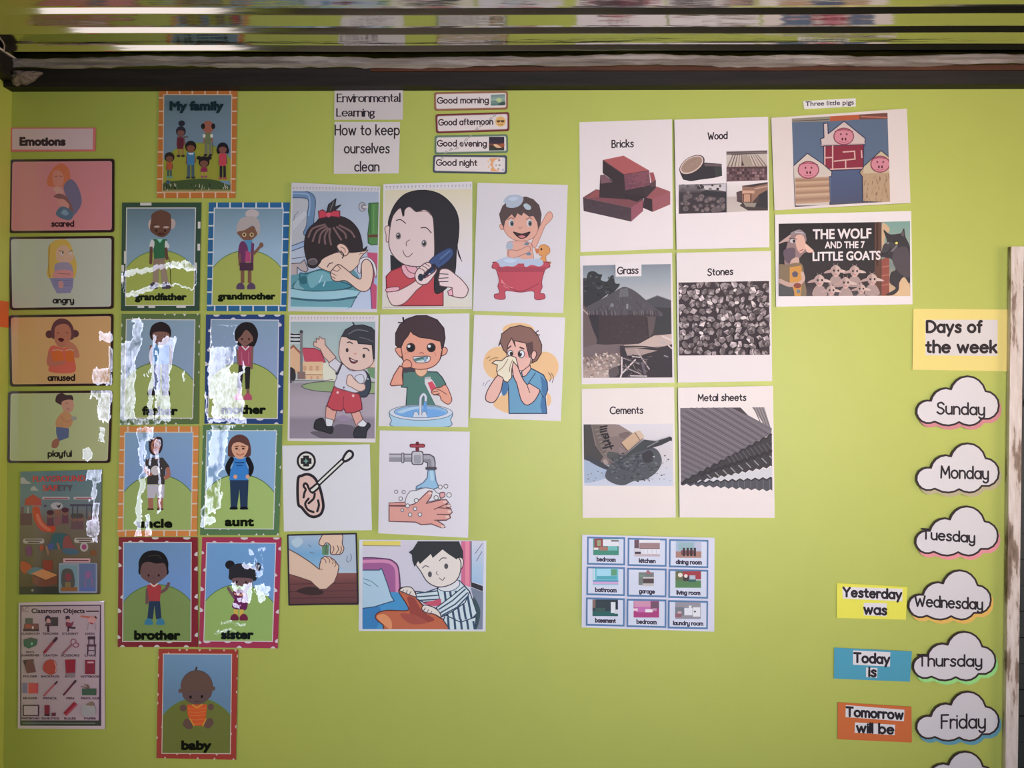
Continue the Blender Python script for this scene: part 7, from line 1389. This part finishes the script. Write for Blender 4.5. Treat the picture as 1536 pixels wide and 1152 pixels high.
d.part('mother_goat'); d.blob([(60, 400), (150, 330), (220, 290), (330, 300), (270, 380), (160, 370), (90, 390)], (196, 158, 146)); d.blob([(190, 330), (260, 270), (340, 290), (365, 350), (350, 410), (440, 470), (370, 480), (330, 500), (280, 560), (240, 640), (140, 620), (150, 460)], (150, 118, 116)); d.blob([(250, 320), (320, 300), (350, 370), (350, 450), (300, 490), (260, 430)], (224, 172, 152)); d.blob([(130, 460), (240, 440), (240, 560), (190, 600), (140, 560)], (104, 84, 92)); d.blob([(345, 390), (400, 430), (440, 475), (370, 480)], (232, 184, 164)); d.el(225, 365, 32, 22, (206, 196, 196)); d.el(235, 366, 15, 17, (50, 36, 40)); d.stroke([(190, 335), (260, 345)], 9, (84, 62, 62)); d.stroke([(215, 290), (290, 262), (340, 300)], 34, (150, 130, 130), smooth=True); d.stroke([(250, 272), (330, 282)], 13, (190, 176, 176)); d.stroke([(290, 470), (330, 455)], 8, (150, 70, 72)); d.blob([(210, 560), (280, 540), (280, 640), (190, 650)], (206, 166, 150))
d.part('apron'); d.blob([(60, 640), (160, 610), (310, 600), (340, 760), (345, 960), (60, 960)], (134, 110, 84)); d.poly([(190, 640), (310, 620), (320, 770), (300, 960), (190, 960)], (208, 144, 70)); d.blob([(60, 830), (200, 820), (230, 960), (60, 960)], (84, 80, 80)); d.poly(ell(245, 712, 36, 36, n=5, rot=-90), (96, 84, 96)); d.stroke([(90, 780), (180, 820), (260, 815)], 44, (196, 156, 142), smooth=True); d.stroke([(320, 700), (330, 770), (270, 820)], 34, (206, 166, 150), smooth=True); d.el(270, 830, 40, 28, (140, 70, 56)); d.el(280, 890, 20, 20, (110, 120, 130))
d.clip = None; d.part('lettering'); TC = (246, 226, 222)
d.text('THE WOLF', 432, 1032, 345, 100, TC, 0.022, y1=335); d.text('AND THE 7', 556, 964, 440, 68, TC, 0.02, y1=438); d.text('LITTLE GOATS', 430, 1128, 572, 90, TC, 0.022, y1=560)

# ---- rooms chart
d = Sheet('rooms_chart', 'white chart of nine blue-framed room pictures', 'poster', [(873.2, 801.6), (1071, 806), (1070.4, 946.4), (872.4, 940.6)], paper=(222, 220, 240), wref=(232, 226, 234), lift=(2, 5))
d.fr(866, 795, 1536 / 212)
names = ['bedroom', 'kitchen', 'dining room', 'bathroom', 'garage', 'living room', 'basement', 'bedroom', 'laundry room']
for k, nm in enumerate(names):
    i, j = k % 3, k // 3; x0 = (105, 545, 992)[i] - 6 * j; x1 = (518, 968, 1418)[i] - 3 * j; y0 = (68, 392, 728)[j] + 13 * i; y1 = (374, 704, 1034)[j] + 13 * i; sk = 8
    if j == 2: y1 += 0
    Q4 = [(x0, y0), (x1, y0 + sk), (x1 - 2, y1 + sk), (x0 - 2, y1)]
    d.part('room_panel', new=True); pk = d.key; d.poly(Q4, (88, 126, 172)); d.poly([(x0 + 18, y0 + 20), (x1 - 18, y0 + sk + 20), (x1 - 20, y1 + sk - 20), (x0 + 16, y1 - 20)], (218, 222, 242))
    cx = (x0 + x1) / 2; hw = (98, 86, 136, 112, 82, 124, 108, 104, 158)[k]
    d.part('lettering', pk, new=True).hand(nm, cx - hw, cx + hw, y1 - 40, 40, 12, (58, 52, 74), y1=y1 - 34)
    px0, py0 = cx - 140, y0 + 22; px1, py1 = cx + 136, y0 + 202; R2 = lambda a, b, c_, e, cc: d.rect(px0 + 276 * a, py0 + 180 * b, px0 + 276 * c_, py0 + 180 * e, cc)
    d.part('picture', pk, new=True)
    if k == 0: R2(0, 0, 1, 1, (70, 140, 120)); R2(.05, 0, .38, .55, (150, 70, 78)); R2(.15, .1, .3, .45, (150, 160, 120)); R2(.38, .05, 1, .45, (226, 224, 234)); R2(.7, .1, 1, .18, (60, 50, 60)); R2(.25, .5, .6, .72, (168, 120, 106)); R2(.58, .45, .95, .72, (116, 186, 186)); R2(.02, .55, .2, .68, (226, 214, 214))
    elif k == 1: R2(0, 0, 1, 1, (196, 180, 190)); R2(.2, .0, 1, .18, (228, 226, 236)); R2(.2, .18, 1, .5, (158, 128, 132)); R2(0, 0, .18, .5, (106, 80, 92)); R2(.28, .55, 1, .85, (226, 224, 236)); R2(.02, .52, .28, .7, (214, 210, 220)); R2(.02, .72, .25, .85, (70, 60, 76)); R2(.2, .5, 1, .54, (110, 80, 84)); [R2(.35 + .17 * q_, .6, .36 + .17 * q_, .82, (160, 158, 176)) for q_ in range(4)]
    elif k == 2: R2(0, 0, 1, .62, (166, 184, 208)); R2(.1, .1, .7, .55, (150, 180, 190)); R2(.75, .05, 1, .6, (190, 190, 214)); R2(0, .62, 1, 1, (170, 130, 120)); R2(.2, .55, .72, .82, (130, 80, 80)); [R2(a_, .4, a_ + .09, .9, (70, 50, 58)) for a_ in (.27, .42, .56, .7)]
    elif k == 3: R2(0, 0, 1, 1, (120, 196, 212)); R2(.15, .02, .7, .45, (166, 216, 236)); R2(.72, .05, .94, .42, (98, 156, 120)); R2(.15, .45, .95, .66, (88, 170, 190)); R2(0, .7, 1, .82, (90, 150, 190)); R2(0, .8, 1, .95, (206, 170, 214)); R2(.03, 0, .07, .7, (226, 230, 240))
    elif k == 4: R2(.18, .15, .78, .92, (120, 124, 124)); R2(.36, .5, .78, .8, (84, 70, 72)); R2(.36, .44, .8, .52, (206, 200, 204)); d.poly([(px0 + 120, py0 + 40), (px0 + 150, py0 - 4), (px0 + 200, py0 + 50)], (160, 110, 120)); R2(.34, .82, .78, .98, (196, 190, 192)); R2(.2, .28, .4, .44, (120, 146, 132))
    elif k == 5: R2(0, 0, 1, .5, (160, 60, 70)); R2(0, .0, .3, 1, (106, 110, 80)); R2(0, .55, 1, 1, (88, 130, 88)); R2(.3, .3, .7, .6, (74, 60, 66)); R2(.55, .25, .78, .5, (180, 190, 206)); d.el(px0 + 52, py0 + 42, 26, 24, (236, 220, 214), n=12); d.el(px0 + 112, py0 + 52, 20, 20, (240, 226, 220), n=12); R2(.5, .5, .8, .65, (60, 96, 96))
    elif k == 6: R2(0, 0, 1, 1, (52, 64, 72)); R2(0, .0, .12, .5, (130, 104, 96)); R2(0, .7, 1, 1, (44, 98, 100)); R2(.72, .15, .9, .8, (222, 224, 234)); R2(.86, .6, 1, .85, (206, 210, 220)); R2(.1, .5, .5, .75, (60, 90, 84)); R2(.92, .1, 1, .6, (36, 40, 60))
    elif k == 7: R2(0, 0, 1, 1, (172, 66, 126)); R2(.02, 0, .66, .4, (206, 146, 176)); R2(.1, .35, .66, .68, (196, 110, 176)); R2(.68, .05, 1, .45, (116, 84, 104)); R2(.46, .5, .74, .68, (240, 232, 240)); R2(0, .45, .16, .6, (230, 206, 216)); R2(.74, .44, .9, .6, (190, 140, 170))
    else: R2(0, 0, 1, 1, (150, 146, 158)); R2(0, .3, .35, .8, (120, 124, 134)); R2(.36, .35, .68, .78, (236, 236, 246)); R2(.7, .3, .98, .86, (240, 240, 248)); R2(0, .7, .25, .9, (150, 96, 110)); R2(.54, .2, .64, .35, (240, 240, 246)); d.el(px0 + 214, py0 + 100, 12, 10, (80, 80, 96), n=10); R2(.1, .55, .25, .68, (206, 170, 170))

# ---- days of the week
d = Sheet('heading_card', 'yellow card with white labels reading Days of the week', 'card', [(1369.4, 463.2), (1513.4, 464.4), (1512, 557), (1368, 554.6)], paper=(246, 218, 128), wref=(246, 232, 230), lift=(1.2, 1.2))
d.fr(1344, 450); d.part('label').poly([(348, 238), (1215, 238), (1212, 672), (350, 665)], (230, 214, 208))
d.part('lettering').hand('Days of', 368, 1020, 385, 130, 32, (36, 26, 30), straight_y=True); d.hand('the week', 360, 1198, 628, 132, 32, (36, 26, 30), straight_y=True)

CLOUD = [(230, 560), (235, 500), (262, 452), (305, 420), (355, 405), (405, 408), (425, 355), (465, 302), (520, 268), (585, 253), (648, 268), (670, 215), (715, 160), (775, 122), (850, 108), (925, 122), (985, 158), (1035, 215), (1066, 290), (1125, 304), (1180, 345), (1216, 400), (1226, 470), (1212, 540), (1170, 595), (1110, 628), (1020, 628), (985, 668), (930, 700), (870, 710), (800, 696), (745, 668), (690, 696), (620, 710), (545, 702), (450, 662), (400, 680), (345, 680), (290, 655), (252, 612)]
def cloud(word, dx, dy, span, base, h, edge, label, wref, k=1.0, oy=550, ox=1344, paper=None):
    """white cloud cut-out with a black printed outline, on a coloured card cloud that peeps out below"""
    def T(p): return (p[0] + dx, 110 + (p[1] - 110) * k + dy)
    pts = [(ox + T(p)[0] / 8, oy + T(p)[1] / 8) for p in CLOUD]
    ctr = (sum(p[0] for p in pts) / len(pts), sum(p[1] for p in pts) / len(pts))
    back = [(ctr[0] + (p[0] - ctr[0]) * 1.0 + 3.6, ctr[1] + (p[1] - ctr[1]) * 1.0 + 6.0) for p in pts]
    q = [(min(p[0] for p in pts), min(p[1] for p in pts)), (max(p[0] for p in pts), min(p[1] for p in pts)), (max(p[0] for p in pts), max(p[1] for p in pts)), (min(p[0] for p in pts), max(p[1] for p in pts))]
    d = Sheet('cloud_card', label, 'card', q, 'day clouds beside the door frame', paper=edge, wref=wref, lift=(2.5, 3), sheet='backing_card', outline=back)
    d.fr(0, 0, 1); d.layer += 45; d.part('cloud'); d.raw(pts, paper or tuple(max(0, v - 14) for v in wref), solid=True); d.layer += 2
    pc = [(ctr[0] + (p[0] - ctr[0]) * .988, ctr[1] + (p[1] - ctr[1]) * .978) for p in pts]
    d.part('outline').stroke(pc + [pc[0]], 2.8, (48, 34, 38))
    if word:
        d.fr(ox, oy); d.part('lettering').hand(word, span[0], span[1], base[0], h, 22, (34, 26, 34), y1=base[1], gap=13)
    return d
WS = [(246, 232, 231), (244, 230, 232), (236, 224, 230), (224, 214, 226), (216, 208, 224), (205, 200, 220), (198, 194, 216)]
cloud('Sunday', 0, 0, (484, 1046), (562, 578), 132, (222, 140, 142), 'cloud card reading Sunday on a rose backing, under the yellow card', WS[0])
cloud('Monday', 0, 3, (530, 1092), (530, 545), 138, (196, 176, 140), 'cloud card reading Monday on a dull beige backing', WS[1], oy=650)
cloud('Tuesday', -12, 38, (305, 928), (540, 585), 116, (240, 150, 158), 'cloud card reading Tuesday on a bright pink backing', WS[2], oy=740)
cloud('Wednesday', -95, 4, (218, 1022), (545, 585), 124, (238, 186, 100), 'cloud card reading Wednesday on an orange backing, beside the yellow label', WS[3], oy=840)
cloud('Thursday', -40, 3, (256, 1012), (526, 530), 128, (156, 218, 142), 'cloud card reading Thursday on a mint green backing, beside the blue label', WS[4], oy=932, k=.99)
cloud('Friday', 0, 112, (535, 1055), (665, 660), 158, (88, 140, 172), 'cloud card reading Friday on a steel blue backing, beside the orange label', WS[5], oy=1008)
cloud(None, -30, 830, None, None, 0, (190, 190, 190), 'cloud card cut off by the bottom edge, below Friday', WS[6], oy=1008)

def relative(label, quad, paper, patches, words, wref, frame):
    d = Sheet('day_label', label, 'card', quad, 'yesterday, today and tomorrow labels', paper=paper, wref=wref, lift=(1.2, 2.2))
    d.fr(*frame)
    for p in patches: d.part('label').poly(p, tuple(int(v * .97) for v in wref))
    for (w_, x0, x1, b0, b1, h) in words: d.part('lettering').hand(w_, x0, x1, b0, h, 27 * frame[2] / 8, (30, 24, 34), y1=b1, straight_y=True)
    return d
relative('bright yellow label reading Yesterday was', [(1254.8, 874.4), (1360, 880), (1358, 929), (1254.8, 926.6)], (226, 216, 84),
         [[(150, 240), (872, 262), (868, 412), (160, 380)], [(408, 430), (685, 436), (680, 595), (408, 580)]], [('Yesterday', 165, 856, 352, 382, 104), ('was', 415, 678, 560, 572, 108)], (222, 212, 222), (1244, 850, 8))
FS = 1536 / 276
relative('blue label reading Today is', [(1251, 971), (1367, 976.6), (1364, 1022), (1250.4, 1017.6)], (70, 142, 178),
         [[(195, 195), (505, 210), (502, 330), (195, 315)], [(303, 338), (398, 342), (396, 424), (303, 418)]], [('Today', 205, 496, 292, 305, 74), ('is', 330, 384, 410, 413, 76)], (212, 204, 222), (1244, 940, FS))
relative('orange label reading Tomorrow will be', [(1256.4, 1053), (1366.4, 1059.6), (1367, 1113), (1256, 1108.4)], (184, 94, 54),
         [[(135, 652), (622, 690), (618, 786), (132, 752)], [(212, 796), (545, 815), (540, 902), (208, 882)]], [('Tomorrow', 142, 608, 742, 768, 72), ('will be', 228, 530, 876, 890, 74)], (204, 196, 214), (1244, 940, FS))

# ---- orange paper stuck on the side wall, at the left edge
bm = bmesh.new()
box(bm, 0.0012, 0.0018, -0.21, -0.004, py2z(492), py2z(453), lean)
o = mesh_obj('orange_paper', bm, mat('orange_paper', (0.72, 0.16, 0.05), 0.6, 0, 0.2))
o['label'] = 'plain orange paper on the side wall at the left edge'; o['category'] = 'paper'


for s_ in ALL: s_.done()
